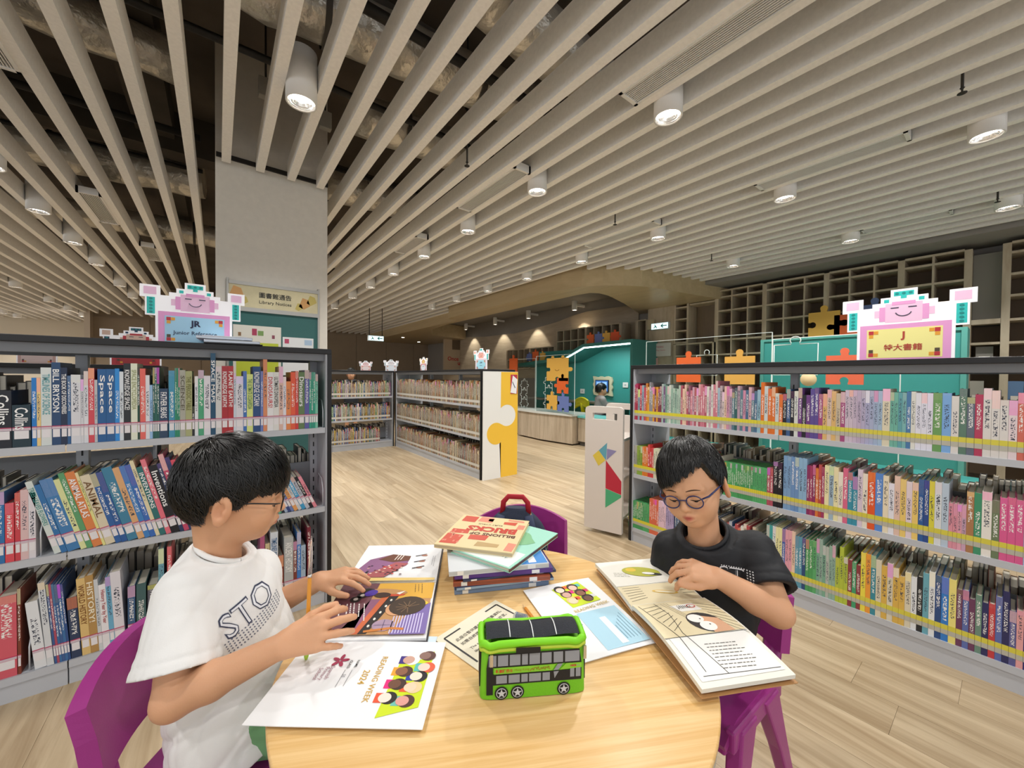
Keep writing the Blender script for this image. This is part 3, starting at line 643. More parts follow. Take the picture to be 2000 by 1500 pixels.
# ============================================================ bookcases
blk = M('case_black', '#1b1b1d', .42); gry = M('case_grey', '#b9bdc4', .45, var=.02); gry2 = M('case_grey_dark', '#85898f', .5)
def bookcase(lab, loc, rot, L, tops, H, bays, D=.5, end_mats=None):
    t = thing('bookcase', lab, 'bookcase', loc, rot)
    B().box(0, L, 0, D, H-.026, H).build('top_panel', blk, t, bevel=.002)
    for x in (0, L-.02):
        e = B().box(x, x+.02, 0, D, 0, H-.026).build('end_panel', blk, t)
    for x in (.02, L-.028): B().box(x, x+.008, .006, D-.006, 0, H-.028).build('end_liner', gry, t)
    for s in (0, 1):
        y0, y1 = ((.03, .05), (D-.05, D-.03))[s]
        B().box(.028, L-.028, y0, y1, H-.062, H-.026).build('top_rail', gry2, t)
    xs = [.028]+[L*(k/bays) for k in range(1, bays)]+[L-.028]
    for i, x in enumerate(xs):
        xa = min(max(x, .045), L-.045)
        p = B().box(xa-.018, xa+.018, D/2-.02, D/2+.02, 0, H-.062).build('upright', gry, t)
        sl = B()
        for k in range(int((H-.2)/.05)): sl.box(xa-.003, xa+.003, D/2-.0206, D/2-.02, .1+k*.05, .125+k*.05)
        sl.build('slots', M('slot_dark', '#23252a', .6), p)
    for bi in range(bays):
        xa, xb = xs[bi]+.002, xs[bi+1]-.002
        for z in tops:
            for s in (0, 1):
                y0, y1 = ((.008, D/2-.022), (D/2+.022, D-.008))[s]
                q = B().box(xa, xb, y0, y1, z-.004, z); yl = y0 if s == 0 else y1
                q.box(xa, xb, yl-.001, yl+.001, z-.028, z+.0); q.build('shelf', gry, t)
        B().box(xa, xb, .012, D-.012, 0, tops[-1]-.03).build('base', gry, t)
        for z in tops[1:]:
            B().box(xa+.03, xb-.03, D/2-.004, D/2+.004, z+.02, z+.20).build('back_plate', gry2, t)
    return t
LC_X0, LC_X1, LC_Y = -1.40, .478, 2.19
LZ = [.93, .514, .093]
left_case = bookcase('grey steel bookcase with black frame behind the boy in white', (LC_X0, LC_Y, 0), 0, LC_X1-LC_X0, LZ, 1.342, 2)
RY0 = 1.725; RZ = [.90, .50, .10]
right_case = bookcase('long grey bookcase with black frame behind the boy in black', (2.43, RY0, 0), -math.pi/2, 2.85, RZ, 1.30, 3)
MY0 = 6.48
mid_a = bookcase('grey bookcase with white and yellow jigsaw end panel', (2.43, MY0, 0), -math.pi/2, MY0-3.76, [.87, .49, .11], 1.30, 3)
mid_b = bookcase('farther grey bookcase joining the jigsaw-ended one at a corner', (.45, MY0+.02, 0), 0, 1.97, [.87, .49, .11], 1.30, 2)
# jigsaw end panel
ep = B().box(2.44, 2.95, 3.728, 3.739, .0, 1.274).build('end_graphic', K('#e3e4e2', .4)); ep.parent = mid_a; ep.matrix_parent_inverse = Matrix.Rotation(math.pi/2, 4, 'Z') @ Matrix.Translation((-2.43, -MY0, 0))
yel_p = K('#e8bb3e', .4)
def arc(cx, cz, r, a0, a1, n=20): return [(cx+r*math.cos(math.radians(a0+(a1-a0)*k/n)), cz+r*math.sin(math.radians(a0+(a1-a0)*k/n))) for k in range(n+1)]
xm = 2.69
pl = [(2.948, 1.27), (xm+.004, 1.27), (xm+.002, .862)]+arc(2.785, .745, .130, 136, -127, 26)+arc(2.625, .535, .130, 53, 314, 26)+[(xm+.006, .43), (xm+.008, .003), (2.948, .003)]
y_ = B().prism(pl, 3.7265, 3.728, ax='y').build('yellow_print', yel_p, ep)
t = thing('clipboard_poster', 'small red and white poster tilted on the yellow end panel', 'poster', (2.885, 3.724, 1.12), 0)
B().box(-.05, .05, -.002, .002, -.115, .12).build('backing', K('#b53a4a'), t); B().prism([(-.055, -.10), (.035, -.115), (.05, .06), (-.02, .11)], -.005, -.002, ax='y').build('sheet', K('#e6e6ea'), t)
B().prism([(-.03, .03), (-.025, .035), (.02, -.04), (.012, -.045)], -.007, -.005, ax='y').build('print', K('#3a4a6a'), t)
# ============================================================ books
bookm = attr_mat('book_cover', .5, titles=True, coat=.15)
PAGE = lin('#d9d2c2')
def book_geo(w, d, h, col, rn, x0=0, y0=0, z0=0, lean=0):
    """verts, faces, corner colours, corner uvs of a book standing with its spine towards -y"""
    bx = []; c = .0022 if w > .009 else .001
    bx.append((0, w, 0, .003, 0, h, col)); bx.append((0, c, .003, d, 0, h, col)); bx.append((w-c, w, .003, d, 0, h, col)); bx.append((c, w-c, .003, d-.004, .003, h-.004, PAGE))
    vs, fs, cc, uv = [], [], [], []
    for bi, (xa, xb, ya, yb, za, zb, q) in enumerate(bx):
        o = len(vs)
        for z in (za, zb):
            for (x, y) in ((xa, ya), (xb, ya), (xb, yb), (xa, yb)): vs.append((x-w/2, y, z))
        for fi, f in enumerate(((3, 2, 1, 0), (4, 5, 6, 7), (0, 1, 5, 4), (1, 2, 6, 5), (2, 3, 7, 6), (3, 0, 4, 7))):
            fs.append(tuple(i+o for i in f)); cc += [(q[0], q[1], q[2], rn)]*4
            uv += [(0, 0), (1, 0), (1, 1), (0, 1)] if (bi == 0 and fi == 2) else [(.5, 0)]*4
    if lean:
        s, c_ = math.sin(lean), math.cos(lean); vs = [(x*c_+z*s, y, -x*s+z*c_) for x, y, z in vs]
    return [(x+x0, y+y0, z+z0) for x, y, z in vs], fs, cc, uv
def mesh_with(name, vs, fs, cc, uv, mats):
    me = bpy.data.meshes.new(name); me.from_pydata(vs, [], fs); color_attr(me, cc)
    ul = me.uv_layers.new(name='UVMap'); ul.data.foreach_set('uv', np.asarray(uv, dtype=np.float32).ravel())
    for m in mats: me.materials.append(m)
    return me
CN = {}
def colname(hx):
    r, g, b = [int(hx[i:i+2], 16) for i in (1, 3, 5)]
    import colorsys
    h, l, s = colorsys.rgb_to_hls(r/255, g/255, b/255)
    if l < .16: return 'black'
    if s < .16: return 'white' if l > .8 else ('light grey' if l > .6 else 'grey')
    n = 'red' if h < .035 or h > .95 else 'orange' if h < .1 else 'tan' if (h < .14 and s < .6) else 'yellow' if h < .19 else 'green' if h < .44 else 'teal' if h < .54 else 'blue' if h < .70 else 'purple' if h < .82 else 'pink'
    if n in ('red', 'orange') and l > .72: n = 'pale pink' if n == 'red' else 'cream'
    elif l > .72: n = 'pale '+n
    elif l < .36: n = 'dark '+n
    return n
def onum(n): return '%d%s' % (n, 'th' if 10 <= n % 100 <= 20 else {1: 'st', 2: 'nd', 3: 'rd'}.get(n % 10, 'th'))
lab_w = K('#e2dfe2', .4); lab_r = K('#b8355f', .4); lab_y = K('#d3c94a', .4); lab_g = K('#b5b3a6', .4)
titlem = {}
def one_book(case, rot, x, z, w, d, h, hx, style, label, group, y=.014, lean=0, title=None, tcol='#f2f2f2', tz=(.38, .9)):
    """an individual book; x,y,z in the bookcase's own frame"""
    rn = random.random(); vs, fs, cc, uv = book_geo(w, d, h, lin(hx), rn)
    o = bpy.data.objects.new('book', mesh_with('book', vs, fs, cc, uv, [bookm if not title else attr_mat('book_plain', .5, coat=.15)])); COL.objects.link(o)
    mw = Matrix.Translation(case.location) @ Matrix.Rotation(rot, 4, 'Z') @ Matrix.Translation((x, y, z)) @ Matrix.Rotation(lean, 4, 'Y')
    o.matrix_world = mw; tag(o, label, 'book', group)
    b = B(); ww = w/2*.98
    if style == 'pink': b.box(-ww*.8, ww*.8, -.0006, 0, .030, .060, 0).box(-ww, ww, -.0007, 0, .0700, .0730, 1).box(-ww, ww, -.0004, 0, .061, .070, 2); mats = [lab_w, lab_r, K('#cbb9c4', .4)]
    else: b.box(-ww, ww, -.0006, 0, .030, .050, 1).box(-ww, ww, -.0007, 0, .050, .071, 0); mats = [lab_y, lab_g]
    lo = b.build('spine_label', mats, o, recalc=False)
    if title:
        b = B(); put_text(b, title, (0, -.0009, h*(tz[0]+tz[1])/2+.005), (0, 0, -1), (1, 0, 0), w=h*(tz[1]-tz[0]), h=w*.72, bold=.012, keep=False)
        b.build('title_lettering', K(tcol, .5), o, recalc=False)
    return o
# ---- left bookcase, top shelf: (photo x left, x right, photo y of top, colour, title, title colour)
TOP = [(-14, 22, 763, '#161a26', 'Collins', 0), (23, 60, 791, '#14303c', 'Collins', 0), (61, 71, 738, '#1f77c4', 0, 0), (71, 79, 738, '#e8c987', 0, 0), (79, 100, 718, '#d4dad8', 'TIMELINES OF SCIENCE', '#5fa0a8'),
       (100, 118, 708, '#24456e', 'BILL BRYSON', 0), (118, 131, 718, '#1a2a48', 'THE BOOK OF DISCOVERIES', 0), (131, 138, 734, '#2a5a8c', 0, 0), (138, 157, 732, '#d5d6dc', 0, 0), (157, 163, 741, '#cfd0d6', 0, 0), (163, 172, 725, '#d8dae0', 0, 0),
       (172, 184, 719, '#cf4a55', 0, 0), (184, 190, 742, '#b9bcc0', 0, 0), (190, 207, 721, '#1f5a94', 'Space', 0), (207, 224, 721, '#1f5a94', 'Space', 0), (224, 233, 720, '#2a8ad6', 0, 0), (233, 241, 726, '#d5dde4', 0, 0),
       (241, 255, 710, '#22262c', 'KNOWLEDGE SPACE!', 0), (255, 268, 710, '#dfe3cf', 'SPACE ENCYCLOPEDIA', '#98a068'), (268, 273, 718, '#24483a', 0, 0), (273, 284, 720, '#e2685f', 0, 0), (284, 292, 733, '#dcdde2', 0, 0), (292, 298, 752, '#8fb8e0', 0, 0),
       (298, 302, 718, '#1f5a52', 0, 0), (302, 306, 718, '#23625a', 0, 0), (306, 311, 718, '#1f5a52', 0, 0), (311, 328, 759, '#27405e', 'FATHER BEARS', 0), (329, 341, 724, '#3f8fb0', 0, 0), (341, 345, 719, '#2a8a6a', 0, 0), (345, 348, 719, '#2a8a6a', 0, 0), (348, 351, 719, '#2f9070', 0, 0),
       (351, 362, 723, '#a8a89c', 'SCIENCE!', '#5d5a4a'), (362, 375, 725, '#a5a878', 'THE PERIODIC TABLE', '#6a6a30'), (375, 380, 794, '#26262a', 0, 0), (380, 387, 735, '#dfe2e6', 0, 0), (387, 398, 723, '#4aa078', 0, 0), (398, 411, 734, '#dcdae2', 0, 0),
       (411, 421, 690, '#24506e', 'SPACE MAPS', 0), (421, 433, 716, '#cfd0cf', 0, 0), (433, 445, 715, '#a8323a', 'KNOWLEDGE EARTH!', 0), (445, 456, 715, '#b03238', 'PLANET EARTH!', 0), (456, 461, 729, '#c9d4e0', 0, 0), (461, 475, 735, '#d8d8e0', 0, 0),
       (475, 482, 725, '#3f6fb5', 0, 0), (482, 494, 731, '#d5e08a', 'THE ULTIMATE OCEANPEDIA', '#4a7a4a'), (494, 509, 716, '#22487c', 'KNOWLEDGE OCEAN!', 0), (509, 514, 725, '#6a7ab8', 0, 0), (514, 522, 702, '#d58a62', 0, 0), (522, 534, 727, '#e2e2e4', 'DINOSAURS!', '#c23a3a'),
       (534, 545, 727, '#dcdcd8', 'ULTIMATE DINOPEDIA', '#2a2a2a'), (545, 553, 716, '#d8b5a8', 0, 0), (553, 559, 736, '#e0dde6', 0, 0), (559, 568, 745, '#e0854a', 0, 0), (568, 577, 727, '#e05a3a', 0, 0), (577, 583, 725, '#c83a3a', 0, 0), (583, 595, 727, '#5f7a50', 'Dinosaurs', 0),
       (595, 604, 723, '#5a5aa0', 0, 0), (604, 608, 727, '#2a9a80', 0, 0), (608, 612, 727, '#2f8f7a', 0, 0), (612, 616, 727, '#2a9a80', 0, 0), (616, 621, 731, '#7ac0a8', 0, 0)]
tdesc = {0: ''}
YF = LC_Y+.014
def put_left(rows, zsh, rowname, lean=0.0, yb=None, ybase=None, start=1):
    n = start-1
    for r in rows:
        (a, b_, yt, hx, ti, tc_) = r[:6]; ln = math.radians(r[6]) if len(r) > 6 else lean
        n += 1
        if ln == 0:
            xa, xb = at_y(a, yt, YF).x, at_y(b_, yt, YF).x; h = at_y((a+b_)/2, yt, YF).z-zsh; xc = (xa+xb)/2; w = max(.004, xb-xa-.0004)
        else:                                   # leaning: a,b are where the foot stands
            yb_ = r[7] if len(r) > 7 else 1080
            xa, xb = at_y(a, yb_, YF).x, at_y(b_, yb_, YF).x; w = max(.004, (xb-xa-.0004)*math.cos(ln)); xc = (xa+xb)/2
            h = (at_y((a+b_)/2, yt, YF).z-zsh)/math.cos(ln)
        h = max(.12, min(h, .40)); z = zsh+(.5*w*abs(math.sin(ln)))+.0004
        lab = '%s%s%s book %s from left on the left bookcase %s shelf' % ('leaning ' if ln else '', 'lettered ' if ti else '', colname(hx), onum(n), rowname)
        one_book(left_case, 0, xc-LC_X0, z, w, random.uniform(.15, .2), h, hx, 'pink', lab, 'books on the left bookcase', lean=ln, title=ti or None, tcol=tc_ or '#f2f2f2')
    return n
put_left(TOP, LZ[0], 'top')
MIDR = [(-16, 8, 962, '#2f6fa8', 0, 0), (9, 27, 983, '#d84a55', 0, 0), (28, 39, 963, '#c8404a', 0, 0), (39, 55, 957, '#d8b8b8', 0, 0), (55, 69, 962, '#d9d4da', 0, 0)]
n_ = put_left(MIDR, LZ[1], 'middle')
cols = [(106, '#cfd8d4', 'TREES LEAVES FLOWERS', '#3f8f8a'), (120, '#2f6ea8', 0, 0), (132, '#3f7ab0', 0, 0), (158, '#d8dca0', 0, 0), (170, '#5a9a6a', 0, 0), (182, '#d8824a', 'ANIMAL ATLAS', '#f4f4f4'), (201, '#e0dc90', 0, 0), (207, '#d8cdb2', 'ANIMAL', '#7a5a3a'), (226, '#2f5f9f', 0, 0), (238, '#2a5a9a', 0, 0), (250, '#3f7f9f', 0, 0),
        (270, '#d8a878', 0, 0), (283, '#3f7fc0', 0, 0), (294, '#3a6ab8', 0, 0), (305, '#e0d5b0', 0, 0), (313, '#2f6f70', 'INVENTIONS', 0), (325, '#e07080', 0, 0), (335, '#1c1c24', 'Inventions', 0), (352, '#2a3a5f', 0, 0), (360, '#c04a6a', 0, 0), (370, '#2f3f6a', 0, 0), (379, '#d04a5a', 0, 0), (388, 0, 0, 0)]
rows = []
for (a, hx, ti, tc_), nx in zip(cols, cols[1:]):
    yb_ = 1083-(a-106)*.19; rows.append((a, nx[0], yb_-142+random.uniform(-9, 9), hx, ti, tc_, -14, yb_))
n_ = put_left(rows, LZ[1], 'middle', start=n_+1)
cols = [(545, '#5fb08a'), (551, '#26303c'), (557, '#9fb0c8'), (563, '#3a4a80'), (569, '#6f7fb0'), (575, '#e0a060'), (583, '#c8ccd0'), (590, '#3f9ac8'), (598, '#b8bcc8'), (606, '#22242a'), (613, '#e08a98'), (620, 0)]
rows = []
for (a, hx), nx in zip(cols, cols[1:]):
    rows.append((a, nx[0], 935-(a-545)*.1, hx, 0, 0, -24, 1005)) 
put_left(rows, LZ[1], 'middle', start=n_+1)
LOW = [(-8, 32, 1165, '#d05a68', 0, 0), (33, 40, 1150, '#7a3a2a', 0, 0), (68, 92, 1172, '#dde0e4', 0, 0, -5, 1300), (92, 106, 1135, '#d0d4d8', 0, 0, -4, 1295), (107, 112, 1138, '#3a5a90', 0, 0, -4, 1290), (112, 117, 1138, '#a84a60', 0, 0, -4, 1290), (117, 122, 1138, '#3a6aa0', 0, 0, -4, 1290), (122, 128, 1138, '#3a5a90', 0, 0, -4, 1288), (128, 134, 1138, '#3a6aa0', 0, 0, -4, 1288), (134, 139, 1138, '#2f4f88', 0, 0, -4, 1286),
       (140, 160, 1165, '#2a3a58', 0, 0, -3, 1285), (161, 178, 1128, '#d8b878', 'WORLD HISTORY', '#7a4a1a', -3, 1280), (178, 194, 1122, '#b08a50', 'HISTORY!', '#f0e8d0', -3, 1278), (194, 202, 1130, '#c8ccd0', 0, 0, -3, 1275), (202, 216, 1140, '#e4e2e6', 'History Year by Year', '#a83a3a', -3, 1272), (216, 226, 1125, '#6aa8c8', 0, 0, -3, 1270), (226, 246, 1115, '#d8d5dc', 0, 0, -3, 1268),
       (249, 264, 1145, '#3a5a80', 0, 0), (266, 285, 1140, '#3f5f60', 0, 0), (288, 308, 1142, '#5a5a66', 0, 0), (309, 320, 1072, '#6aa0b0', 0, 0), (326, 335, 1068, '#d86a70', 0, 0), (345, 360, 1100, '#506080', 0, 0), (508, 517, 1045, '#a85a80', 0, 0), (518, 527, 1062, '#c8b890', 0, 0), (528, 543, 1040, '#cfd6de', 'TIMELINES OF EVERYTHING', '#3a6a9a'), (544, 554, 1085, '#8a4a3a', 0, 0), (555, 573, 1050, '#b0b4b4', 'ANCIENT HISTORY', '#f2f2f0'),
       (573, 580, 1058, '#7a3a30', 0, 0), (580, 588, 1040, '#3a78c0', 0, 0), (588, 597, 1065, '#9fb4c8', 0, 0), (600, 607, 1030, '#7a2a3a', 0, 0)]
put_left(LOW, LZ[2], 'bottom')
# wire bookends of the left case
for x, zz, lab in ((at_y(76, 1080, LC_Y).x, LZ[1], 'on the middle shelf left of the leaning books'), (at_y(78, 1290, LC_Y).x-.03, LZ[2], 'on the bottom shelf beside the white book'), (.44, LZ[0], 'at the right end of the top shelf'), (.44, LZ[1], 'at the right end of the middle shelf')):
    t = thing('bookend', 'pale wire bookend '+lab, 'bookend', (x, LC_Y+.02, zz), group='wire bookends')
    B().tube([(0, 0, .002), (0, 0, .09), (0, .03, .14), (0, .12, .15), (0, .15, .12), (0, .15, .002)], .0025, 6).build('wire', M('wire_white', '#cfd3da', .3, metal=.3), t); B().box(-.06, .0, 0, .15, .0, .0015).build('foot_plate', gry, t)
# ---- right bookcase rows by photo segments
def seg_row(rows, zsh, rowname, indiv_from, stuff, hbase):
    n = 0
    for (a, b_, cols, th, hh, seq) in rows:
        xa, xb = RY0-at_x(a, 740, 2.444).y, RY0-at_x(min(b_, 2060), 740, 2.444).y
        m = max(1, round((xb-xa)/th)); w = (xb-xa)/m
        for k in range(m):
            hx = cols[min(len(cols)-1, int(k/m*len(cols)))] if seq else random.choice(cols)
            h = hh*(1 if seq else random.uniform(.88, 1.08)); x = xa+w*(k+.5)
            if seq != 1 and random.random() < .06: h *= 1.1
            n += 1
            ww = w-.0005
            if a >= indiv_from:
                lab = '%s yellow-labelled book %s from left on the right bookcase %s shelf' % (colname(hx), onum(n), rowname)
                one_book(right_case, -math.pi/2, x, zsh, ww, random.uniform(.15, .2), h, hx, 'yellow', lab, 'books on the right bookcase')
            else:
                stuff_add(stuff, right_case, -math.pi/2, x, .014, zsh, ww, random.uniform(.15, .2), h, hx, 'yellow')
class Stuff:
    def __init__(s): s.v, s.f, s.c, s.u = [], [], [], []
def stuff_add(S, case, rot, x, y, z, w, d, h, hx, style, lean=0, flip=False):
    vs, fs, cc, uv = book_geo(w, d, h, lin(hx), random.random(), lean=lean)
    if style:
        zz = (.030, .050, '#b5b3a6', .050, .071, '#d8cf3a') if style == 'yellow' else (.03, .06, '#d5d3cc', .06, .064, '#9c988e')
        for (za, zb, q) in ((zz[0], zz[1], zz[2]), (zz[3], zz[4], zz[5])):
            o = len(vs); ql = lin(q); vs += [(-w/2, -.0007, za), (w/2, -.0007, za), (w/2, -.0007, zb), (-w/2, -.0007, zb)]; fs.append((o, o+1, o+2, o+3)); cc += [(ql[0], ql[1], ql[2], .5)]*4; uv += [(.5, 0)]*4
    cs, sn = math.cos(rot), math.sin(rot); o = len(S.v); lx, ly, lz = case.location
    for (px, py, pz) in vs:
        if flip: px, py = -px, -py
        X, Y = px+x, py+y; S.v.append((lx+X*cs-Y*sn, ly+X*sn+Y*cs, lz+pz+z))
    S.f += [tuple(i+o for i in f) for f in fs]; S.c += cc; S.u += uv
ST = Stuff()
seg_row([(1239, 1262, ['#a8324a', '#b54a60', '#d8d0d0', '#8fa8b8'], .016, .25, 0), (1262, 1300, ['#9fb8b0', '#d89a3a', '#c8782a', '#7a3a4a', '#6a4a7a', '#8a8a90', '#a03a3a'], .014, .25, 0), (1300, 1330, ['#8fb0a0', '#a8c0b0', '#7aa090', '#c8d0c8', '#5f7a9a'], .014, .25, 0),
         (1330, 1420, ['#d8c8c8', '#b05a6a', '#c8a0b0', '#a0b8c8', '#d8d8d0', '#e0c0a8', '#905a70', '#c87a8a', '#b0a0a8'], .0135, .25, 0), (1420, 1480, ['#3a8a80', '#2f5f60', '#4a6a8a', '#c890a8', '#b098a8', '#d8d8d8', '#5a7a8a', '#d0a8b0'], .0145, .25, 0),
         (1480, 1530, ['#e0e0dc', '#d8702a', '#a8c8d8', '#90b8c8', '#c8d0d0'], .017, .25, 0), (1530, 1600, ['#5a4a90', '#e0e0e0', '#6a3a80', '#7a3a90', '#3a5a8a', '#202028', '#22222a', '#d0d4d0'], .017, .25, 0),
         (1600, 1652, ['#e8d8c8', '#a0487a', '#d8c0b0', '#e0e0d8', '#c8b8a0', '#b0a890', '#d8b070'], .018, .255, 0), (1652, 1725, ['#c8b8c8', '#c0b0c4', '#b8a8c0', '#b0a8c4', '#a8a8c8', '#a4acca', '#9fb0cc', '#a0b8d0'], .0145, .255, 1), (1725, 1740, ['#d8d0b8'], .03, .265, 1),
         (1740, 1772, ['#6fb0a0', '#60a0a8', '#78b0b0'], .012, .25, 2), (1772, 1790, ['#4a78a8', '#d8d8d0'], .018, .255, 1), (1790, 1824, ['#dcdcea'], .0165, .25, 1), (1824, 1860, ['#6a9a5a', '#7aa8dc', '#d8882a'], .021, .252, 1),
         (1860, 1990, ['#c84a6a', '#e0d0d4', '#b03a4a', '#8a3a50', '#b03a5a', '#c0485a', '#a8b8d8', '#b83a4a', '#d8d4d0', '#5a7a6a', '#a83a40', '#606878'], .022, .26, 0), (1990, 2060, ['#cc6a5a', '#c8604f', '#3a5aa0'], .017, .26, 1)], RZ[0], 'top', 1480, ST, .25)
seg_row([(1236, 1290, ['#a8a8a0', '#88a840', '#d87a2a', '#c83a3a', '#d0d0b8'], .015, .21, 2), (1291, 1415, ['#d0c8b8', '#a84a40', '#7a8a50'], .014, .21, 0), (1415, 1502, ['#4aa060', '#46985a', '#52a868'], .0105, .20, 1), (1502, 1514, ['#b05060'], .014, .21, 1), (1514, 1532, ['#1c1c22'], .026, .25, 1), (1534, 1580, ['#7aa0c8', '#6a90c0', '#8ab0d0'], .017, .29, 2),
         (1580, 1615, ['#a03a60', '#b84a3a', '#d87a3a', '#8a3060'], .013, .25, 0), (1615, 1700, ['#d86a8a', '#e8e0b0', '#3a90a8', '#e0e0e4', '#d8c8d8', '#e8e0d0', '#a0b8c8'], .019, .26, 0), (1700, 1730, ['#e05a2a', '#5a8ad0'], .024, .27, 1), (1730, 1800, ['#e0d0d8', '#e8dcc0', '#a83a3a', '#e8c870', '#e4e4ec', '#e0c0b0'], .019, .255, 0),
         (1800, 1832, ['#2a5a9a', '#2a4a8a', '#d8d040'], .018, .27, 1), (1832, 1860, ['#d8dce0', '#b8c8d8'], .018, .27, 1), (1860, 1895, ['#d890a0', '#e0a0b0', '#c8a0b8'], .011, .19, 1), (1895, 1925, ['#a87850', '#3f8f6a', '#9a6a40'], .019, .25, 1), (1925, 1945, ['#e8e4dc'], .018, .26, 1), (1945, 2060, ['#3a5a90', '#6a7a5a', '#d85a90', '#5a8ad0', '#b0c0d8'], .02, .26, 0)], RZ[1], 'middle', 1500, ST, .25)
seg_row([(1231, 1272, ['#4aa060', '#46985a', '#52a868'], .0105, .20, 1), (1272, 1320, ['#d86a4a', '#e0c0d0', '#b0a0c8'], .014, .25, 1), (1322, 1500, ['#c8b8a0', '#3a5a80', '#b04a50', '#d8d8d8'], .016, .24, 0), (1503, 1560, ['#3fa0a0', '#d8e0e0', '#e8e4a8', '#3a5aa8', '#e0a0b0', '#e8c8b0'], .015, .29, 1), (1560, 1602, ['#5a98b0', '#2a4a7a', '#4a9a5a', '#5aa86a'], .015, .27, 1),
         (1602, 1640, ['#78a890', '#90b0a0', '#b0b8b0'], .014, .27, 0), (1640, 1690, ['#d8e0d0', '#b0c040', '#8a3a40', '#3f9a6a', '#d8586a'], .016, .235, 0), (1690, 1720, ['#e8d84a', '#e89a3a', '#3a8a9a'], .02, .28, 1), (1720, 1790, ['#d8d0b8', '#d8b050', '#1e1e24', '#d8a890', '#22283a', '#2a6a80'], .018, .25, 0), (1790, 1850, ['#d88a80', '#6aa8b8', '#2a4a80', '#e0e4e8', '#7a98b8', '#26282c'], .019, .26, 0),
         (1850, 1880, ['#2f7ac8', '#e8dc80', '#26262c'], .02, .27, 1), (1880, 2060, ['#6a3a5a', '#8a4a6a', '#2a2a5a', '#5a6aa8', '#c03a40', '#2a2a70', '#e0a0a0', '#6a8a7a', '#5a5a90'], .017, .24, 0)], RZ[2], 'bottom', 1500, ST, .25)
MUT = ['#8f7a62', '#a89878', '#7a5a48', '#b09a80', '#6f7a6a', '#9a5a48', '#c8b898', '#5a6a70', '#84704f', '#b8a88a', '#7a8a80', '#a0703a', '#d8ccb0', '#6a4a50']
MUT2 = MUT+['#3a5a8a', '#5a7ab0', '#c8a83a', '#5a8a5a', '#8a4a7a', '#c86a3a', '#d8dce0']
def fill(case, rot, x0, x1, z, pal, hm, y=.014, flip=False, style='grey', tm=(.007, .016)):
    x = x0
    while x < x1:
        w = random.uniform(*tm); h = hm*random.uniform(.82, 1.1)
        stuff_add(ST, case, rot, x+w/2, y, z, w-.0004, random.uniform(.14, .19), h, random.choice(pal), style, flip=flip); x += w
LA = MY0-3.76
for z, hm in ((.87, .27), (.49, .25), (.11, .25)): fill(mid_a, -math.pi/2, .05, LA-.05, z, MUT, hm)
for z, hm in ((.87, .25), (.49, .25), (.11, .24)): fill(mid_b, 0, .1, 1.9 if z > .2 else 1.72, z, MUT2, hm)
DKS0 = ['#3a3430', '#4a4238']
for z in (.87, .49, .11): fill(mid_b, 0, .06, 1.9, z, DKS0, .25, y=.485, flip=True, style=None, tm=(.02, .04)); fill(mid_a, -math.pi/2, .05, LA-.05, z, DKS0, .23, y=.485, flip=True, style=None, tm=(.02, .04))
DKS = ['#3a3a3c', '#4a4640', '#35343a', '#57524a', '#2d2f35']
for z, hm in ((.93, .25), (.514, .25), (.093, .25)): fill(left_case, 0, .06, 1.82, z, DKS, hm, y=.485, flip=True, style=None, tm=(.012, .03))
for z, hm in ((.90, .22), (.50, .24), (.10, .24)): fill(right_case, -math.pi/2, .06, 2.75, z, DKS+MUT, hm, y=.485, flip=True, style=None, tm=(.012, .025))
me = mesh_with('books_in_rows', ST.v, ST.f, ST.c, ST.u, [bookm]); so = bpy.data.objects.new('books_in_rows', me); COL.objects.link(so)
tag(so, 'remaining rows of small books on the far shelves of the bookcases', 'books', kind='stuff')
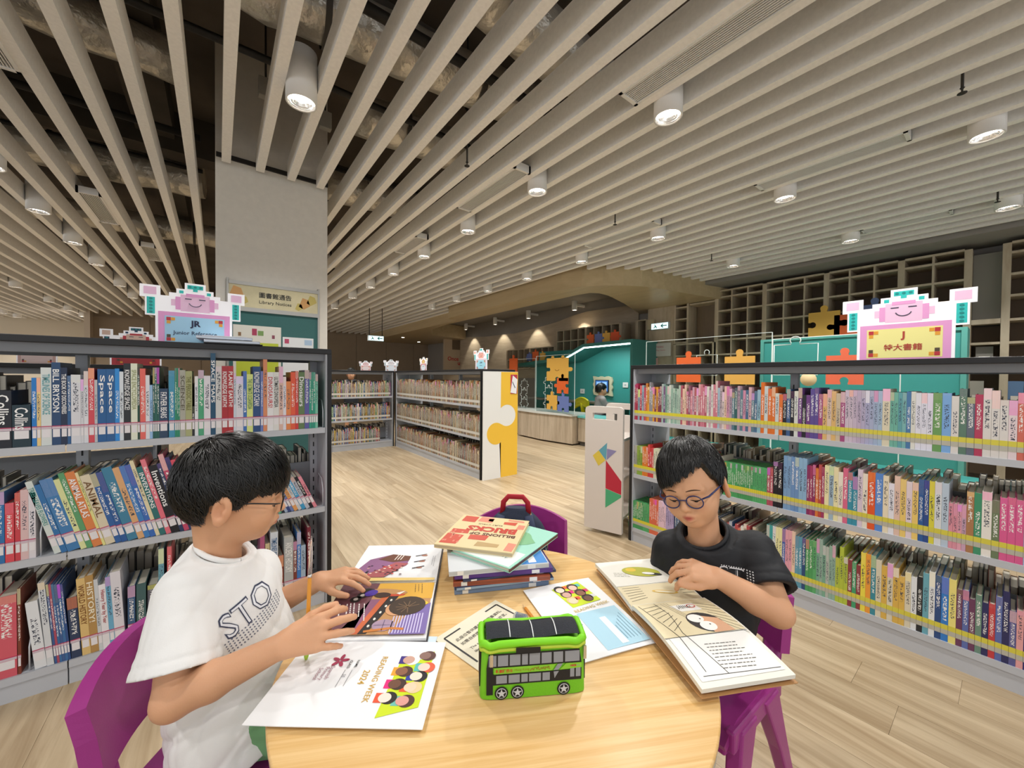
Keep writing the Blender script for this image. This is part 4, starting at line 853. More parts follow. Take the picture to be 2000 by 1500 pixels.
# ============================================================ robot signs, trays, notice board, trolley
def sq(b, x0, x1, y0, y1, d, mi): b.box(x0, x1, -d, -d+.0006, y0, y1, mi)
def robot(name, lab, loc, rot, s, panel, pal=('#e9a3d6', '#f3c9e6', '#35c7c2'), text=None, small=False):
    t = thing(name, lab, 'sign', loc, rot, 'robot-shaped shelf signs')
    o = B(); u = .01*s
    out = [(-16.5, 0), (16.5, 0), (16.5, 15), (20.5, 15), (20.5, 24.5), (22.5, 24.5), (22.5, 31), (14.5, 31), (14.5, 26), (11, 26), (11, 28), (8, 28), (8, 30.5), (4.5, 30.5), (4.5, 34), (-4.5, 34), (-4.5, 30.5), (-8, 30.5), (-8, 28), (-11, 28), (-11, 26), (-14.5, 26), (-14.5, 31), (-22.5, 31), (-22.5, 24.5), (-20.5, 24.5), (-20.5, 15), (-16.5, 15)]
    o.prism([(x*u, y*u) for x, y in out], 0, .008, ax='y').build('board', M('sign_white_glow', '#f2f1f4', .4, emit=.25), t)  # board glows faintly on its own, though it is no lamp
    b = B(); m = [K(pal[0], .4), K(pal[1], .4), K(pal[2], .4), K(panel, .4), K('#45415a', .4), K('#1f8f8c', .4), K('#c0353f', .4), K('#e8a33a', .4), K('#5a4a3a', .4)]
    def q(x0, x1, y0, y1, mi, d=.0006): sq(b, x0*u, x1*u, y0*u, y1*u, d, mi)
    q(-15.4, 15.4, .3, 17.5, 0); q(-12.8, 12.8, 1.2, 15.3, 3, .0012)
    q(-6.3, 6.3, 18.3, 27.5, 1); q(-8.4, -6.3, 19, 26, 0, .0012); q(6.3, 8.4, 19, 26, 0, .0012); q(-10.2, -8.4, 21, 24.5, 1); q(8.4, 10.2, 21, 24.5, 1)
    q(-3.4, 3.4, 30.8, 33, 2); q(-1, 1, 29.5, 30.8, 2); q(-6.8, -5, 28, 29.6, 2); q(5, 6.8, 28, 29.6, 2); q(-4, 4, 26.6, 28.2, 0, .0012)
    q(-21, -16, 26, 30, 1); q(16, 21, 26, 30, 1); q(-19.8, -16.6, 15.8, 24.6, 2); q(16.6, 19.8, 15.8, 24.6, 2)
    for sx in (-18.2, 18.2):
        for k in range(5): b.prism([((sx+.75*math.cos(a))*u, (16.7+k*1.75+.6*math.sin(a))*u) for a in [i*.7854 for i in range(8)]], -.0018, -.001, mi=5, ax='y')
    for x in (-2.3, 0, 2.3): b.prism([((x+.7*math.cos(a))*u, (32+.6*math.sin(a))*u) for a in [i*.7854 for i in range(8)]], -.0018, -.001, mi=5, ax='y')
    q(-4.4, -1.6, 25, 25.5, 4, .0016); q(1.6, 4.4, 25, 25.5, 4, .0016)
    b.tube([(2.7*math.sin(a)*u, -.001, (23.4-2.2*math.cos(a))*u) for a in [-1.35+i*.27 for i in range(11)]], .0022*s, 5, mi=4)
    for sx in (-1, 1):
        for sy, yy in ((1, 13.7), (-1, 2.7)):
            x = sx*11.2; q(x-.9, x+.9, yy-.9, yy+.9, 6, .002); q(x-sx*1.8-.8, x-sx*1.8+.8, yy-.8, yy+.8, 7, .002); q(x-.8, x+.8, yy-sy*1.8-.8, yy-sy*1.8+.8, 8 if sy < 0 else 7, .002)
    b.build('printed_robot', m, t, recalc=False)
    if text:
        b = B()
        for body, yy, wd_, hh, col, bold in text: put_text(b, body, (0, -.0022, yy*u), (1, 0, 0), (0, 0, 1), w=wd_*u, h=hh*u, bold=bold)
        b.build('lettering', K(text[0][4], .5), t, recalc=False)
    return t
p = at_y(382, 664, LC_Y+.2)
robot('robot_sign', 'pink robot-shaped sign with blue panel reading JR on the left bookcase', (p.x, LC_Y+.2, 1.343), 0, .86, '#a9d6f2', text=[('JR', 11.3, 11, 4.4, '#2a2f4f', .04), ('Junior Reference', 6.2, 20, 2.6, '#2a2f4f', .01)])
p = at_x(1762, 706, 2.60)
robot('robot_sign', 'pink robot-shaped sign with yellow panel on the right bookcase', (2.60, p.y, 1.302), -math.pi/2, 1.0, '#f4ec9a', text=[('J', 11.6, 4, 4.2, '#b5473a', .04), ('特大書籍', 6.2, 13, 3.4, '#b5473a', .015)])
p = at_x(942, 715, 2.7); robot('robot_sign', 'small robot-shaped sign with blue panel at the jigsaw end of the middle bookcase', (2.68, p.y, 1.302), -math.pi/2, .8, '#a9e0f0', ('#e8d0d8', '#f0b0a0', '#35c7c2'), text=[('J 500', 11, 11, 3.4, '#33456a', .02), ('Literature', 7, 8, 1.6, '#33456a', 0)])
p = at_x(829, 715, 2.7); robot('robot_sign', 'white and yellow robot-shaped sign on the middle bookcase', (2.68, p.y, 1.302), -math.pi/2, .66, '#e4ecf4', ('#c06a70', '#f0d080', '#e8e4e0'), text=[('J 100', 11, 11, 3.4, '#33456a', .02)])
p = at_y(766, 715, 6.7); robot('robot_sign', 'tiny white robot-shaped sign at the bookcase corner', (p.x, 6.75, 1.302), 0, .6, '#dfe6ee', ('#c9cdd6', '#e6e2e6', '#b8c4c8'))
p = at_y(711, 715, 6.9); robot('robot_sign', 'tiny white and pink robot-shaped sign on the farther bookcase', (p.x, 6.8, 1.302), 0, .5, '#e6d8d8', ('#d8a0a0', '#e8c8c8', '#b8c4c8'))
p = at_y(266, 660, 3.7); robot('robot_sign', 'red robot-shaped sign beyond the left bookcase', (p.x, 3.7, 1.262), 0, .78, '#b03a40', ('#c8404a', '#e8c8b8', '#2f4f6a'))
p = at_y(72, 648, 3.7); robot('robot_sign', 'small pale robot-shaped sign far left beyond the left bookcase', (p.x, 3.7, 1.262), 0, .5, '#ead0cc', ('#d8b0a8', '#ead8d0', '#e0d0cc'))
far_case = bookcase('bookcase beyond the left bookcase, mostly hidden', (-2.2, 3.45, 0), 0, 1.9, [.87, .49, .11], 1.26, 2)
# document trays on the left case
p0_, p1_ = at_y(402, 664, LC_Y+.08), at_y(530, 682, LC_Y+.02)
t = thing('document_tray', 'low clear and silver document tray on the left bookcase top', 'tray', (p0_.x+.09, LC_Y+.1, 1.343), -.06)
sil = M('tray_silver', '#b9bfc8', .25, metal=.5)
B().box(-.09, .13, -.11, .12, 0, .004).build('base_plate', blk, t); B().box(-.09, .12, -.10, .1, .004, .018).build('lower_tray', sil, t, bevel=.003); B().box(-.12, .09, -.07, .12, .022, .036).build('upper_tray', sil, t, bevel=.003); B().box(-.10, .07, -.05, .10, .036, .040).build('paper', K('#dfe2e8'), t)
# notice board on the pillar
t = thing('notice_board', 'green library notice board with a patterned header on the pillar', 'notice board', (.352, 3.449, 0))
al = M('aluminium', '#a9a7a2', .35, metal=.6)
B().box(-.29, .29, -.012, 0, .55, 1.69).build('board', M('board_green', '#3f6b6a', .9, bump=.1, bscale=300), t)
for x in (-.3, .29): B().box(x, x+.012, -.03, 0, .5, 1.90).build('side_frame', al, t)
B().box(-.29, .29, -.03, 0, 1.86, 1.885).build('header_rail', al, t); B().box(-.29, .29, -.03, 0, 1.67, 1.70).build('lower_rail', al, t)
hd = B().box(-.29, .29, -.024, 0, 1.70, 1.86).build('header', M('header_cream', '#cfc6a2', .6, var=.12, scale=9), t)
b = B()
for x, z, s, mi in ((-.24, 1.80, .05, 0), (-.2, 1.75, .035, 1), (.2, 1.77, .045, 0), (.25, 1.80, .04, 1), (.16, 1.74, .03, 1)):
    b.prism([(x-s, z-s*.6), (x-s*.2, z-s), (x+s*.8, z-s*.3), (x+s*.5, z+s*.7), (x-s*.4, z+s)], -.0255, -.024, mi=mi, ax='y')
b.build('leaf_print', [K('#c8985f'), K('#bfae62')], hd)
b = B(); put_text(b, '圖書館通告', (-.0, -.0256, 1.80), (1, 0, 0), (0, 0, 1), w=.21, bold=.015); put_text(b, 'Library Notices', (-.0, -.0256, 1.745), (1, 0, 0), (0, 0, 1), w=.21, bold=.008); b.build('lettering', K('#2a2926'), hd, recalc=False)
def poster(lab, x0, x1, z0, z1, base, prints):
    t = thing('poster', lab, 'poster', ((x0+x1)/2, 3.435, z0), group='posters on the notice board'); w, h = (x1-x0)/2, z1-z0
    B().box(-w, w, -.002, 0, 0, h).build('sheet', K(base, .5), t)
    b = B(); ms = []
    for i, (a, b_, c, d, col) in enumerate(prints): b.box(-w+2*w*a, -w+2*w*b_, -.003, -.002, h*c, h*d, i); ms.append(K(col, .5))
    b.build('print', ms, t)
pa, pb_ = at_y(455, 633, 3.435), at_y(549, 690, 3.435)
poster('white poster with a lime green field on the notice board', pa.x, pb_.x, 1.12, pa.z, '#dcdad0', [(.06, .94, .05, .72, '#b8c43a'), (.38, .48, .84, .95, '#a83a5a'), (.5, .62, .84, .92, '#7a9a5a'), (.1, .16, .82, .88, '#8a6a4a'), (.8, .86, .8, .86, '#8a4a5a')])
pa, pb_ = at_y(552, 658, 3.435), at_y(612, 680, 3.435)
poster('smaller white notice sheet beside the lime poster', pa.x, pb_.x, 1.15, pa.z, '#dfe2e4', [(.06, .2, .86, .96, '#b84a6a'), (.25, .75, .72, .78, '#6a6a70'), (.7, .95, .84, .96, '#a8c0d8')])
# trolley in the gap
ta, tb_ = V((2.305, 2.05, 0)), V((2.40, 1.765, 0))
dx = (tb_-ta).normalized(); ang = math.atan2(dx.y, dx.x)
t = thing('book_trolley', 'white book trolley end with tangram print beside the right bookcase', 'trolley', ta, ang); Lt = (tb_-ta).length
def rr(x0, x1, z0, z1, r, n=5):
    o = []
    for cx, cz, a0 in ((x1-r, z1-r, 0), (x0+r, z1-r, 90), (x0+r, z0+r, 180), (x1-r, z0+r, 270)):
        for k in range(n+1): a = math.radians(a0+90*k/n); o.append((cx+r*math.cos(a), cz+r*math.sin(a)))
    return o
trm = M('trolley_white', '#d9d0c8', .4)
def panel(y0, nm):
    b = B(); o_, z0, z1 = .05, .028, .985
    # frame around the handle slot made of four solids
    sx0, sx1, sz0, sz1 = .06, Lt-.045, .885, .935
    prof = rr(0, Lt, z0, z1, .035)
    b.prism([p for p in rr(0, Lt, z0, sz0, .002)], y0, y0+.035, ax='y')
    b.prism([(0, sz0), (sx0, sz0), (sx0, sz1), (0, sz1)], y0, y0+.035, ax='y').prism([(sx1, sz0), (Lt, sz0), (Lt, sz1), (sx1, sz1)], y0, y0+.035, ax='y')
    top = [(0, sz1), (Lt, sz1)]+[(Lt-.03+.03*math.cos(math.radians(a)), z1-.03+.03*math.sin(math.radians(a))) for a in range(0, 91, 15)]+[(.03+.03*math.cos(math.radians(a)), z1-.03+.03*math.sin(math.radians(a))) for a in range(90, 181, 15)]
    b.prism(top, y0, y0+.035, ax='y')
    return b.build(nm, trm, t)
fp_ = panel(0, 'front_panel'); panel(.46, 'rear_panel')
for z in (.12, .42, .72): B().box(.01, Lt-.01, .035, .46, z, z+.02).build('shelf', trm, t)
B().box(Lt*.78, Lt-.05, .002, .03, .888, .932).build('latch', M('latch_grey', '#5a5752', .5), t)
tg = B(); S = Lt
tg.prism([(.22*S, .60), (.38*S, .645), (.56*S, .575), (.38*S, .525)], -.0012, 0, 0, 'y').prism([(.38*S, .645), (.60*S, .71), (.58*S, .575)], -.0012, 0, 1, 'y').prism([(.60*S, .665), (.85*S, .655), (.60*S, .58)], -.0012, 0, 2, 'y')
tg.prism([(.575*S, .575), (.98*S, .43), (.98*S, .33), (.575*S, .36)], -.0012, 0, 3, 'y').prism([(.575*S, .357), (.98*S, .327), (.98*S, .31), (.575*S, .21)], -.0012, 0, 4, 'y')
tg.build('tangram_print', [K('#dcc24a'), K('#5fa0b0'), K('#8a83ac'), K('#b9283c'), K('#4aa878')], fp_)
for x in (.05, Lt-.05):
    for y in (.10, .40): B().lathe([(0, -.012), (.03, -.012), (.03, .012), (0, .012)], 14).build('caster', M('caster_black', '#222222', .5), t, mtx=Matrix.Translation((x, y, .03)) @ Matrix.Rotation(math.pi/2, 4, 'Y'))
# ============================================================ table, chairs and what lies on the table
TZ = .60; TC = V((.5233, .7276, 0)); TR = .4617
tabw = wood('table_oak', '#d8aa66', '#ecc88e', rough=.38, stretch=(.8, 34, 1), scale=2.4, bump=.01)
t = thing('round_table', 'round light oak table where the two boys read', 'table', TC, math.radians(-28))
B().lathe([(0, TZ-.012), (TR-.004, TZ-.012), (TR, TZ-.01), (TR, TZ-.003), (TR-.003, TZ), (0, TZ)], 96).build('tabletop', tabw, t)
B().lathe([(0, TZ-.045), (TR-.012, TZ-.045), (TR-.003, TZ-.035), (TR-.002, TZ-.012), (0, TZ-.012)], 96).build('edge_band', M('table_edge', '#b9b4aa', .5), t)
B().lathe([(0, .03), (.055, .03), (.055, TZ-.045), (0, TZ-.045)], 24).build('pedestal', M('table_metal', '#a9a6a0', .35, metal=.4), t)
B().lathe([(0, 0), (.25, 0), (.25, .012), (.24, .02), (.06, .035), (0, .035)], 40).build('foot_plate', M('table_metal'), t)
# ---- purple one-piece chairs
pur = M('chair_purple', '#9a3180', .32, var=.03, scale=20, bump=.03, bscale=350)
def make_chair(lab, loc, rot, h=.35):
    """faces local +y"""
    t = thing('school_chair', lab, 'chair', loc, rot, 'purple plastic school chairs')
    B().slab(lambda u, v: ((u-.5)*.35, -.16+.33*v, h-.012*math.cos((u-.5)*math.pi)*math.sin(v*math.pi)-.03*max(0, v-.85)/.15), .022, 10, 10).build('seat', pur, t)
    sk = B()
    for s in (-1, 1): sk.box(s*.175-.012, s*.175+.012, -.15, .15, h-.05, h+.004)
    sk.box(-.17, .17, .135, .158, h-.06, h-.02); sk.build('seat_rim', pur, t, bevel=.006)
    for s in (-1, 1):
        for (ya, yb) in ((-.07, -.20), (.07, .19)):
            b = B(); x0 = s*.172; x1 = s*.195
            def ring(x, y, z, wx, wy): return [(x-wx, y-wy, z), (x+wx, y-wy, z), (x+wx, y+wy, z), (x-wx, y+wy, z)]
            vs = ring(x0, ya, h-.01, .02, .045)+ring((x0+x1)/2, (ya+yb)/2, h*.5, .018, .026)+ring(x1, yb, 0, .016, .02)
            fs = [(3, 2, 1, 0), (8, 9, 10, 11)]
            for k in (0, 4):
                for i in range(4): fs.append((k+i, k+(i+1) % 4, k+4+(i+1) % 4, k+4+i))
            b.add(vs, fs); b.build('leg', pur, t, bevel=.006)
    # back panel, curved, with thick rolled rim
    def bk(u, v):
        x = (u-.5)*.385; c = 4*(u-.5)**2
        return (x, -.205+.055*c-.035*v, h+.085+.185*v-.035*c*(v > .5)*(2*v-1)-.01*c)
    B().slab(bk, .030, 20, 8).build('backrest', pur, t, bevel=.007)
    for s in (-1, 1):
        B().tube([(s*.15, -.13, h-.005), (s*.152, -.165, h+.03), (s*.155, -.178, h+.11)], [.03, .026, .024], 8, flat=.55, nrm=(0, 1, 0)).build('back_support', pur, t)
    return t
def head(v): return math.atan2(-v.x, v.y)            # rotation that turns +y to direction v
LB_F = (R0*.99+F0*.05).normalized(); RB_F = (-R0*.8-F0*.6).normalized()
LBH = F0*.90-R0*.625; RBH = F0*1.14+R0*.545
make_chair('purple plastic school chair under the boy in white', LBH-LB_F*.00, head(LB_F))
make_chair('purple plastic school chair under the boy in black', RBH, head(RB_F))
ec = at_z(1022, 985, .62); ec.z = 0
EC_F = (TC-ec).normalized(); EC = ec+EC_F*.24
make_chair('empty purple plastic school chair holding a backpack beyond the table', EC, head(EC_F), .35)
# ---- backpack on the empty chair
t = thing('backpack', 'navy backpack with red carrying handle on the purple chair', 'backpack', EC+V((0, 0, .362))-EC_F*.02, head(EC_F))
navy = M('backpack_navy', '#232c42', .7, bump=.15, bscale=220)
def bag(u, v):
    a = u*2*math.pi; z = v*.30; k = (1-(max(0, v-.45)/.55)**2.6*.72)*(.85+.15*min(1, v*5)); ca, sa = math.cos(a), math.sin(a)
    q = lambda x: math.copysign(abs(x)**.75, x)
    return (.02+.135*k*q(ca), -.055+.07*k*q(sa), z)
b = B().grid(bag, 32, 14); b.add([bag(i/32, 1) for i in range(32)], [tuple(range(32))]); b.add([bag(i/32, 0) for i in range(32)], [tuple(range(32))]); b.build('bag_body', navy, t)
for s in (-1, 1): B().tube([(.02+s*.055, .0, .285), (.02+s*.075, .028, .22), (.02+s*.085, .03, .12), (.02+s*.08, .02, .03)], .018, 8, flat=.4, nrm=(0, 1, 0)).build('shoulder_strap', M('strap_navy', '#2a3450', .7), t)
B().tube([(-.035, -.04, .275), (-.03, -.04, .325), (-.01, -.04, .348), (.05, -.04, .348), (.07, -.04, .325), (.075, -.04, .275)], .011, 8, flat=.45, nrm=(0, 1, 0)).build('handle', M('strap_red', '#b01e2e', .6), t)
pt = B(); rnd = random.Random(3)
for k in range(26):
    u, v = rnd.uniform(.02, .48), rnd.uniform(.2, .93); p = V(bag(u, v)); n = V((p.x-.02, p.y+.055, .02)).normalized(); s = rnd.uniform(.008, .016); th = rnd.uniform(0, 3)
    tx = n.cross(V((0, 0, 1))).normalized(); ty = n.cross(tx)
    pt.add([p+n*.002+(tx*math.cos(th+a)+ty*math.sin(th+a))*s*r_ for a, r_ in ((0, 1.3), (1.3, .25), (3.0, 1.0), (4.2, .35))], [(0, 1, 2, 3)], k % 3)
pt.build('bird_print', [K('#d8dce4'), K('#c9a070'), K('#5f86b0')], t)
# ---- drawing on paper sheets
class Draw:
    """flat prints on a sheet; (s,t) in metres from the sheet's lower left corner"""
    def __init__(s, o, U, W): s.o, s.U, s.W, s.n = V(o), V(U).normalized(), V(W).normalized(), None; s.n = s.U.cross(s.W).normalized(); s.n = s.n if s.n.z > 0 else -s.n; s.b = B(); s.ms = []; s.k = 0
    def mi(s, col):
        m = K(col, .5)
        if m not in s.ms: s.ms.append(m)
        return s.ms.index(m)
    def P(s, x, y, h=0): return s.o+s.U*x+s.W*y+s.n*(h+.0004)
    def poly(s, pts, col, layer=0): s.b.add([s.P(x, y, layer*.00025) for x, y in pts], [tuple(range(len(pts)))], s.mi(col)); return s
    def rect(s, x0, y0, x1, y1, col, layer=0): return s.poly([(x0, y0), (x1, y0), (x1, y1), (x0, y1)], col, layer)
    def ell(s, cx, cy, rx, ry, col, layer=0, n=20, rot=0, a0=0, a1=360):
        c, d = math.cos(rot), math.sin(rot); q = []
        for k in range(n):
            a = math.radians(a0+(a1-a0)*k/(n if a1-a0 >= 360 else n-1)); x, y = rx*math.cos(a), ry*math.sin(a); q.append((cx+x*c-y*d, cy+x*d+y*c))
        return s.poly(q, col, layer)
    def line(s, pts, wd, col, layer=0):
        for (a, b) in zip(pts, pts[1:]):
            d = V((b[0]-a[0], b[1]-a[1], 0)); d.normalize(); nx, ny = -d.y*wd/2, d.x*wd/2
            s.poly([(a[0]+nx, a[1]+ny), (b[0]+nx, b[1]+ny), (b[0]-nx, b[1]-ny), (a[0]-nx, a[1]-ny)], col, layer)
        return s
    def text(s, body, cx, cy, rx, ry, w=None, h=None, col='#222222', layer=1, bold=0, keep=True):
        d = (s.U*rx+s.W*ry).normalized(); u = s.n.cross(d); put_text(s.b, body, s.P(cx, cy, layer*.00025), d, u, w=w, h=h, mi=s.mi(col), bold=bold, keep=keep); return s
    def lines(s, x0, y0, dx, dy, n, ln, step, col, layer=1, wd=.0022, jit=.3):   # rows of small text as dashes
        d = V((dx, dy, 0)).normalized(); p = V((d.y, -d.x, 0))
        for k in range(n):
            l = ln*(1-random.random()*jit); a = V((x0, y0, 0))+p*step*k; q = 0
            while q < l:
                wl = min(random.uniform(.004, .011), l-q); s.line([(a.x+d.x*q, a.y+d.y*q), (a.x+d.x*(q+wl), a.y+d.y*(q+wl))], wd, col, layer); q += wl+.0022
        return s
    def build(s, name, parent):
        o = s.b.build(name, s.ms, None, recalc=False); o.parent = parent; o.matrix_parent_inverse = parent.matrix_world.inverted() if parent.matrix_world != Matrix() else Matrix.Translation(-parent.location); return o
def sheet(parent, nm, o, U, W, su, sw, h, mat, lift=None, nu=10, nw=6, th=.0012):
    o, U, W = V(o), V(U).normalized(), V(W).normalized()
    b = B().slab(lambda u, v: o+U*su*u+W*sw*v+Z0*(h+(lift(u, v) if lift else 0)), th, nu, nw)
    ob = b.build(nm, mat); ob.parent = parent; ob.matrix_parent_inverse = Matrix.Translation(-parent.location); return ob
paper = M('paper_white', '#e9eaec', .6); paper_c = M('paper_cream', '#e3dcc6', .6)
def ortho(o, u, w, T):
    o, u, w = at_z(*o, T), at_z(*u, T), at_z(*w, T); U = (u-o); W = (w-o); su, sw = U.length, W.length; U.normalize(); W = (W-U*W.dot(U)).normalized(); return o, U, W, su, sw
# ---- Reading Week booklet of the boy in white
o, U, W, su, sw = ortho((825, 1430), (457, 1422), (865, 1258), TZ+.004)    # U: down the sheet (towards the boy), W: to the right of the text
su, sw = .305, .212
t = thing('worksheet_booklet', 'white reading week booklet with smiling faces in front of the boy in white', 'booklet', (o.x, o.y, TZ))
sheet(t, 'back_page', o+U*.004+W*.004, U, W, su, sw, .0016, paper)
sheet(t, 'front_page', o, U, W, su, sw, .0042, paper, lift=lambda u, v: .003*math.sin(u*5)*v*(1-v)+.004*max(0, u-.8))
d = Draw(o+Z0*.0053, U, W)
d.poly([(.018, .042), (.088, .018), (.083, .150), (.018, .182)], '#c8dc10')
def kid(x, y, sk, hair, top, s=1.0):
    d.poly([(x+.010*s, y-.012*s), (x+.026*s, y-.012*s), (x+.026*s, y+.012*s), (x+.010*s, y+.012*s)], top, 1); d.ell(x-.003*s, y, .017*s, .0155*s, hair, 2, 18); d.ell(x+.005*s, y, .0135*s, .012*s, sk, 3, 16)
for (x, y, sk, hr, tp) in ((.031, .168, '#8a6a60', '#5a3a34', '#e8e8ea'), (.026, .136, '#f0d0c0', '#e06040', '#58b8b0'), (.062, .155, '#caa090', '#f0efec', '#3a2a80'), (.036, .112, '#f4dccc', '#14141c', '#2a3a98'), (.068, .124, '#8a5a40', '#4a2a20', '#e8a030'), (.040, .085, '#f0cdb0', '#e8c89a', '#e85a2a'), (.072, .092, '#6a4430', '#3a241c', '#e0187a'), (.046, .054, '#d89a90', '#4a2a22', '#68bcae'), (.080, .060, '#f4dccf', '#1a1614', '#e8502a')):
    kid(x, y, sk, hr, tp, .9)
d.text('READING WEEK', .118, .106, 0, -1, w=.115, col='#c9a24a', bold=.012); d.text('2024', .142, .108, 0, -1, w=.036, col='#c9a24a', bold=.012)
d.text('NAME:', .170, .142, 0, -1, w=.021, col='#333333', bold=.01); d.text('CLASS:', .184, .140, 0, -1, w=.022, col='#333333', bold=.01); d.line([(.173, .126), (.173, .085)], .0008, '#444444'); d.line([(.187, .126), (.187, .082)], .0008, '#444444'); d.text('5E', .183, .110, 0, -1, w=.008, col='#8a8a90')
for k in range(5):
    a = k*1.2566+.4; d.ell(.208+.010*math.cos(a), .150+.010*math.sin(a), .0085, .004, '#9a2348', 1, 12, rot=a)
d.text('Spanish', .216, .118, 0, -1, w=.034, col='#a07080'); d.text('Primary', .226, .115, 0, -1, w=.034, col='#a07080'); d.text('School', .236, .114, 0, -1, w=.030, col='#a07080')
d.build('printed_cover', t)
# pale blue sheet showing from under it
o2 = at_z(845, 1247, TZ+.002); t = thing('blue_sheet', 'pale blue printed sheet under the reading week booklet', 'paper', (o2.x, o2.y, TZ))
sheet(t, 'sheet', o2-U*.01-W*.10, U, W, .19, .105, .0009, K('#cfe0ea', .6))
d = Draw(o2-U*.01-W*.10+Z0*.0016, U, W); d.rect(.06, .095, .085, .102, '#8fb4cc').rect(.1, .09, .135, .102, '#a8cce0').rect(.035, .096, .04, .1, '#3a4a5a').build('print', t)
# ---- open picture book (boy in white)
T1 = TZ+.014
C0, U, W, su, sw = ortho((608, 1250), (832, 1244), (690, 1083), T1); W = (at_z(845, 1064, T1)-at_z(832, 1244, T1)); W = (W-U*W.dot(U)*.6).normalized(); pw, ph = .255, .243
C0 = at_z(832, 1244, T1)-U*pw
t = thing('open_picture_book', 'open hardback picture book with purple and orange illustration', 'book', (C0.x, C0.y, TZ))
C1 = V((C0.x, C0.y, TZ))
sheet(t, 'cover', C1-U*.004-W*.004, U, W, pw+.008, 2*ph+.008, .003, M('bookcover_dark', '#2a2630', .4), th=.003)
def lift1(u, v): return .010*math.exp(-((v-.12)/.3)**2)*0+.006*(1-math.exp(-v*12))
sheet(t, 'lower_pages', C1, U, W, pw, ph-.002, .0085, paper, lift=lambda u, v: .003*math.sin(math.pi*min(1, (1-v)*1.1))-.004*max(0, v-.9)/.1, th=.007, nw=14)
sheet(t, 'upper_pages', C1+W*(ph+.002), U, W, pw, ph-.002, .0085, paper, lift=lambda u, v: .003*math.sin(math.pi*min(1, v*1.1))-.004*max(0, .1-v)/.1, th=.007, nw=14)
d = Draw(C1+Z0*.0154, U, W); L = '#f2f0ec'
d.poly([(0, .012), (.25, .008), (.25, .228), (0, .228)], '#b98a58').poly([(.0, .02), (.085, .015), (.10, .228), (0, .228)], '#6a3f48', 1).poly([(.05, .012), (.085, .012), (.125, .15), (.095, .15)], '#8d5a78', 1).poly([(.085, .012), (.098, .012), (.14, .16), (.122, .16)], '#c8643a', 2)
d.poly([(.098, .012), (.118, .012), (.165, .165), (.14, .165)], '#241c1c', 2)
for k in range(5): d.ell(.116+k*.008, .04+k*.026, .003, .005, '#e8e4da', 3, 10)
d.poly([(.10, .16), (.18, .152), (.252, .15), (.252, .228), (.10, .228)], '#d9a63a', 1).poly([(.17, .008), (.252, .008), (.252, .13), (.20, .085)], '#7a68a8', 2)
for k in range(11): d.rect(.168+k*.0068, .012, .1705+k*.0068, .076+k*.001, '#cfc8ea', 3)
d.ell(.150, .042, .026, .022, '#a78fa6', 3).line([(.128, .042), (.172, .042)], .002, '#6f5f80', 4).line([(.150, .022), (.150, .062)], .002, '#6f5f80', 4)
d.line([(.11, .02), (.17, .03), (.2, .026)], .008, '#c77a35', 4)
d.ell(.168, .105, .026, .028, '#d09a70', 4).ell(.194, .118, .046, .040, '#3c2c1f', 5, rot=.3)
for k in range(9): a = .4+k*.55; d.line([(.196, .112), (.196+.03*math.cos(a), .112+.025*math.sin(a))], .002, '#7d6248', 6)
d.ell(.235, .128, .01, .008, '#e8c83a', 4); d.ell(.125, .178, .055, .014, '#cc4a2a', 3, rot=-.15).ell(.135, .185, .05, .012, '#b98a58', 4, rot=-.15).ell(.12, .168, .022, .012, '#3a2018', 5); d.poly([(.155, .175), (.178, .186), (.165, .168)], '#f0ede4', 6)
for x, y in ((.055, .150), (.068, .168)): d.ell(x, y, .014, .014, '#2b2624', 5).ell(x, y, .006, .006, '#c8c2bc', 6)
d.ell(.088, .178, .018, .014, '#4c2f9a', 6, rot=.6).ell(.075, .19, .02, .012, '#2b2624', 5)
for x, n, ln in ((.022, 1, .085), (.040, 3, .08), (.070, 1, .075), (.083, 1, .09)): d.lines(x, .13, .25, -1, n, ln, -.0085, '#efeae8', 5, .0026)
d.lines(.20, .218, .12, -1, 3, .05, -.009, '#5a4a30', 5, .0014)
q = .243
d.poly([(.0, q+.03), (.09, q+.02), (.155, q+.09), (.16, q+.15), (.10, q+.165), (.035, q+.13)], '#8d5f86').poly([(.03, q+.02), (.10, q+.02), (.16, q+.10), (.12, q+.11)], '#a8585a', 1).poly([(.06, q+.13), (.10, q+.165), (.16, q+.15), (.158, q+.12), (.11, q+.11)], '#6a4030', 1).poly([(.0, q), (.25, q), (.25, q+.012), (0, q+.02)], '#e2c67a', 1)
for k in range(40): d.ell(random.uniform(.04, .15), q+random.uniform(.03, .09), .004, .003, random.choice(['#5a3038', '#c8a088', '#d84a40', '#e8d8c8', '#3a2a40']), 2, 8)
for x in (.112, .121, .130): d.line([(x, q+.125), (x+.008, q+.16)], .003, '#efe6dc', 3)
for k in range(3): d.ell(.195+.004*k, q+.075+k*.04, .010, .005, '#b87a60', 1, 10).line([(.175, q+.07+k*.04), (.21, q+.083+k*.04)], .004, '#2a2430', 2)
d.lines(.232, q+.15, 0, -1, 2, .08, -.006, '#8a8a90', 1, .0012)
d.build('printed_picture', t)
# ---- notice card
o, U, W, su, sw = ortho((935, 1292), (1050, 1210), (848, 1250), TZ); su = .142; sw = .205
U = (at_z(1050, 1210, TZ)-at_z(935, 1292, TZ)).normalized(); W = (at_z(965, 1175, TZ)-at_z(1050, 1210, TZ)).normalized()
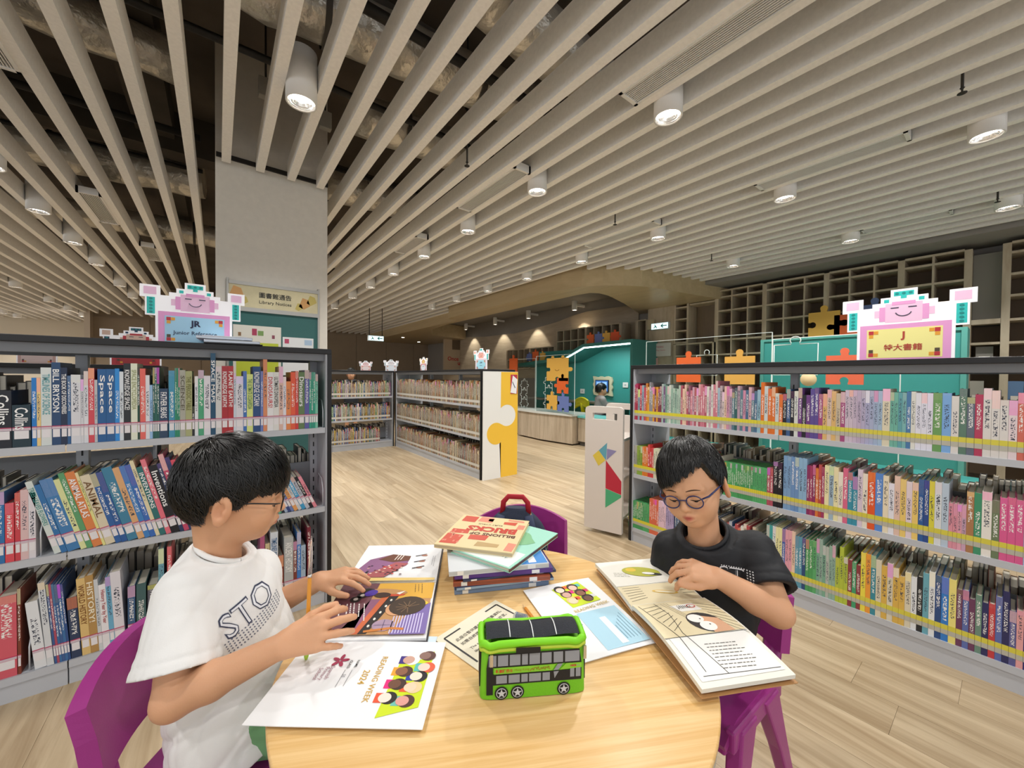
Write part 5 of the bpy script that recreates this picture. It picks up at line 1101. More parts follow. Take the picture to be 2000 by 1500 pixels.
# long side runs from the near left corner to the far right corner
c = at_z(848, 1250, TZ); U = (at_z(965, 1175, TZ)-c); U.normalize(); W = V((-U.y, U.x, 0))*-1
t = thing('notice_card', 'cream notice card with black corner brackets beside the bus pencil case', 'card', (c.x, c.y, TZ))
sheet(t, 'card', V((c.x, c.y, TZ)), U, W, .205, .145, .0014, paper_c, th=.001)
d = Draw(V((c.x, c.y, TZ+.0017)), U, W); U_, W_ = 1, 1
d.line([(.022, .07), (.022, .018), (.07, .018)], .0045, '#2a2928') if False else None
d.line([(.065, .016), (.016, .016), (.016, .125)], .0045, '#2a2928').line([(.15, .016), (.192, .016), (.192, .09)], .0045, '#2a2928')
dn = d.n
for k, (s_, yy, ww) in enumerate((('此座位暫供讀者閱讀圖書資料。', .042, .15), ('如需自修請往指定學生自修室。', .060, .15), ("The seats are for patrons' reading", .086, .14), ("library materials. Please make use of", .100, .14), ("the Students' Study Room", .114, .11))):
    d.text(s_, .104, yy, 1, 0, w=ww, col='#4a4640', bold=.005)
d.build('lettering', t)
# ---- pencil and clear sharpener
def pencil(name, lab, a, b, col, tip=True, tipc='#2a2420', end=None):
    a, b = V(a), V(b); t = thing(name, lab, 'pencil', a); dd = (b-a); Lp = dd.length; dn_ = dd.normalized(); z = V((0, 0, 0))
    B().tube([dn_*.016, dd], .0036, 6, smooth=False).build('shaft', K(col, .35), t); B().tube([dn_*.003, dn_*.016], [.0012, .0036], 8).build('sharpened_wood', K('#dcb98a'), t); B().tube([z, dn_*.003], [.0003, .0012], 6).build('lead', K(tipc), t)
    if end: B().tube([dd, dd+dn_*.012], .0036, 8).build('end_cap', K(end), t)
    return t
pa = at_z(1021, 1181, TZ+.004); pb2 = at_z(1050, 1218, TZ+.004); pb2 = pa+(pb2-pa).normalized()*.16
pencil('pencil', 'orange pencil lying behind the bus pencil case', pa, pb2, '#d88a2a')
t = thing('sharpener', 'small clear plastic sharpener with a blue blade block', 'sharpener', at_z(1017, 1216, TZ), .5)
B().tube([(0, -.018, .0115), (0, -.014, .0115), (0, .014, .0115), (0, .018, .0115)], [.006, .011, .011, .007], 14).build('barrel', M('clear_plastic', '#e6edf0', .08, trans=.8, ior=1.3), t); B().box(-.007, .007, -.010, .012, .011, .020).build('blade_block', K('#3a5a98', .3), t, bevel=.001); B().box(-.0045, .0045, -.006, .008, .020, .0212).build('blade', M('blade_steel', '#c8ccd0', .2, metal=1), t)
# ---- green double-decker bus pencil case
a, b_ = at_z(937, 1371, TZ), at_z(1140, 1354, TZ); ax = (b_-a); BL = .202; ax.normalize(); ay = V((-ax.y, ax.x, 0)); ang = math.atan2(ax.y, ax.x)
t = thing('bus_pencil_case', 'green double-decker bus shaped pencil case with zip', 'pencil case', (a.x, a.y, TZ), ang)
gr = M('bus_green', '#6fbf1f', .55, bump=.15, bscale=260); lime = M('bus_lime', '#b9cf3f', .6); bkm = M('bus_black', '#16171a', .6); gw = M('bus_window', '#8e9299', .5)
BW, BH = .068, .112
def bus(u, v):
    a_ = u*2*math.pi; ca, sa = math.cos(a_), math.sin(a_); q = lambda x, e: math.copysign(abs(x)**e, x); bul = 1+.025*math.sin(v*math.pi); tp = 1-.03*v
    return (BL/2+BL/2*tp*q(ca, .22)*1.0, BW/2+BW/2*bul*q(sa, .25), .002+(BH-.014)*v)
b = B().grid(bus, 72, 8); b.add([bus(i/72, 0) for i in range(72)], [tuple(range(72))]); b.add([bus(i/72, 1) for i in range(72)], [tuple(range(72))]); b.build('body', gr, t)
# lid: piping, zip band, solar roof
ring = lambda z, s, dz=0: [(BL/2+(p[0]-BL/2)*s, BW/2+(p[1]-BW/2)*s, z+.0022*math.sin(i*1.1)+dz) for i, p in enumerate([bus(i/40, 1) for i in range(41)])]
B().tube(ring(BH-.008, 1.0), .0065, 8, caps=False).build('piping', M('bus_piping', '#7fd41c', .5), t)
B().tube(ring(BH-.018, 1.012), .0042, 6, caps=False).build('zip_band', lime, t)
def roof(u, v): return (.012+(BL-.024)*u, .008+(BW-.016)*v, BH-.002+.004*math.sin(u*9)*.5+.006*math.sin(v*math.pi))
b = B().grid(roof, 24, 8); b.add([roof(i/24, 0) for i in range(25)]+[roof(1-i/24, 1) for i in range(25)], [tuple(range(50))]); b.build('roof', M('bus_roof', '#2b2e36', .7, bump=.5, bscale=500), t)
rb = B()
for u in (.25, .5, .75): rb.tube([V(roof(u, v/8))+V((0, 0, .0012)) for v in range(9)], .0011, 5)
rb.build('roof_lines', K('#e6e8ea'), t)
def side(y, nm, sgn):
    b = B(); e = .0012; layer = [0]
    def yy(x, z, l): v = min(1, max(0, (z-.002)/(BH-.014))); bul = .025*math.sin(v*math.pi)*BW/2; c = abs((x-BL/2)/(BL/2)); return (y-sgn*0)+(-1 if sgn < 0 else 1)*(bul+.0012+.0004*l)
    def poly(pts, mi, l=0):
        if len(pts) == 4 and mi != 9:                       # follow the bulge: split in height
            b.add([(x, yy(x, z, l), z) for x, z in pts], [(0, 1, 2, 3)], mi)
        else: b.add([(x, yy(x, z, l), z) for x, z in pts], [tuple(range(len(pts)))], mi)
    X0, X1 = .012, BL-.010
    poly([(X0, .03), (X1, .03), (X1, .050), (X0, .050)], 0, 0); poly([(X0, .063), (X1, .063), (X1-.004, .088), (X0+.004, .088)], 0, 0); poly([(X0, .012), (X0+.012, .012), (X0+.012, .064), (X0, .064)], 0, 0)
    poly([(.086*2, .03), (X1, .03), (X1, .063), (.172, .063)], 0, 0)
    for x0, x1 in ((.030, .050), (.053, .074), (.077, .089), (.0915, .114), (.117, .131)): poly([(x0, .033), (x1, .033), (x1, .048), (x0, .048)], 1, 1)
    poly([(.17, .036), (.178, .036), (.178, .058), (.170, .058)], 1, 1); poly([(.181, .036), (X1-.002, .036), (X1-.002, .058), (.181, .058)], 1, 1)
    for x0, x1 in ((X0+.004, .021), (.024, .030), (.033, .052), (.055, .075), (.078, .089), (.092, .112), (.115, .134), (.138, .156), (.160, X1-.004)): poly([(x0, .0655), (x1, .0655), (x1, .0855), (x0, .0855)], 1, 1)
    poly([(X0+.014, .051), (.135, .051), (.142, .0625), (X0+.014, .0625)], 3, 1); poly([(.150, .051), (X1, .053), (X1, .0625), (.162, .0625)], 3, 1); poly([(.138, .051), (.147, .051), (.156, .0625), (.146, .0625)], 1, 1)
    poly([(.138, .049), (.148, .049), (.140, .036)], 1, 2)
    for x in (.040, .070, .158):
        for r, mi, l in ((.0125, 0, 1), (.0098, 4, 2), (.0085, 0, 3)): poly([(x+r*math.cos(k*.2618), .0145+r*math.sin(k*.2618)) for k in range(24)], mi, l)
        st = []
        for k in range(10): r = .009 if k % 2 == 0 else .0036; a_ = math.pi/2+k*math.pi/5; st.append((x+r*math.cos(a_), .0145+r*math.sin(a_)))
        poly(st, 4, 4)
    if sgn < 0:
        yq = yy(.06, .057, 3); put_text(b, '新創建巴士', (.045, yq, .0568), (1, 0, 0), (0, 0, 1), w=.032, mi=5, bold=.03); put_text(b, 'Hong Kong', (.078, yq, .0566), (1, 0, 0), (0, 0, 1), w=.028, mi=6); put_text(b, 'HKB', (.176, yq, .058), (1, 0, 0), (0, 0, 1), w=.011, mi=5, bold=.03)
        sky = [(.094, .053)]
        hts = (3, 5, 2, 6, 6, 3, 7, 2, 2, 5, 3, 6, 2, 6, 4, 7, 2)
        for k, hgt in enumerate(hts): sky += [(.094+k*.0022, .053+hgt*.001), (.094+(k+1)*.0022, .053+hgt*.001)]
        b.tube([(x, yq, z) for x, z in sky], .0004, 4, mi=5)
    poly([(.066, .0915), (.112, .0905), (.112, .1005), (.066, .1015)], 0, 14)
    return b.build(nm, [bkm, gw, gr, M('bus_green2', '#86c832', .55), M('bus_silver', '#c9ccd0', .4), K('#c8442a'), K('#9a8a20')], t, recalc=False)
side(0, 'side_print', -1); side(BW, 'rear_side_print', 1)
for x, s in ((0, -1), (BL, 1)): B().box(x-.001 if s < 0 else x-.0062, x+.006 if s < 0 else x+.001, .012, BW-.012, .02, .085).build('end_window', bkm, t)
B().box(.018, .024, -.004, -.001, .066, .088).build('zip_pull', M('zip_silver', '#c6c4bc', .25, metal=.8), t); B().box(BL-.006, BL-.0005, -.002, .002, .068, .092).build('zip_pull', M('zip_silver'), t)
# ---- A4 pad of the boy in black
o, U, W, su, sw = ortho((1285, 1255), (1150, 1130), (1150, 1263), TZ); U = (at_z(1150, 1130, TZ)-at_z(1285, 1255, TZ)).normalized(); W = V((-U.y, U.x, 0)); c = at_z(1285, 1257, TZ)
t = thing('worksheet_pad', 'white worksheet booklet with pale blue panel under the open comic', 'booklet', (c.x, c.y, TZ)); c0 = V((c.x, c.y, TZ))
sheet(t, 'back_page', c0+U*.003, U, W, .297, .208, .0012, paper); sheet(t, 'front_page', c0, U, W, .297, .21, .003, paper, lift=lambda u, v: .002*math.sin(v*3))
d = Draw(c0+Z0*.0057, U, W)
d.rect(.012, .012, .15, .125, '#a9d0e2').rect(.02, .062, .118, .080, '#dcebf2', 1)
for k in range(5): d.line([(.03, .022+k*.009), (.12-.01*k, .022+k*.009)], .0012, '#5f8298', 2)
d.rect(.10, .128, .148, .158, '#dfeaf0', 1)
for k in range(4): d.rect(.105+k*.011, .132, .111+k*.011, .142+.003*(k % 2), '#7f98a8', 2)
d.poly([(.185, .03), (.285, .045), (.27, .135), (.175, .12)], '#c8dc10')
for (x, y, sk, hr, tp) in ((.262, .115, '#f0d0c0', '#1c1614', '#e86030'), (.262, .075, '#e8b8a8', '#3a2420', '#58b8b0'), (.236, .108, '#caa090', '#4a2a20', '#e0187a'), (.232, .066, '#8a5a40', '#3a241c', '#d82a6a'), (.205, .105, '#f0cdb0', '#e8c08a', '#e85a2a'), (.203, .06, '#6a4430', '#2a1a14', '#d8d8d8')): d.ell(x, y, .017, .016, hr, 2).ell(x-.004, y, .012, .012, sk, 3).rect(x-.002, y-.026, x+.012, y-.012, tp, 2)
d.text('READING WEEK', .165, .07, .12, -1, w=.11, col='#c9b06a', bold=.01)
d.build('printed_cover', t)
# ---- open comic of the boy in black
T2 = TZ+.030
lo = [at_z(*p, T2+.010) for p in ((1208, 1174), (1345, 1165), (1538, 1296), (1371, 1332))]
up = [at_z(*p, TZ+.022) for p in ((1103, 1095), (1252, 1090), (1345, 1165), (1206, 1188))]
Uc = ((lo[1]-lo[0])+(lo[2]-lo[3])); Uc.z = 0; Uc.normalize(); Wc = V((-Uc.y, Uc.x, 0)); Wc = Wc if Wc.dot(lo[0]-lo[3]) > 0 else -Wc
g0 = (lo[0]+up[3])/2; g0.z = TZ; cw_, chh = .205, .262
g0 = lo[3]+Wc*chh; g0.z = TZ
t = thing('open_comic', 'open comic book with line drawings under the hand of the boy in black', 'book', (g0.x, g0.y, TZ))
covm = M('comic_cover', '#b98a58', .5)
lf = lambda u, v: .020+.016*math.sin(min(1, (1-v)*1.6)*math.pi*.5)-.018*(1-v)**2
sheet(t, 'cover', g0-Wc*(chh+.003)-Uc*.003, Uc, Wc, cw_+.006, 2*chh-.04, .009, covm, lift=lambda u, v: .0025, th=.002)
sheet(t, 'lower_pages', g0-Wc*chh, Uc, Wc, cw_, chh, .004, paper_c if False else M('page_white', '#e6e4da', .6), lift=lf, th=.009, nw=16)
lfu = lambda u, v: .016+.012*math.sin(min(1, v*1.6)*math.pi*.5)-.012*v
chu = .235
sheet(t, 'upper_pages', g0, Uc, Wc, cw_, chu, .002, M('page_white'), lift=lfu, th=.010, nw=16)
class CDraw(Draw):                                   # prints that follow the curved page
    def __init__(s, base, lift, hgt, neg): Draw.__init__(s, base, Uc, Wc); s.lift, s.hgt, s.neg = lift, hgt, neg
    def P(s, x, y, h=0): return s.o+s.U*x+s.W*y+Z0*(s.lift(0, min(1, max(0, y/s.hgt)))+h+.0006)
    def poly(s, pts, col, layer=0):                  # slice tall polygons so they bend with the page
        ys = [p[1] for p in pts]; y0, y1 = min(ys), max(ys); n = max(1, int((y1-y0)/.02))
        if n == 1: return Draw.poly(s, pts, col, layer)
        for k in range(n):
            a, b = y0+(y1-y0)*k/n, y0+(y1-y0)*(k+1)/n; q = pts
            for lim, sg in ((a, 1), (b, -1)):
                r = []
                for i in range(len(q)):
                    p1, p2 = q[i], q[(i+1) % len(q)]; i1, i2 = (p1[1]-lim)*sg >= -1e-9, (p2[1]-lim)*sg >= -1e-9
                    if i1: r.append(p1)
                    if i1 != i2: f = (lim-p1[1])/(p2[1]-p1[1]); r.append((p1[0]+(p2[0]-p1[0])*f, lim))
                q = r
                if len(q) < 3: break
            if len(q) >= 3: Draw.poly(s, q, col, layer)
        return s
d = CDraw(g0-Wc*chh+Z0*.0088, lf, chh, 0); ink = '#2b2b2c'; cr = '#e0d3ae'
d.rect(.0, .12, cw_*.98, chh*.99, cr).rect(.01, .012, .195, .118, '#efeeea')
d.line([(.0, .119), (.2, .116)], .0012, ink, 2)
for k in range(7): d.line([(.012+k*.004, .235-k*.016), (.06+k*.002, .245-k*.013)], .0011, ink, 2)
d.line([(.01, .25), (.02, .18), (.035, .12), (.032, .03)], .0014, ink, 2).line([(.055, .255), (.062, .2), (.05, .13), (.075, .02)], .0014, ink, 2)
for k in range(7): d.line([(.15+k*.003, .24-k*.016), (.2, .215-k*.018)], .001, ink, 2)
for k in range(3): d.line([(.07+k*.008, .25), (.085+k*.006, .2), (.10+k*.008, .165)], .0008, ink, 2)
d.poly([(.085, .235), (.15, .24), (.155, .205), (.10, .205)], '#ecebe6', 1).text('mili!', .118, .222, -1, .1, w=.034, h=.016, col=ink, layer=3, keep=False).ell(.138, .226, .012, .009, '#c05a4a', 2).ell(.138, .226, .0085, .006, '#ecebe6', 3)
d.ell(.128, .158, .042, .036, ink, 1, rot=-.5).poly([(.115, .185), (.165, .165), (.175, .12), (.125, .12)], '#d9a886', 2).ell(.112, .172, .019, .0165, '#f1f0ec', 3).ell(.124, .142, .019, .0165, '#f1f0ec', 3).ell(.121, .168, .002, .002, ink, 4).ell(.131, .146, .002, .002, ink, 4)
d.lines(.075, .092, 1, -.05, 8, .09, .0085, '#55534e', 2, .0016)
d.line([(.02, .022), (.19, .018)], .0012, ink, 2)
d.build('printed_lower_page', t)
d = CDraw(g0+Z0*.0072, lfu, chu, 0)
d.rect(.0, .0, cw_*.98, .085, cr).line([(.0, .085), (.2, .088)], .001, ink, 2); d.ell(.11, .155, .055, .03, '#b3b33a', 1, rot=-.3).ell(.085, .17, .016, .012, '#e0c040', 2).ell(.135, .135, .028, .008, ink, 2, rot=-.3).ell(.125, .14, .018, .007, '#efeeea', 3, rot=-.3)
d.ell(.12, .045, .035, .007, '#d8b24a', 2, rot=-.25).ell(.12, .045, .028, .004, '#ece4c8', 3, rot=-.25)
for k in range(6): d.line([(.01, .02+k*.011), (.06, .03+k*.009)], .001, ink, 2)
for k in range(4): d.line([(.165, .07-k*.012), (.2, .08-k*.016)], .001, ink, 2)
d.lines(.025, .16, 1, -.25, 3, .05, .009, '#77756e', 1, .0014)
d.build('printed_upper_page', t)
# ---- stack of library books
def flat_book(lab, c, ang, lx, ly, th, z, cov, spine=None, pages='#d8d2c4', hard=True):
    t = thing('stacked_book', lab, 'book', (c.x, c.y, z), ang, 'books stacked on the table')
    k = .0022 if hard else .0008; e = .004 if hard else .0005
    b = B().box(-lx/2, lx/2, -ly/2, ly/2, 0, k).box(-lx/2, lx/2, -ly/2, ly/2, th-k, th).box(-lx/2, lx/2, -ly/2, -ly/2+.003, k, th-k, 1); b.build('cover', [K(cov, .35), K(spine or cov, .35)], t)
    B().box(-lx/2+e, lx/2-e, -ly/2+.003, ly/2-e, k, th-k).build('page_block', K(pages, .7), t); return t
ua = at_z(1080, 1131, .62)-at_z(880, 1151, .62); a0 = math.atan2(ua.y, ua.x); cz = (at_z(880, 1151, .62)+at_z(1080, 1131, .62))/2; nb = V((-math.sin(a0), math.cos(a0), 0))
z = TZ+.0004; ctr = cz+nb*.11
specs = [('grey-blue paperback at the bottom of the stack', '#55688a', '#6f86a8', .27, .21, .013, 0, .0), ('thin navy paperback second from the bottom of the stack', '#3a4a68', '#8fa8c0', .28, .215, .008, .02, .004), ('red-brown hardback in the middle of the stack', '#a8553a', '#8a4a38', .275, .22, .013, -.05, .002), ('dark blue thin paperback above the red-brown hardback', '#2e3650', '#3a4468', .27, .21, .006, .03, .01), ('purple hardback in the stack', '#4a2a78', '#52307e', .28, .215, .012, -.03, .004), ('white hardback with grey spine in the stack', '#c9cdd0', '#b9bcbc', .285, .215, .013, .0, -.004)]
topz = z
for i, (lab, cov, sp, lx, ly, th, da, off) in enumerate(specs):
    tb_ = flat_book(lab, ctr+ua.normalized()*off*2, a0+da, lx, ly, th, topz, cov, sp, hard='hardback' in lab)
    B().box(lx*.28, lx*.36, -ly/2-.0006, -ly/2, .001, th-.001).build('spine_label', K('#dfe2e4'), tb_); B().box(-lx*.42, -lx*.36, -ly/2-.0006, -ly/2, .001, th-.001).build('spine_sticker', K('#e8e6e0'), tb_)
    if i == 5:
        pr_ = B().box(lx*.16, lx*.49, -ly/2+.004, ly/2-.004, th, th+.0004).box(lx*.3, lx*.38, -ly*.45, -ly*.2, th+.0004, th+.0008, 1).box(lx*.0, lx*.16, -ly/2+.004, ly*.2, th, th+.0004, 2).box(lx*.1, lx*.15, -ly/2+.006, ly*.1, th+.0004, th+.0008, 3); pr_.build('cover_print', [K('#3f86cc'), K('#e4e6ea'), K('#dfe2b0'), K('#2a3040')], tb_)
    topz += th+.0003
# blue picture book under the teal one
pt = [at_z(*p, topz+.006) for p in ((1035, 1030), (1091, 1043), (994, 1115), (900, 1085))]
um = (pt[1]-pt[2]).normalized(); c = pt[2]+um*.145; nn = V((-um.y, um.x, 0)); c = c+nn*.105
tt_ = flat_book('teal-green picture book turned askew near the top of the stack', c, math.atan2(um.y, um.x), .29, .215, .013, topz, '#9fd6c4', '#5a3a34')
pr_ = B(); pr_.box(-.14, -.05, -.10, .10, .013, .0134, 0); pr_.prism([(.03+.06*math.cos(k*.4), .0+.075*math.sin(k*.4)+.01*math.sin(k*2)) for k in range(16)], .0134, .0138, 1); pr_.prism([(.10+.03*math.cos(k*.6), .06+.012*math.sin(k*.6)) for k in range(10)], .0138, .0142, 2); put_text(pr_, 'A Journey', (-.09, -.04, .0136), (.3, .95, 0), (-.95, .3, 0), w=.06, mi=3); pr_.build('cover_print', [K('#e8ece8', .35), K('#7fb88a', .35), K('#6a4a3a', .35), K('#6a8a88', .35)], tt_)
topz += .0135
pt = [at_z(*p, topz+.012) for p in ((905, 1005), (1036, 1016), (1000, 1083), (848, 1062))]
um = ((pt[2]-pt[3])+(pt[1]-pt[0])).normalized(); c = (pt[0]+pt[1]+pt[2]+pt[3])/4
bb = flat_book('cream and red brick-patterned picture book on top of the stack', c, math.atan2(um.y, um.x), .245, .258, .012, topz, '#dccb9c', '#b9a888')
pr_ = B(); rd = random.Random(5)
for (x0, x1, y0, y1, mi) in ((-.115, -.06, -.115, -.045, 0), (-.112, -.05, -.035, .0, 0), (-.04, .02, -.07, -.03, 0), (-.11, -.06, .07, .12, 0), (-.05, -.0, .08, .12, 1), (.04, .085, .075, .10, 0), (.05, .11, .108, .118, 1), (.095, .118, -.12, -.07, 1), (.095, .118, .04, .08, 1), (.0, .07, -.112, -.085, 2), (-.02, .0, .09, .115, 3)):
    pr_.add([(x0+rd.uniform(-.004, .004), y0, .0123), (x1, y0+rd.uniform(-.006, .006), .0123), (x1+rd.uniform(-.004, .004), y1, .0123), (x0, y1+rd.uniform(-.006, .006), .0123)], [(0, 1, 2, 3)], mi)
for k in range(14): x, y = -.112+.05*rd.random(), -.105+.09*rd.random(); pr_.add([(x, y, .0126), (x+.006, y, .0126), (x+.006, y+.012, .0126), (x, y+.012, .0126)], [(0, 1, 2, 3)], 1)
put_text(pr_, 'BILLIONS OF', (.03, -.022, .0127), (-1, 0, 0), (0, -1, 0), w=.15, h=.02, mi=4, bold=.03, keep=False); put_text(pr_, 'BRICKS', (.015, .018, .0127), (-1, 0, 0), (0, -1, 0), w=.17, h=.042, mi=5, bold=.05, keep=False); put_text(pr_, 'KURT CYRUS', (.0, .058, .0127), (-1, 0, 0), (0, -1, 0), w=.085, mi=4)
pr_.build('cover_print', [K('#c8503c', .35), K('#d98a74', .35), K('#b89a68', .35), K('#6a5a4a', .35), K('#5a2a24', .35), K('#c23e30', .35)], bb, recalc=False)
# ============================================================ people: smooth bodies from blended rounded limbs
class Field:
    def __init__(s, lo, hi, h):
        s.lo = np.array(lo, np.float32); s.h = h; s.n = np.ceil((np.array(hi)-np.array(lo))/h).astype(int)+1
        s.d = np.full(s.n, 1.0, np.float32)
    def _sub(s, lo, hi, m):
        a = np.clip(np.floor((np.array(lo)-m-s.lo)/s.h).astype(int), 0, s.n); b = np.clip(np.ceil((np.array(hi)+m-s.lo)/s.h).astype(int)+1, 0, s.n)
        if np.any(b <= a): return None
        ax = [s.lo[i]+s.h*np.arange(a[i], b[i], dtype=np.float32) for i in range(3)]
        return (slice(a[0], b[0]), slice(a[1], b[1]), slice(a[2], b[2])), ax[0][:, None, None], ax[1][None, :, None], ax[2][None, None, :]
    def _mix(s, sl, d, k, op):
        o = s.d[sl]
        if op == 'add':
            hh = np.maximum(k-np.abs(o-d), 0)/k if k > 0 else 0; s.d[sl] = np.minimum(o, d)-hh*hh*k/4
        else:
            d = -d; hh = np.maximum(k-np.abs(o-d), 0)/k if k > 0 else 0; s.d[sl] = np.maximum(o, d)+hh*hh*k/4
    def cap(s, a, b, ra, rb=None, k=.012, op='add', flat=None):
        """rounded cone from a to b; flat=(axis, factor) squeezes it"""
        rb = ra if rb is None else rb; a, b = np.array(a, np.float32), np.array(b, np.float32); R = max(ra, rb); m = R+k+3*s.h
        q = s._sub(np.minimum(a, b), np.maximum(a, b), m)
        if q is None: return s
        sl, X, Y, Z = q; ab = b-a; L2 = float(ab@ab)+1e-12
        px, py, pz = X-a[0], Y-a[1], Z-a[2]
        t = np.clip((px*ab[0]+py*ab[1]+pz*ab[2])/L2, 0, 1)
        dx, dy, dz = px-ab[0]*t, py-ab[1]*t, pz-ab[2]*t
        if flat is not None:
            n, f = np.array(flat[0], np.float32), flat[1]; c = (dx*n[0]+dy*n[1]+dz*n[2])*(1/f-1); dx, dy, dz = dx+n[0]*c, dy+n[1]*c, dz+n[2]*c
        d = np.sqrt(dx*dx+dy*dy+dz*dz)-(ra+(rb-ra)*t)
        if flat is not None: d = d*flat[1]**.5
        s._mix(sl, d, k, op); return s
    def ell(s, c, r, ax=None, k=.012, op='add'):
        c = np.array(c, np.float32); A = np.eye(3, dtype=np.float32) if ax is None else np.array([list(v) for v in ax], np.float32); R = max(r)
        q = s._sub(c-R, c+R, k+3*s.h)
        if q is None: return s
        sl, X, Y, Z = q; px, py, pz = X-c[0], Y-c[1], Z-c[2]; k0 = 0; k1 = 0
        for i in range(3):
            u = px*A[i][0]+py*A[i][1]+pz*A[i][2]; k0 = k0+(u/r[i])**2; k1 = k1+(u/r[i]**2)**2
        k0 = np.sqrt(k0); k1 = np.sqrt(k1)+1e-9
        s._mix(sl, k0*(k0-1)/k1, k, op); return s
    def cut(s, p, n, lo=None, hi=None, keep_r=None):
        """remove everything on the +n side of the plane (only within keep_r of p if given)"""
        p, n = np.array(p, np.float32), np.array(n, np.float32); r = keep_r or 9
        q = s._sub(p-r, p+r, 0)
        if q is None: return s
        sl, X, Y, Z = q; d = (X-p[0])*n[0]+(Y-p[1])*n[1]+(Z-p[2])*n[2]
        if keep_r: 
            rr_ = np.sqrt((X-p[0])**2+(Y-p[1])**2+(Z-p[2])**2); d = np.where(rr_ < keep_r, d, -1)
        s.d[sl] = np.maximum(s.d[sl], d); return s
    def ripple(s, fn, lo=None, hi=None):
        m = np.abs(s.d) < .03; idx = np.argwhere(m); P = s.lo+idx*s.h; s.d[m] += fn(P).astype(np.float32); return s
    def mesh(s):
        D = s.d; ins = D < 0; n = np.array(D.shape)-1
        c = np.zeros(n, np.int8)
        for i in (0, 1):
            for j in (0, 1):
                for k in (0, 1): c += ins[i:n[0]+i, j:n[1]+j, k:n[2]+k]
        act = (c > 0) & (c < 8); idx = np.argwhere(act); vid = np.full(n, -1, np.int64); vid[act] = np.arange(len(idx))
        acc = np.zeros((len(idx), 3)); cnt = np.zeros(len(idx))
        cor = [(i, j, k) for i in (0, 1) for j in (0, 1) for k in (0, 1)]
        for a in cor:
            for ax in range(3):
                if a[ax]: continue
                b = list(a); b[ax] = 1
                va = D[idx[:, 0]+a[0], idx[:, 1]+a[1], idx[:, 2]+a[2]]; vb = D[idx[:, 0]+b[0], idx[:, 1]+b[1], idx[:, 2]+b[2]]
                m = (va < 0) != (vb < 0); t = va[m]/(va[m]-vb[m]); p = np.tile(np.array(a, float), (m.sum(), 1)); p[:, ax] = t; acc[m] += p; cnt[m] += 1
        V_ = s.lo+(idx+acc/cnt[:, None])*s.h; F = []
        for ax in range(3):
            sl0 = [slice(None)]*3; sl1 = [slice(None)]*3; sl0[ax] = slice(0, -1); sl1[ax] = slice(1, None)
            e = np.argwhere(ins[tuple(sl0)] != ins[tuple(sl1)]); u, w = [(1, 2), (2, 0), (0, 1)][ax]
            e = e[(e[:, u] > 0) & (e[:, w] > 0) & (e[:, u] < n[u]) & (e[:, w] < n[w])]
            q = []
            for du, dw in ((-1, -1), (0, -1), (0, 0), (-1, 0)):
                g = e.copy(); g[:, u] += du; g[:, w] += dw; q.append(vid[g[:, 0], g[:, 1], g[:, 2]])
            q = np.stack(q, 1); fl = ~ins[e[:, 0], e[:, 1], e[:, 2]]; q[fl] = q[fl][:, ::-1]; F.append(q)
        F = np.concatenate(F); return V_, F[(F >= 0).all(1)]
def np_mesh(name, Vv, F, mat, parent, cols=None, smooth_it=1):
    for _ in range(smooth_it):                        # light relaxation
        acc = np.zeros_like(Vv); cnt = np.zeros(len(Vv))
        for i in range(4):
            a, b = F[:, i], F[:, (i+1) % 4]; np.add.at(acc, a, Vv[b]); np.add.at(acc, b, Vv[a]); np.add.at(cnt, a, 1); np.add.at(cnt, b, 1)
        Vv = Vv*.5+.5*acc/np.maximum(cnt, 1)[:, None]
    off = np.array(parent.location) if parent else 0
    me = bpy.data.meshes.new(name); me.vertices.add(len(Vv)); me.vertices.foreach_set('co', (Vv-off).astype(np.float32).ravel())
    me.loops.add(F.size); me.loops.foreach_set('vertex_index', F.astype(np.int32).ravel()); me.polygons.add(len(F)); me.polygons.foreach_set('loop_start', np.arange(0, F.size, 4, dtype=np.int32))
    me.polygons.foreach_set('use_smooth', np.ones(len(F), bool)); me.materials.append(mat); me.update(calc_edges=True); me.validate()
    if cols is not None:
        ca = me.color_attributes.new('Col', 'FLOAT_COLOR', 'POINT'); ca.data.foreach_set('color', np.asarray(cols, np.float32).ravel())
    o = bpy.data.objects.new(name, me); COL.objects.link(o); o.parent = parent; return o, Vv
def N3(v): return np.array(v, float)
skin = attr_mat('skin', .5, sss=.12, bump=.05, bscale=300, spec=.35)
SK = np.array(lin('#d3a07c')); LIPS = np.array(lin('#b0544c')); PINK = np.array(lin('#cf8a6a'))
hairm = M('hair_black', '#0b0a0a', .34, spec=.6)
def frame(fwd, up):
    f = V(fwd).normalized(); u = V(up); u = (u-f*u.dot(f)).normalized(); r = f.cross(u); return N3(f), N3(u), N3(r)
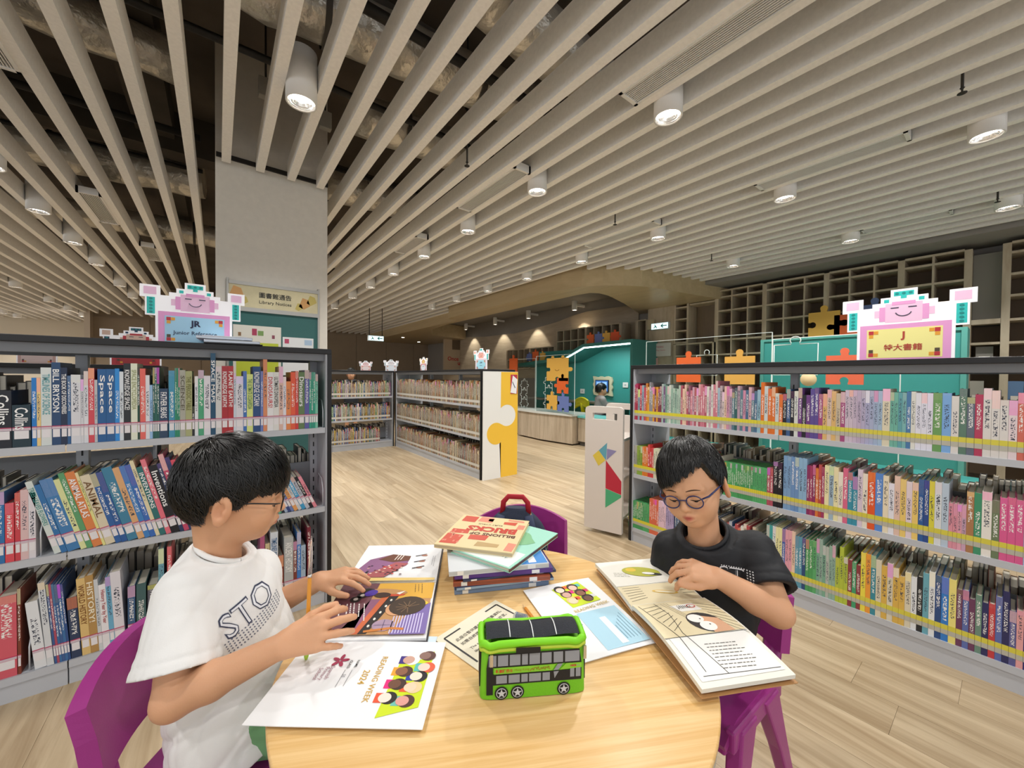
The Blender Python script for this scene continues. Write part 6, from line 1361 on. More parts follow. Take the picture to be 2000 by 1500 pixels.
def head_sdf(F_, c, f, u, r, s=1.0, mouth_open=0, ears=(1, 1)):
    """c = centre of the skull; f forward, u up, r = the head's own right"""
    P = lambda a, b, d: c+(f*a+u*b+r*d)*s
    ax = (f, u, r)
    F_.ell(P(-.008, .022, 0), (.092*s, .083*s, .073*s), ax, .02)
    F_.ell(P(.022, -.035, 0), (.066*s, .068*s, .0635*s), ax, .03)
    F_.ell(P(.040, -.066, 0), (.036*s, .034*s, .044*s), ax, .03)      # jaw
    F_.ell(P(.064, -.083, 0), (.014*s, .013*s, .020*s), ax, .022)      # chin
    for q in (-1, 1):
        F_.ell(P(.054, -.038, q*.037), (.027*s, .028*s, .024*s), ax, .022)   # cheek
        F_.cap(P(.079, .012, q*.014), P(.068, .012, q*.046), .009*s, .008*s, .015)   # brow ridge
        F_.ell(P(.086, -.008, q*.030), (.012*s, .011*s, .017*s), ax, .006, 'sub')     # socket
        F_.ell(P(.070, -.009, q*.030), (.0125*s, .0118*s, .0150*s), ax, .004)         # lidded eye
    F_.cap(P(.081, .004, 0), P(.096, -.028, 0), .0060*s, .0085*s, .010)   # nose
    F_.ell(P(.097, -.031, 0), (.009*s, .008*s, .009*s), ax, .006)
    for q in (-1, 1): F_.ell(P(.090, -.034, q*.0095), (.0075*s, .0062*s, .0062*s), ax, .005); F_.ell(P(.094, -.040, q*.0055), (.003*s, .003*s, .0028*s), ax, .002, 'sub')
    m = mouth_open
    F_.ell(P(.080, -.055, 0), (.014*s, .013*s, .022*s), ax, .012)        # muzzle
    F_.cap(P(.0895, -.0545, -.013), P(.0935, -.0535, 0), .0038*s, .0048*s, .004); F_.cap(P(.0895, -.0545, .013), P(.0935, -.0535, 0), .0038*s, .0048*s, .004)
    F_.cap(P(.0865, -.0640-m, -.011), P(.0905, -.0650-m, 0), .0042*s, .0054*s, .004); F_.cap(P(.0865, -.0640-m, .011), P(.0905, -.0650-m, 0), .0042*s, .0054*s, .004)
    F_.cap(P(.097, -.0592-m*.5, -.014), P(.097, -.0592-m*.5, .014), .0012*s+m*.5, None, .002, 'sub')
    for q, on in zip((-1, 1), ears):
        if not on: continue
        d = (r*q*.9-f*.35); d = d/np.linalg.norm(d)
        e = P(-.010, -.014, q*.077); b3 = np.cross(d, u)
        F_.ell(e+d*.006, (.0085*s, .030*s, .019*s), (d, u*.98+b3*.0, b3), .006)
        F_.ell(e+d*.0145+b3*.001-u*.001, (.0085*s, .019*s, .0105*s), (d, u, b3), .003, 'sub')
        F_.ell(e+d*.011+f*.008-u*.004, (.005*s, .006*s, .005*s), (d, u, b3), .004)
        F_.ell(e+d*.006-u*.026*s, (.006*s, .010*s, .009*s), (d, u, b3), .006)
def hair(parent, name, c, f, u, r, s, seed, crown=(-.55, .83), fringe=.034, side=-.012, nape=-.075, n=2600, part=0.0, earline=.006):
    rnd = np.random.default_rng(seed)
    R = np.array([.105, .104, .083])*s; cen = c+(-.010*f+.024*u)*s
    def allowed(p):                                    # p in head axes (f,u,r), metres from the skull centre
        a, b, d = p[..., 0]/s, p[..., 1]/s, p[..., 2]/s
        front = a > .040; mid = (a <= .040) & (a > -.004)
        lim = np.where(front, fringe+part*d+.10*np.maximum(0, np.abs(d)-.05)*0, np.where(mid, side-.0+(fringe-side)*np.clip((a-.018)/.022, 0, 1), np.where(a > -.034, earline, nape+.05*np.clip((a+.05)/.03, 0, 1))))
        return b-lim
    h = .0030; lo = c-.15*s; hi = c+.15*s; Fd = Field(lo, hi, h)
    Fd.ell(cen, tuple(R), (f, u, r), 0)
    gx = [Fd.lo[i]+Fd.h*np.arange(Fd.n[i]) for i in range(3)]; X, Y, Z = gx[0][:, None, None], gx[1][None, :, None], gx[2][None, None, :]
    P = np.stack(np.broadcast_arrays(X-c[0], Y-c[1], Z-c[2]), -1); L = np.stack([P@f, P@u, P@r], -1)
    wob = .006*np.sin(L[..., 2]*260+L[..., 0]*170)+.003*np.sin(L[..., 2]*610)
    Fd.d = np.maximum(Fd.d, -(allowed(L)+wob*s)).astype(np.float32)
    Fd.ell(c+(.002*f-.010*u)*s, (.090*s, .094*s, .0735*s), (f, u, r), .002, 'sub')
    Vv, Ff = Fd.mesh(); cap, _ = np_mesh('hair_cap', Vv, Ff, hairm, parent, None, 1)
    # strands: flow from the crown over the skull
    ca = np.array([crown[0], crown[1], 0.12]); ca /= np.linalg.norm(ca); t1 = np.cross(ca, [0, 0, 1]); t1 /= np.linalg.norm(t1); t2 = np.cross(ca, t1)
    vs, fs = [], []
    for i in range(n):
        ph = rnd.uniform(0, 2*np.pi); th0 = np.arccos(1-rnd.uniform(0, 1)*1.45)*.92; ln = rnd.uniform(.35, .75); sw = rnd.normal(0, .22); lift0 = rnd.uniform(.0, .035)+(.05*rnd.random()**3)
        K_ = 7; pts = []
        for k in range(K_):
            th = th0+ln*k/(K_-1); p_ = ph+sw*(k/(K_-1))**1.5; dd = np.cos(th)*ca+np.sin(th)*(np.cos(p_)*t1+np.sin(p_)*t2)
            lift = 1.0+lift0+.03*(k/(K_-1))*rnd.uniform(0, 1)*(1 if th < 1.2 else .2)
            q = dd*R*lift+np.array([-.010, .024, 0])*s
            if k > 0 and allowed(q) < rnd.uniform(-.010, .004)*s: break
            if k == 0 and allowed(q) < .004: break
            pts.append(q)
        if len(pts) < 3: continue
        pts = np.array(pts); m = len(pts); wd = rnd.uniform(.0007, .0013)*s; o = len(vs)
        for k in range(m):
            tg = pts[min(k+1, m-1)]-pts[max(k-1, 0)]; nr = pts[k]/R; nr = nr/np.linalg.norm(nr); sd = np.cross(tg, nr); sd /= np.linalg.norm(sd)+1e-9; w_ = wd*(1-(k/(m-1))**2*.85)
            for q in (pts[k]-sd*w_, pts[k]+nr*w_*.9, pts[k]+sd*w_): vs.append(c+f*q[0]+u*q[1]+r*q[2])
        for k in range(m-1):
            for j in range(2): fs.append((o+k*3+j, o+k*3+j+1, o+k*3+j+4, o+k*3+j+3))
    off = np.array(parent.location); me = bpy.data.meshes.new('hair_strands'); me.from_pydata([tuple(v-off) for v in vs], [], fs); me.materials.append(hairm); me.polygons.foreach_set('use_smooth', [True]*len(fs))
    o = bpy.data.objects.new('hair_strands', me); COL.objects.link(o); o.parent = parent; o['kind'] = 'stuff'
def hand(F_, w, d, nrm, side, s=1.0, curl=((.25, .35, .3),)*4, spread=.10, thumb=(.75, .2, .3), elev=(0, 0, 0, 0)):
    """w wrist, d towards the knuckles, nrm out of the back of the hand, side = towards the thumb"""
    d = d/np.linalg.norm(d); nrm = nrm-d*(nrm@d); nrm = nrm/np.linalg.norm(nrm); sd = np.cross(nrm, d); sd = sd if sd@side > 0 else -sd
    tips = []; k = .006
    offs = (.026, .009, -.008, -.024); pl = (.070, .073, .069, .062); fl = ((.031, .020, .016), (.034, .022, .017), (.031, .020, .017), (.024, .015, .014)); rr_ = (.0088, .0090, .0084, .0074)
    for i in range(4):
        kn = w+(d*pl[i]+sd*offs[i]+nrm*(.003-.10*abs(offs[i]-.004)))*s
        F_.cap(w+sd*offs[i]*.55*s+d*.004*s, kn, .0125*s, .0100*s, .010)
        ang = spread*(1.5-i); dd = d*np.cos(ang)+sd*np.sin(ang); a = elev[i]; p = kn
        for j in range(3):
            a += curl[i][j]; dv = dd*np.cos(a)-nrm*np.sin(a); q = p+dv*fl[i][j]*s; r0 = rr_[i]*s*(1-.10*j); F_.cap(p, q, r0, r0*.90, k*.55); p = q
        tips.append(p)
    b = w+(d*.020+sd*.020-nrm*.006)*s; a0 = thumb[0]; dv = d*np.cos(a0)+sd*np.sin(a0)-nrm*.25; dv /= np.linalg.norm(dv)
    F_.cap(w+(d*.010+sd*.008)*s, b, .013*s, .0125*s, .010); q = b+dv*.034*s; F_.cap(b, q, .0120*s, .0098*s, .008)
    for (b_, ln, rn) in ((thumb[1], .027, .0090), (thumb[2], .021, .0080)):
        dv = dv*np.cos(b_)+(d*.9-sd*.45-nrm*.1)*np.sin(b_); dv /= np.linalg.norm(dv); q2 = q+dv*ln*s; F_.cap(q, q2, rn*1.05*s, rn*.92*s, .004); q = q2
    tips.append(q); return tips
def skin_cols(Vv, c, f, u, r, s, tips=()):
    q = Vv-c; a, b, d = q@f/s, q@u/s, q@r/s; col = np.tile(SK, (len(Vv), 1))
    def blend(w, cc): col[:] = col*(1-w[:, None])+cc*w[:, None]
    blend(np.clip(1-np.hypot(np.hypot((b+.036)/.022, (np.abs(d)-.038)/.02), (a-.07)/.03), 0, 1)*.35, PINK)
    blend(np.clip(1.6*(1-np.hypot((b+.0595)/.0105, d/.0185)), 0, 1)*(a > .078), LIPS)
    blend(np.clip(1-np.abs(np.abs(d)-.085)/.02, 0, 1)*np.clip(1-np.abs(b+.018)/.04, 0, 1)*(a < .02)*(a > -.05)*(np.linalg.norm(q, axis=1) < .12)*.4, PINK)
    for t in tips: blend(np.clip(1-np.linalg.norm(Vv-t, axis=1)/.014, 0, 1)*.35, PINK)
    return col
def face_extras(parent, body, c, f, u, r, s):
    """brows, lash lines and lowered irises laid on the face surface"""
    from mathutils.bvhtree import BVHTree
    off = V(parent.location); me = body.data; bv = BVHTree.FromPolygons([v.co for v in me.vertices], [tuple(p.vertices) for p in me.polygons])
    def on(b, d, lift):
        p = V(c+(f*.2+u*b+r*d)*s)-off; h = bv.ray_cast(p, V(-f)); return (h[0] if h[0] is not None else p-V(f)*.115)+V(f)*lift
    bm_ = M('brow_black', '#1f1814', .7)
    for q in (-1, 1):
        B().tube([on(.0135+.0030*(1-x*x)-.001*x, q*(.030+.017*x), .0004) for x in (-1, -.6, -.2, .2, .6, 1)], [.0008, .0014, .0017, .0016, .0012, .0006], 6).build('eyebrow', M('brow_soft', '#4a3527', .8), parent)
        B().tube([on(-.0120-.0030*(1-x*x), q*(.030+.0145*x), .0003) for x in (-1, -.6, -.2, .2, .6, 1)], [.0005, .0010, .0013, .0014, .0013, .0007], 6).build('eyelashes', bm_, parent)
        B().tube([on(-.0165-.0008*(1-x*x), q*(.030+.0045*x), .0001) for x in (-1, -.3, .3, 1)], [.0010, .0017, .0017, .0010], 6).build('iris', M('iris_dark', '#20140f', .25), parent)
        B().tube([on(-.0048-.0010*(1-x*x)*-1, q*(.030+.0150*x), -.0003) for x in (-1, -.5, 0, .5, 1)], [.0003, .0007, .0008, .0007, .0003], 6).build('eyelid_fold', M('lid_fold', '#9a6a50', .6), parent)
def glasses(lab, c, f, u, r, s, col, rim, lens_r=(.0195, .0155), drop=-.010, tip=None, lensm=None):
    t = thing('eyeglasses', lab, 'glasses', V(c)); P = lambda a, b, d: V((f*a+u*b+r*d)*s)
    m = M('glasses_'+col[1:], col, .3)
    lm = lensm or M('lens_clear', '#ffffff', .02, trans=1, ior=1.01, spec=.3)
    for q in (-1, 1):
        ring = [P(.0965-.10*abs(.031+lens_r[0]*math.cos(a))**1.5, drop+lens_r[1]*math.sin(a), q*(.031+lens_r[0]*math.cos(a))) for a in [k*math.pi/12 for k in range(25)]]
        B().tube(ring, rim, 6, caps=False).build('rim', m, t)
        b = B(); cc = sum(ring[:-1], V((0, 0, 0)))/24; b.add([cc]+ring[:-1], [(0, i+1, (i+1) % 24+1) for i in range(24)]); b.build('lens', lm, t)
        B().tube([P(.090, drop+.006, q*.050), P(.082, drop+.010, q*.066), P(.04, drop+.012, q*.077), P(-.008, drop+.008, q*.080), P(-.03, drop-.012, q*.079)], [rim*1.2, rim*1.5, rim*1.4, rim*1.2, rim], 6).build('temple', m, t)
    B().tube([P(.0955, drop+.004, -.0125), P(.100, drop+.007, 0), P(.0955, drop+.004, .0125)], rim, 6).build('bridge', m, t)
    return t
def wrinkles(seed, amp, zh=None):
    rnd = np.random.default_rng(seed); ws = [(rnd.normal(0, 1, 3)*np.array([20, 20, 30]), rnd.uniform(0, 6), rnd.uniform(.4, 1)) for _ in range(7)]
    def fn(P):
        o = 0
        wp = P+.02*np.sin(P[:, [1, 2, 0]]*19+seed)
        for k, ph, a in ws: o = o+a*(1-np.abs(np.sin(wp@k+ph)))**3
        return amp*(o/3-.5)*(1 if zh is None else .55+1.0*np.clip((zh-P[:, 2])/.2, 0, 1))
    return fn
def project_print(parent, name, shirt, items, o, ux, uy, ud, mat, lift=.0014):
    """lay flat shapes on the shirt: items = builder with (x,y,0) points in metres; o origin, ux/uy axes, ud = direction towards the cloth"""
    from mathutils.bvhtree import BVHTree
    me = shirt.data; off = V(parent.location); bv = BVHTree.FromPolygons([v.co+off for v in me.vertices], [tuple(p.vertices) for p in me.polygons])
    bm = bmesh.new(); mm = bpy.data.meshes.new('t'); mm.from_pydata(items.v, [], items.f); bm.from_mesh(mm)
    bmesh.ops.triangulate(bm, faces=bm.faces)
    for _ in range(3):
        es = [e for e in bm.edges if e.calc_length() > .008]
        if es: bmesh.ops.subdivide_edges(bm, edges=es, cuts=1)
        bmesh.ops.triangulate(bm, faces=bm.faces)
    for v in bm.verts:
        p = V(o)+V(ux)*v.co.x+V(uy)*v.co.y; hit = bv.ray_cast(p-V(ud)*.15, V(ud))
        q = (hit[0]-V(ud)*lift) if hit[0] is not None else p
        v.co = q-off
    bm.to_mesh(mm); bm.free(); mm.materials.append(mat); ob = bpy.data.objects.new(name, mm); COL.objects.link(ob); ob.parent = parent; return ob
# ============================================================ the boy in white
def PT(x, y, D): return N3(at_d(x, y, D))
nF, nR, nZ = N3(F0), N3(R0), np.array([0, 0, 1.])
def build_boy_white():
    base = V((LBH.x, LBH.y, 0)); t = thing('person', 'boy with black hair, glasses and white printed T-shirt holding a pencil', 'person', base)
    hc = PT(460, 960, .885); f, u, r = frame(R0*.84+F0*.50-Z0*.22, Z0*1.0+R0*.12); s = 1.02
    hip = N3(base)+nZ*.42; nk = PT(428, 1064, .885)
    shN, shF = PT(362, 1152, .81), PT(500, 1116, .975); elN, wrN = PT(338, 1368, .735), PT(548, 1262, .765); elF, wrF = PT(490, 1205, 1.06), PT(624, 1134, 1.035)
    lo = np.array([min(p[i] for p in (hc, hip, elN, wrN, elF, wrF)) for i in range(3)])-.20; hi = np.array([max(p[i] for p in (hc, hip, elN, wrN, elF, wrF)) for i in range(3)])+.20
    lo[2] = -.01; fwd = N3(LB_F); fwd[2] = 0
    lft = np.cross(nZ, fwd)                                   # the boy's own left (away from the viewer)
    kn = [hip+fwd*.33+lft*q*.085+nZ*(.02) for q in (-1, 1)]; an = [k+fwd*.03-nZ*(k[2]-.07) for k in kn]
    lo = np.minimum(lo, np.min(an, 0)-.1); hi = np.maximum(hi, np.max(an, 0)+.22)
    Fb = Field(lo, hi, .0033)
    head_sdf(Fb, hc, f, u, r, s, 0, (1, 1))
    Fb.cap(hc-u*.045*s-f*.030, nk-nZ*.03, .042, .043, .03)
    Fb.cap(nk-nZ*.12, hip+nZ*.02, .060, .080, .03); Fb.cap(shN, shF, .034, .034, .02)
    for sh, el, wr in ((shN, elN, wrN), (shF, elF, wrF)): Fb.cap(sh, el, .038, .033, .02); Fb.cap(el, el+(wr-el)*.35, .033, .0335, .012); Fb.cap(el+(wr-el)*.35, wr, .0335, .0235, .012)
    for k_, a_ in zip(kn, an): Fb.cap(hip+(k_-hip)*.2, k_, .06, .046, .02); Fb.cap(k_, a_, .044, .03, .02)
    # near (right) hand: back to the viewer, fingers curled round the upright pencil
    d1 = PT(602, 1244, .775)-wrN; back = -nF*.80-nR*.25+nZ*.45
    tips = hand(Fb, wrN+ (wrN-elN)/np.linalg.norm(wrN-elN)*.006, d1, back, nZ*.9+nF*.3, 1.0, ((.42, .62, .30), (.30, .50, .30), (.28, .42, .28), (.34, .45, .3)), .16, (.55, .35, .4), (.1, .05, .05, .12))
    # far (left) hand resting flat on the open book
    d2 = PT(676, 1122, 1.04)-wrF; tips += hand(Fb, wrF, d2, nZ*1.0-nF*.15-nR*.1, -nF*.8+nR*.2, .97, ((.30, .30, .22),)*4, .17, (.7, .25, .3), (.05, .08, .08, .1))
    Vv, Ff = Fb.mesh(); body, _ = np_mesh('body', Vv, Ff, skin, t, skin_cols(Vv, hc, f, u, r, s, tips), 1)
    hair(t, 'hair', hc, f, u, r, s*1.0, 4, fringe=.018, side=-.016, nape=-.080, n=4200, earline=.000)
    face_extras(t, body, hc, f, u, r, s)
    glasses('thin dark wire glasses worn by the boy in white', hc, f, u, r, s, '#1d1c20', .0011)
    # T-shirt
    Fs = Field(lo, hi, .0038)
    ch = (shN+shF)/2; sd = (shF-shN); sd = sd/np.linalg.norm(sd)
    nax = nZ*.93+fwd*.36; nax = nax/np.linalg.norm(nax); nkc = nk+fwd*.010-nZ*.010
    for q in (-1, 1):
        Fs.cap(ch+sd*q*.055-nZ*.055, hip+sd*q*.045-nZ*.05, .070, .103, .05)
    Fs.cap(ch-nZ*.06+fwd*.026, hip+fwd*.045-nZ*.02, .078, .104, .05); Fs.cap(shN+nZ*.0, shF, .046, .046, .05); Fs.cap(nkc-nax*.07, nkc+nax*.02, .082, .056, .035)
    hem = []; Fl = Field(lo, hi, .0038)
    for sh, el in ((shN, elN), (shF, elF)):
        e = sh+(el-sh)*.74; Fl.cap(sh, e+(el-sh)*.25, .048, .076, .014); dv = (el-sh)/np.linalg.norm(el-sh); hem.append((e, dv))
    Fs.ripple(wrinkles(3, .012, hip[2]+.27)); Fl.ripple(wrinkles(3, .012, hip[2]+.27))
    for (e, dv) in hem: Fl.ripple(lambda P, e=e, dv=dv: .0022*np.exp(-(((P-e)@dv+.020)/.0028)**2)*(np.linalg.norm(P-e, axis=1) < .1))
    for (e, dv) in hem: Fl.cut(e, dv, keep_r=.17)
    for (e, dv), sh in zip(hem, (shN, shF)): Fl.cap(e-dv*.004, e+dv*.08, .050, .056, .003, 'sub')
    Fs._mix((slice(None),)*3, Fl.d, .012, 'add')
    Fs.cut(nkc, nax, keep_r=.085); Fs.cap(nkc-nax*.020, nkc+nax*.09, .049, .056, .003, 'sub')
    Fs.cut(hip-nZ*.085, N3(V(-nZ*.86+fwd*.5)))
    Vs, Fq = Fs.mesh(); cloth = M('tshirt_white', '#e7e7e6', .75, bump=.05, bscale=420); shirt, Vr = np_mesh('t_shirt', Vs, Fq, cloth, t, None, 1)
    # collar and hem bands
    col = B(); ring = []
    for k in range(25):
        a = k*2*math.pi/24; ring.append(V(nkc+(sd*math.sin(a)+np.cross(sd, nax)*math.cos(a))*.0535)-base)
    col.tube(ring, .0058, 8, caps=False); col.build('collar', cloth, t)
    # chest print
    o = PT(526, 1216, .80)-fwd*.0; uy = nZ*.9+nR*.15-nF*.1; ud = -fwd*.8+nF*.55; ud /= np.linalg.norm(ud); ux = np.cross(uy, -ud); ux /= np.linalg.norm(ux); ux = ux if ux@nR > 0 else -ux; uy = np.cross(-ud, ux)
    uy = uy if uy[2] > 0 else -uy; rot = .38; ux, uy = ux*math.cos(rot)+uy*math.sin(rot), uy*math.cos(rot)-ux*math.sin(rot)
    ib = B(); put_text(ib, 'STO', (0, 0, 0), (1, 0, 0), (0, 1, 0), w=.112, h=.054, keep=False, bold=.02); project_print(t, 'chest_lettering', shirt, ib, o, ux, uy, ud, K('#3a4058'))
    ib = B(); put_text(ib, 'STO', (0, 0, 0), (1, 0, 0), (0, 1, 0), w=.106, h=.047, keep=False, bold=-.012); project_print(t, 'chest_lettering_fill', shirt, ib, o, ux, uy, ud, K('#dfe2e8'), .002)
    ib = B()
    for i in range(20):
        for j in range(5):
            x, y = -.065+i*.0068, -.028-j*.0058; ib.add([(x, y, 0), (x+.0028, y, 0), (x+.0028, y+.0028, 0), (x, y+.0028, 0)], [(0, 1, 2, 3)])
    project_print(t, 'chest_dots', shirt, ib, o, ux, uy, ud, K('#6a6f80'))
    # shorts
    Fp = Field(lo, np.minimum(hi, [9, 9, .62]), .005)
    Fp.cap(hip-fwd*.03, hip+fwd*.05, .098, .09, .03); Fp.cap(hip-sd*.05, hip+sd*.05, .095, .095, .03)
    for k_ in kn: Fp.cap(hip+(k_-hip)*.1, hip+(k_-hip)*.86, .080, .076, .03)
    Fp.ripple(wrinkles(8, .007))
    for k_ in kn: dv = (k_-hip)/np.linalg.norm(k_-hip); Fp.cut(hip+(k_-hip)*.80, dv, keep_r=.13); Fp.cap(hip+(k_-hip)*.74, k_+dv*.06, .062, .064, .003, 'sub')
    Vp, Fq = Fp.mesh(); np_mesh('shorts', Vp, Fq, M('shorts_green', '#6fa070', .8, bump=.05, bscale=400), t, None, 1)
    for a_ in an:
        p0 = V(a_)-base; fd = V(fwd)
        B().grid(lambda a, b: p0+fd*(.05+.11*math.cos(a*6.283)*(1-.25*abs(b-.4)))+V(lft)*.038*math.sin(a*6.283)*(1-.4*max(0, b-.4))+Z0*(-.068+.075*b*(1-.35*max(0, math.cos(a*6.283)))), 20, 6).build('shoe', M('shoe_dark', '#2b2d33', .6), t)
    # pencil held upright in the fingers
    tp = PT(605, 1040, .86); bt_ = PT(598, 1290, .755)
    pd = (tp-bt_)/np.linalg.norm(tp-bt_); b0 = V(PT(598, 1288, .80)); 
    top_ = V(PT(605, 1128, .83)); ax_ = (top_-b0).normalized(); Lp = (top_-b0).length
    pc = thing('pencil', 'orange pencil with clear cap held upright by the boy in white', 'pencil', b0)
    B().tube([ax_*(Lp*.30), ax_*Lp], .0040, 6, smooth=False).build('shaft', K('#d8922a', .35), pc); B().tube([V((0, 0, 0)), ax_*.006, ax_*(Lp*.30)], [.0028, .0046, .0044], 10).build('grip', K('#a8c83a', .35), pc)
    B().tube([ax_*Lp, ax_*(Lp+.006)], .0046, 10).build('ferrule', M('ferrule', '#d8d8d8', .2, metal=.9), pc); B().tube([ax_*(Lp+.006), ax_*(Lp+.05), ax_*(Lp+.085)], [.0044, .0036, .0016], 10).build('clear_cap', M('cap_clear', '#f0e4e0', .08, trans=.85, ior=1.25), pc)
    return t
build_boy_white()
# ============================================================ the boy in black
def build_boy_black():
    base = V((RBH.x, RBH.y, 0)); t = thing('person', 'boy in black T-shirt and blue glasses bending over an open comic', 'person', base)
    hc = PT(1352, 944, 1.10); view = (at_d(1352, 940, 1)-EYE).normalized(); hv = V((view.x, view.y, 0)).normalized(); hr = V((hv.y, -hv.x, 0))
    f, u, r = frame(-hv*.86-hr*.24-Z0*.20, Z0*.95-hr*.22); s = .99
    hip = N3(base)+nZ*.42; nk = PT(1376, 1032, 1.13)
    shR, shL = PT(1312, 1070, 1.19), PT(1474, 1076, 1.07); elL, wrL = PT(1520, 1196, .955), PT(1402, 1128, 1.005); elR, wrR = PT(1300, 1200, 1.20), PT(1330, 1330, 1.10)
    face = (-F0*.74-R0*.62); face = N3(face.normalized())
    fwd = N3(RB_F); lft = np.cross(nZ, fwd)
    kn = [hip+fwd*.32+lft*q*.085+nZ*(.02) for q in (-1, 1)]; an = [k+fwd*.02-nZ*(k[2]-.07) for k in kn]
    ps = [hc, hip, elL, wrL, elR, wrR]+an; lo = np.min(ps, 0)-.20; hi = np.max(ps, 0)+.20; lo[2] = -.01
    Fb = Field(lo, hi, .0033)
    head_sdf(Fb, hc, f, u, r, s, .0035, (1, 1))
    Fb.cap(hc-u*.045*s-f*.032, nk-nZ*.03, .041, .043, .03)
    Fb.cap(nk-nZ*.12, hip+nZ*.02, .060, .080, .03); Fb.cap(shR, shL, .034, .034, .02)
    for sh, el, wr in ((shL, elL, wrL), (shR, elR, wrR)): Fb.cap(sh, el, .038, .033, .02); Fb.cap(el, el+(wr-el)*.35, .034, .034, .012); Fb.cap(el+(wr-el)*.35, wr, .034, .0245, .012)
    for k_, a_ in zip(kn, an): Fb.cap(hip+(k_-hip)*.2, k_, .06, .046, .02); Fb.cap(k_, a_, .044, .03, .02)
    d1 = PT(1352, 1112, 1.01)-wrL
    tips = hand(Fb, wrL, d1, nZ*.85-nF*.42-nR*.1, -nF*.6-nZ*.2, 1.0, ((.62, .72, .35), (.55, .68, .35), (.50, .62, .35), (.48, .55, .35)), .13, (.45, .45, .45), (.12, .08, .08, .10))
    d2 = fwd*.6-nZ*.2; tips += hand(Fb, wrR, d2, nZ, lft, 1.0)
    Vv, Ff = Fb.mesh(); body, _ = np_mesh('body', Vv, Ff, skin, t, skin_cols(Vv, hc, f, u, r, s, tips), 1)
    hair(t, 'hair', hc, f, u, r, s*1.02, 9, crown=(-.35, .93), fringe=.044, side=-.004, nape=-.075, n=4200, part=-.50)
    face_extras(t, body, hc, f, u, r, s)
    glasses('round blue-rimmed glasses worn by the boy in black', hc, f, u, r, s, '#2c3260', .0017, (.0215, .0175), -.012)
    Fs = Field(lo, hi, .0038); ch = (shR+shL)/2; sd = (shL-shR); sd = sd/np.linalg.norm(sd)
    for q in (-1, 1): Fs.cap(ch+sd*q*.062-nZ*.055, hip+sd*q*.045-nZ*.04, .076, .10, .05)
    nax = nZ*.87+face*.50; nax = nax/np.linalg.norm(nax); nkc = nk+face*.010-nZ*.006
    Fs.cap(ch-nZ*.06+face*.025, hip+face*.04-nZ*.02, .080, .10, .05); Fs.cap(shR, shL, .048, .048, .05); Fs.cap(nkc-nax*.07, nkc+nax*.02, .088, .066, .035)
    hem = []; Fl = Field(lo, hi, .0038)
    for sh, el in ((shL, elL), (shR, elR)):
        e = sh+(el-sh)*.66; Fl.cap(sh, e+(el-sh)*.25, .051, .066, .014); dv = (el-sh)/np.linalg.norm(el-sh); hem.append((e, dv))
    Fs.ripple(wrinkles(5, .012, hip[2]+.27)); Fl.ripple(wrinkles(5, .012, hip[2]+.27))
    for (e, dv) in hem: Fl.ripple(lambda P, e=e, dv=dv: .0022*np.exp(-(((P-e)@dv+.020)/.0028)**2)*(np.linalg.norm(P-e, axis=1) < .1))
    for (e, dv) in hem: Fl.cut(e, dv, keep_r=.17)
    for (e, dv) in hem: Fl.cap(e-dv*.004, e+dv*.08, .046, .052, .003, 'sub')
    Fs._mix((slice(None),)*3, Fl.d, .012, 'add')
    Fs.cut(nkc, nax, keep_r=.085); Fs.cap(nkc-nax*.015, nkc+nax*.09, .058, .064, .003, 'sub'); Fs.cut(hip-nZ*.06, N3(V(-nZ*.86+fwd*.5)))
    Vs, Fq = Fs.mesh(); cloth = M('tshirt_black', '#16181d', .7, bump=.05, bscale=420); shirt, _ = np_mesh('t_shirt', Vs, Fq, cloth, t, None, 1)
    ring = []
    for k in range(25):
        a = k*2*math.pi/24; ring.append(V(nkc+(sd*math.sin(a)+np.cross(sd, nax)*math.cos(a))*.0625)-base)
    B().tube(ring, .0055, 8, caps=False).build('collar', cloth, t)
    o = PT(1432, 1118, 1.02); ud = N3(view); ux = N3(hr); uy = np.cross(-ud, ux); uy = uy if uy[2] > 0 else -uy
    ib = B()
    for i in range(13):
        for j in range(7):
            x, y = -.028+i*.0058, -.024+j*.0058
            if 1 < j < 6 and i < 10: continue
            ib.add([(x, y, 0), (x+.0026, y, 0), (x+.0026, y+.0026, 0), (x, y+.0026, 0)], [(0, 1, 2, 3)])
    put_text(ib, 'ST', (-.004, -.006, 0), (1, 0, 0), (0, 1, 0), w=.058, h=.034, keep=False)
    project_print(t, 'chest_print', shirt, ib, o, ux, uy, ud, K('#d8d9dc'))
    ib = B(); put_text(ib, 'ST', (-.004, -.006, 0), (1, 0, 0), (0, 1, 0), w=.052, h=.028, keep=False, bold=-.02); project_print(t, 'chest_print_fill', shirt, ib, o, ux, uy, ud, K('#1a1c22'), .002)
    Fp = Field(lo, np.minimum(hi, [9, 9, .62]), .005)
    Fp.cap(hip-fwd*.03, hip+fwd*.05, .098, .09, .03); Fp.cap(hip-lft*.05, hip+lft*.05, .095, .095, .03)
    for k_ in kn: Fp.cap(hip+(k_-hip)*.1, hip+(k_-hip)*.86, .078, .074, .03)
    Fp.ripple(wrinkles(9, .007))
    for k_ in kn: dv = (k_-hip)/np.linalg.norm(k_-hip); Fp.cut(hip+(k_-hip)*.80, dv, keep_r=.13); Fp.cap(hip+(k_-hip)*.74, k_+dv*.06, .062, .064, .003, 'sub')
    Vp, Fq = Fp.mesh(); np_mesh('shorts', Vp, Fq, M('shorts_teal', '#7fa99a', .8, bump=.05, bscale=400), t, None, 1)
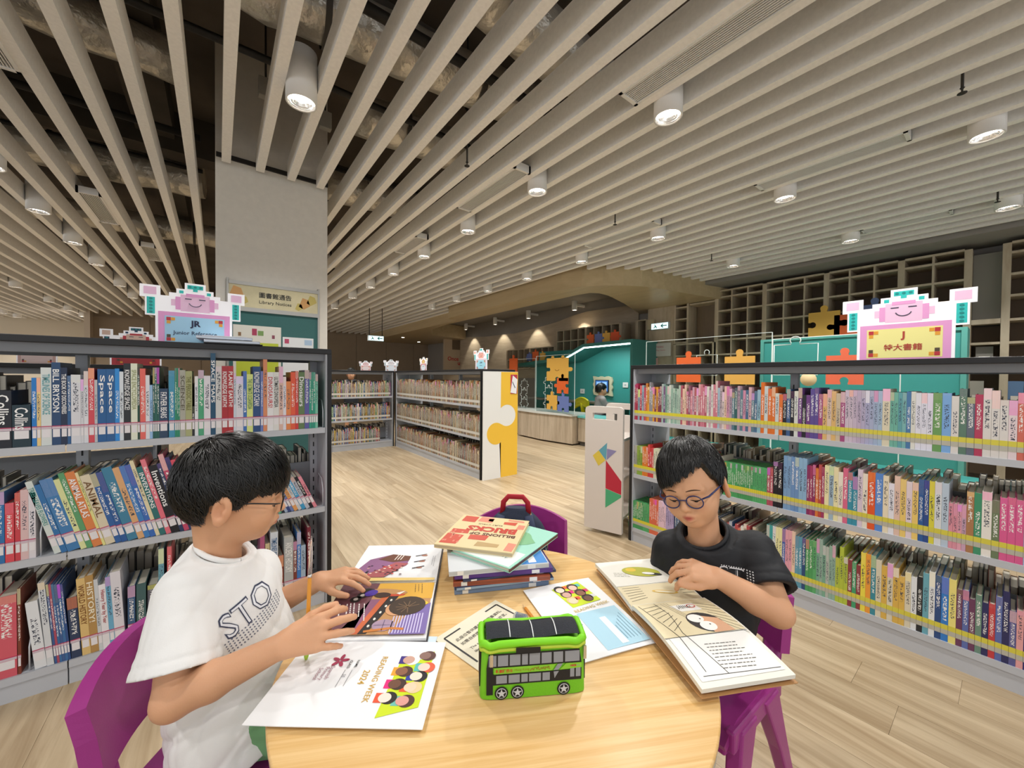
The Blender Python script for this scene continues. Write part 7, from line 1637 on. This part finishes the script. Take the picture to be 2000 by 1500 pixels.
    for a_ in an:
        p0 = V(a_)-base; fd = V(fwd)
        B().grid(lambda a, b: p0+fd*(.05+.11*math.cos(a*6.283)*(1-.25*abs(b-.4)))+V(lft)*.038*math.sin(a*6.283)*(1-.4*max(0, b-.4))+Z0*(-.068+.075*b*(1-.35*max(0, math.cos(a*6.283)))), 20, 6).build('shoe', M('shoe_dark'), t)
build_boy_black()
# ============================================================ two people far behind
def far_person(lab, base, fwd, seat, cloth_col, h=.009):
    base = V(base); t = thing('person', lab, 'person', base); fwd = N3(V(fwd).normalized()); lft = np.cross(nZ, fwd); b = N3(base)
    hip = b+nZ*(.46 if seat else .72); nk = hip+nZ*.40+fwd*.04; hc = nk+nZ*.13+fwd*.02; u, r = nZ, -lft
    lo, hi = np.minimum(b, hc)-.45, np.maximum(b, hc)+.45; lo[2] = 0
    Fb = Field(lo, hi, h); head_sdf(Fb, hc, fwd, u, r, 1.0); Fb.cap(hc-nZ*.05, nk, .045, .05, .03); Fb.cap(nk-nZ*.05, hip, .08, .09, .03)
    for q in (-1, 1):
        sh = nk-nZ*.05+lft*q*.12; el = sh-nZ*.16+fwd*.10; wr = el+fwd*.20+nZ*.03; Fb.cap(nk-nZ*.04, sh, .045, .04, .03); Fb.cap(sh, el, .036, .032, .02); Fb.cap(el, wr, .03, .024, .02); hand(Fb, wr, fwd, nZ, -lft*q, 1.0)
        kn = hip+fwd*.30+lft*q*.08 if seat else hip-nZ*.35+lft*q*.08; an = kn-nZ*(kn[2]-.07); Fb.cap(hip+lft*q*.05, kn, .07, .05, .02); Fb.cap(kn, an, .045, .032, .02); Fb.cap(an-nZ*.03, an-nZ*.035+fwd*.12, .034, .03, .02)
    Vv, Ff = Fb.mesh(); np_mesh('body', Vv, Ff, skin, t, skin_cols(Vv, hc, fwd, u, r, 1.0), 1)
    Fs = Field(lo, hi, h); Fs.cap(nk-nZ*.06, hip, .10, .11, .03)
    for q in (-1, 1): sh = nk-nZ*.05+lft*q*.12; Fs.cap(nk-nZ*.04, sh, .06, .055, .03); Fs.cap(sh, sh-nZ*.12+fwd*.07, .052, .055, .03)
    Vs, Fq = Fs.mesh(); np_mesh('shirt', Vs, Fq, M('cloth_'+cloth_col[1:], cloth_col, .8), t, None, 1)
    Fp = Field(lo, hi, h); Fp.cap(hip-nZ*.03, hip+nZ*.0, .115, .115, .03)
    for q in (-1, 1):
        kn = hip+fwd*.30+lft*q*.08 if seat else hip-nZ*.35+lft*q*.08; Fp.cap(hip+lft*q*.05, kn, .09, .07, .03)
    Vs, Fq = Fp.mesh(); np_mesh('trousers', Vs, Fq, M('trousers_dark', '#2c3038', .8), t, None, 1)
    hair(t, 'hair', hc, fwd, u, r, 1.02, 2, n=500)
pq = at_x(1163, 790, 5.62)
far_person('child in grey at the computer in the teal booth', (5.70, pq.y, 0), (1, -.55, 0), True, '#a49a98')
pq = at_y(686, 716, 8.3)
far_person('dark-haired person mostly hidden behind the farther bookcase', (pq.x, 8.3, 0), (-.3, -1, 0), False, '#4a4a52')
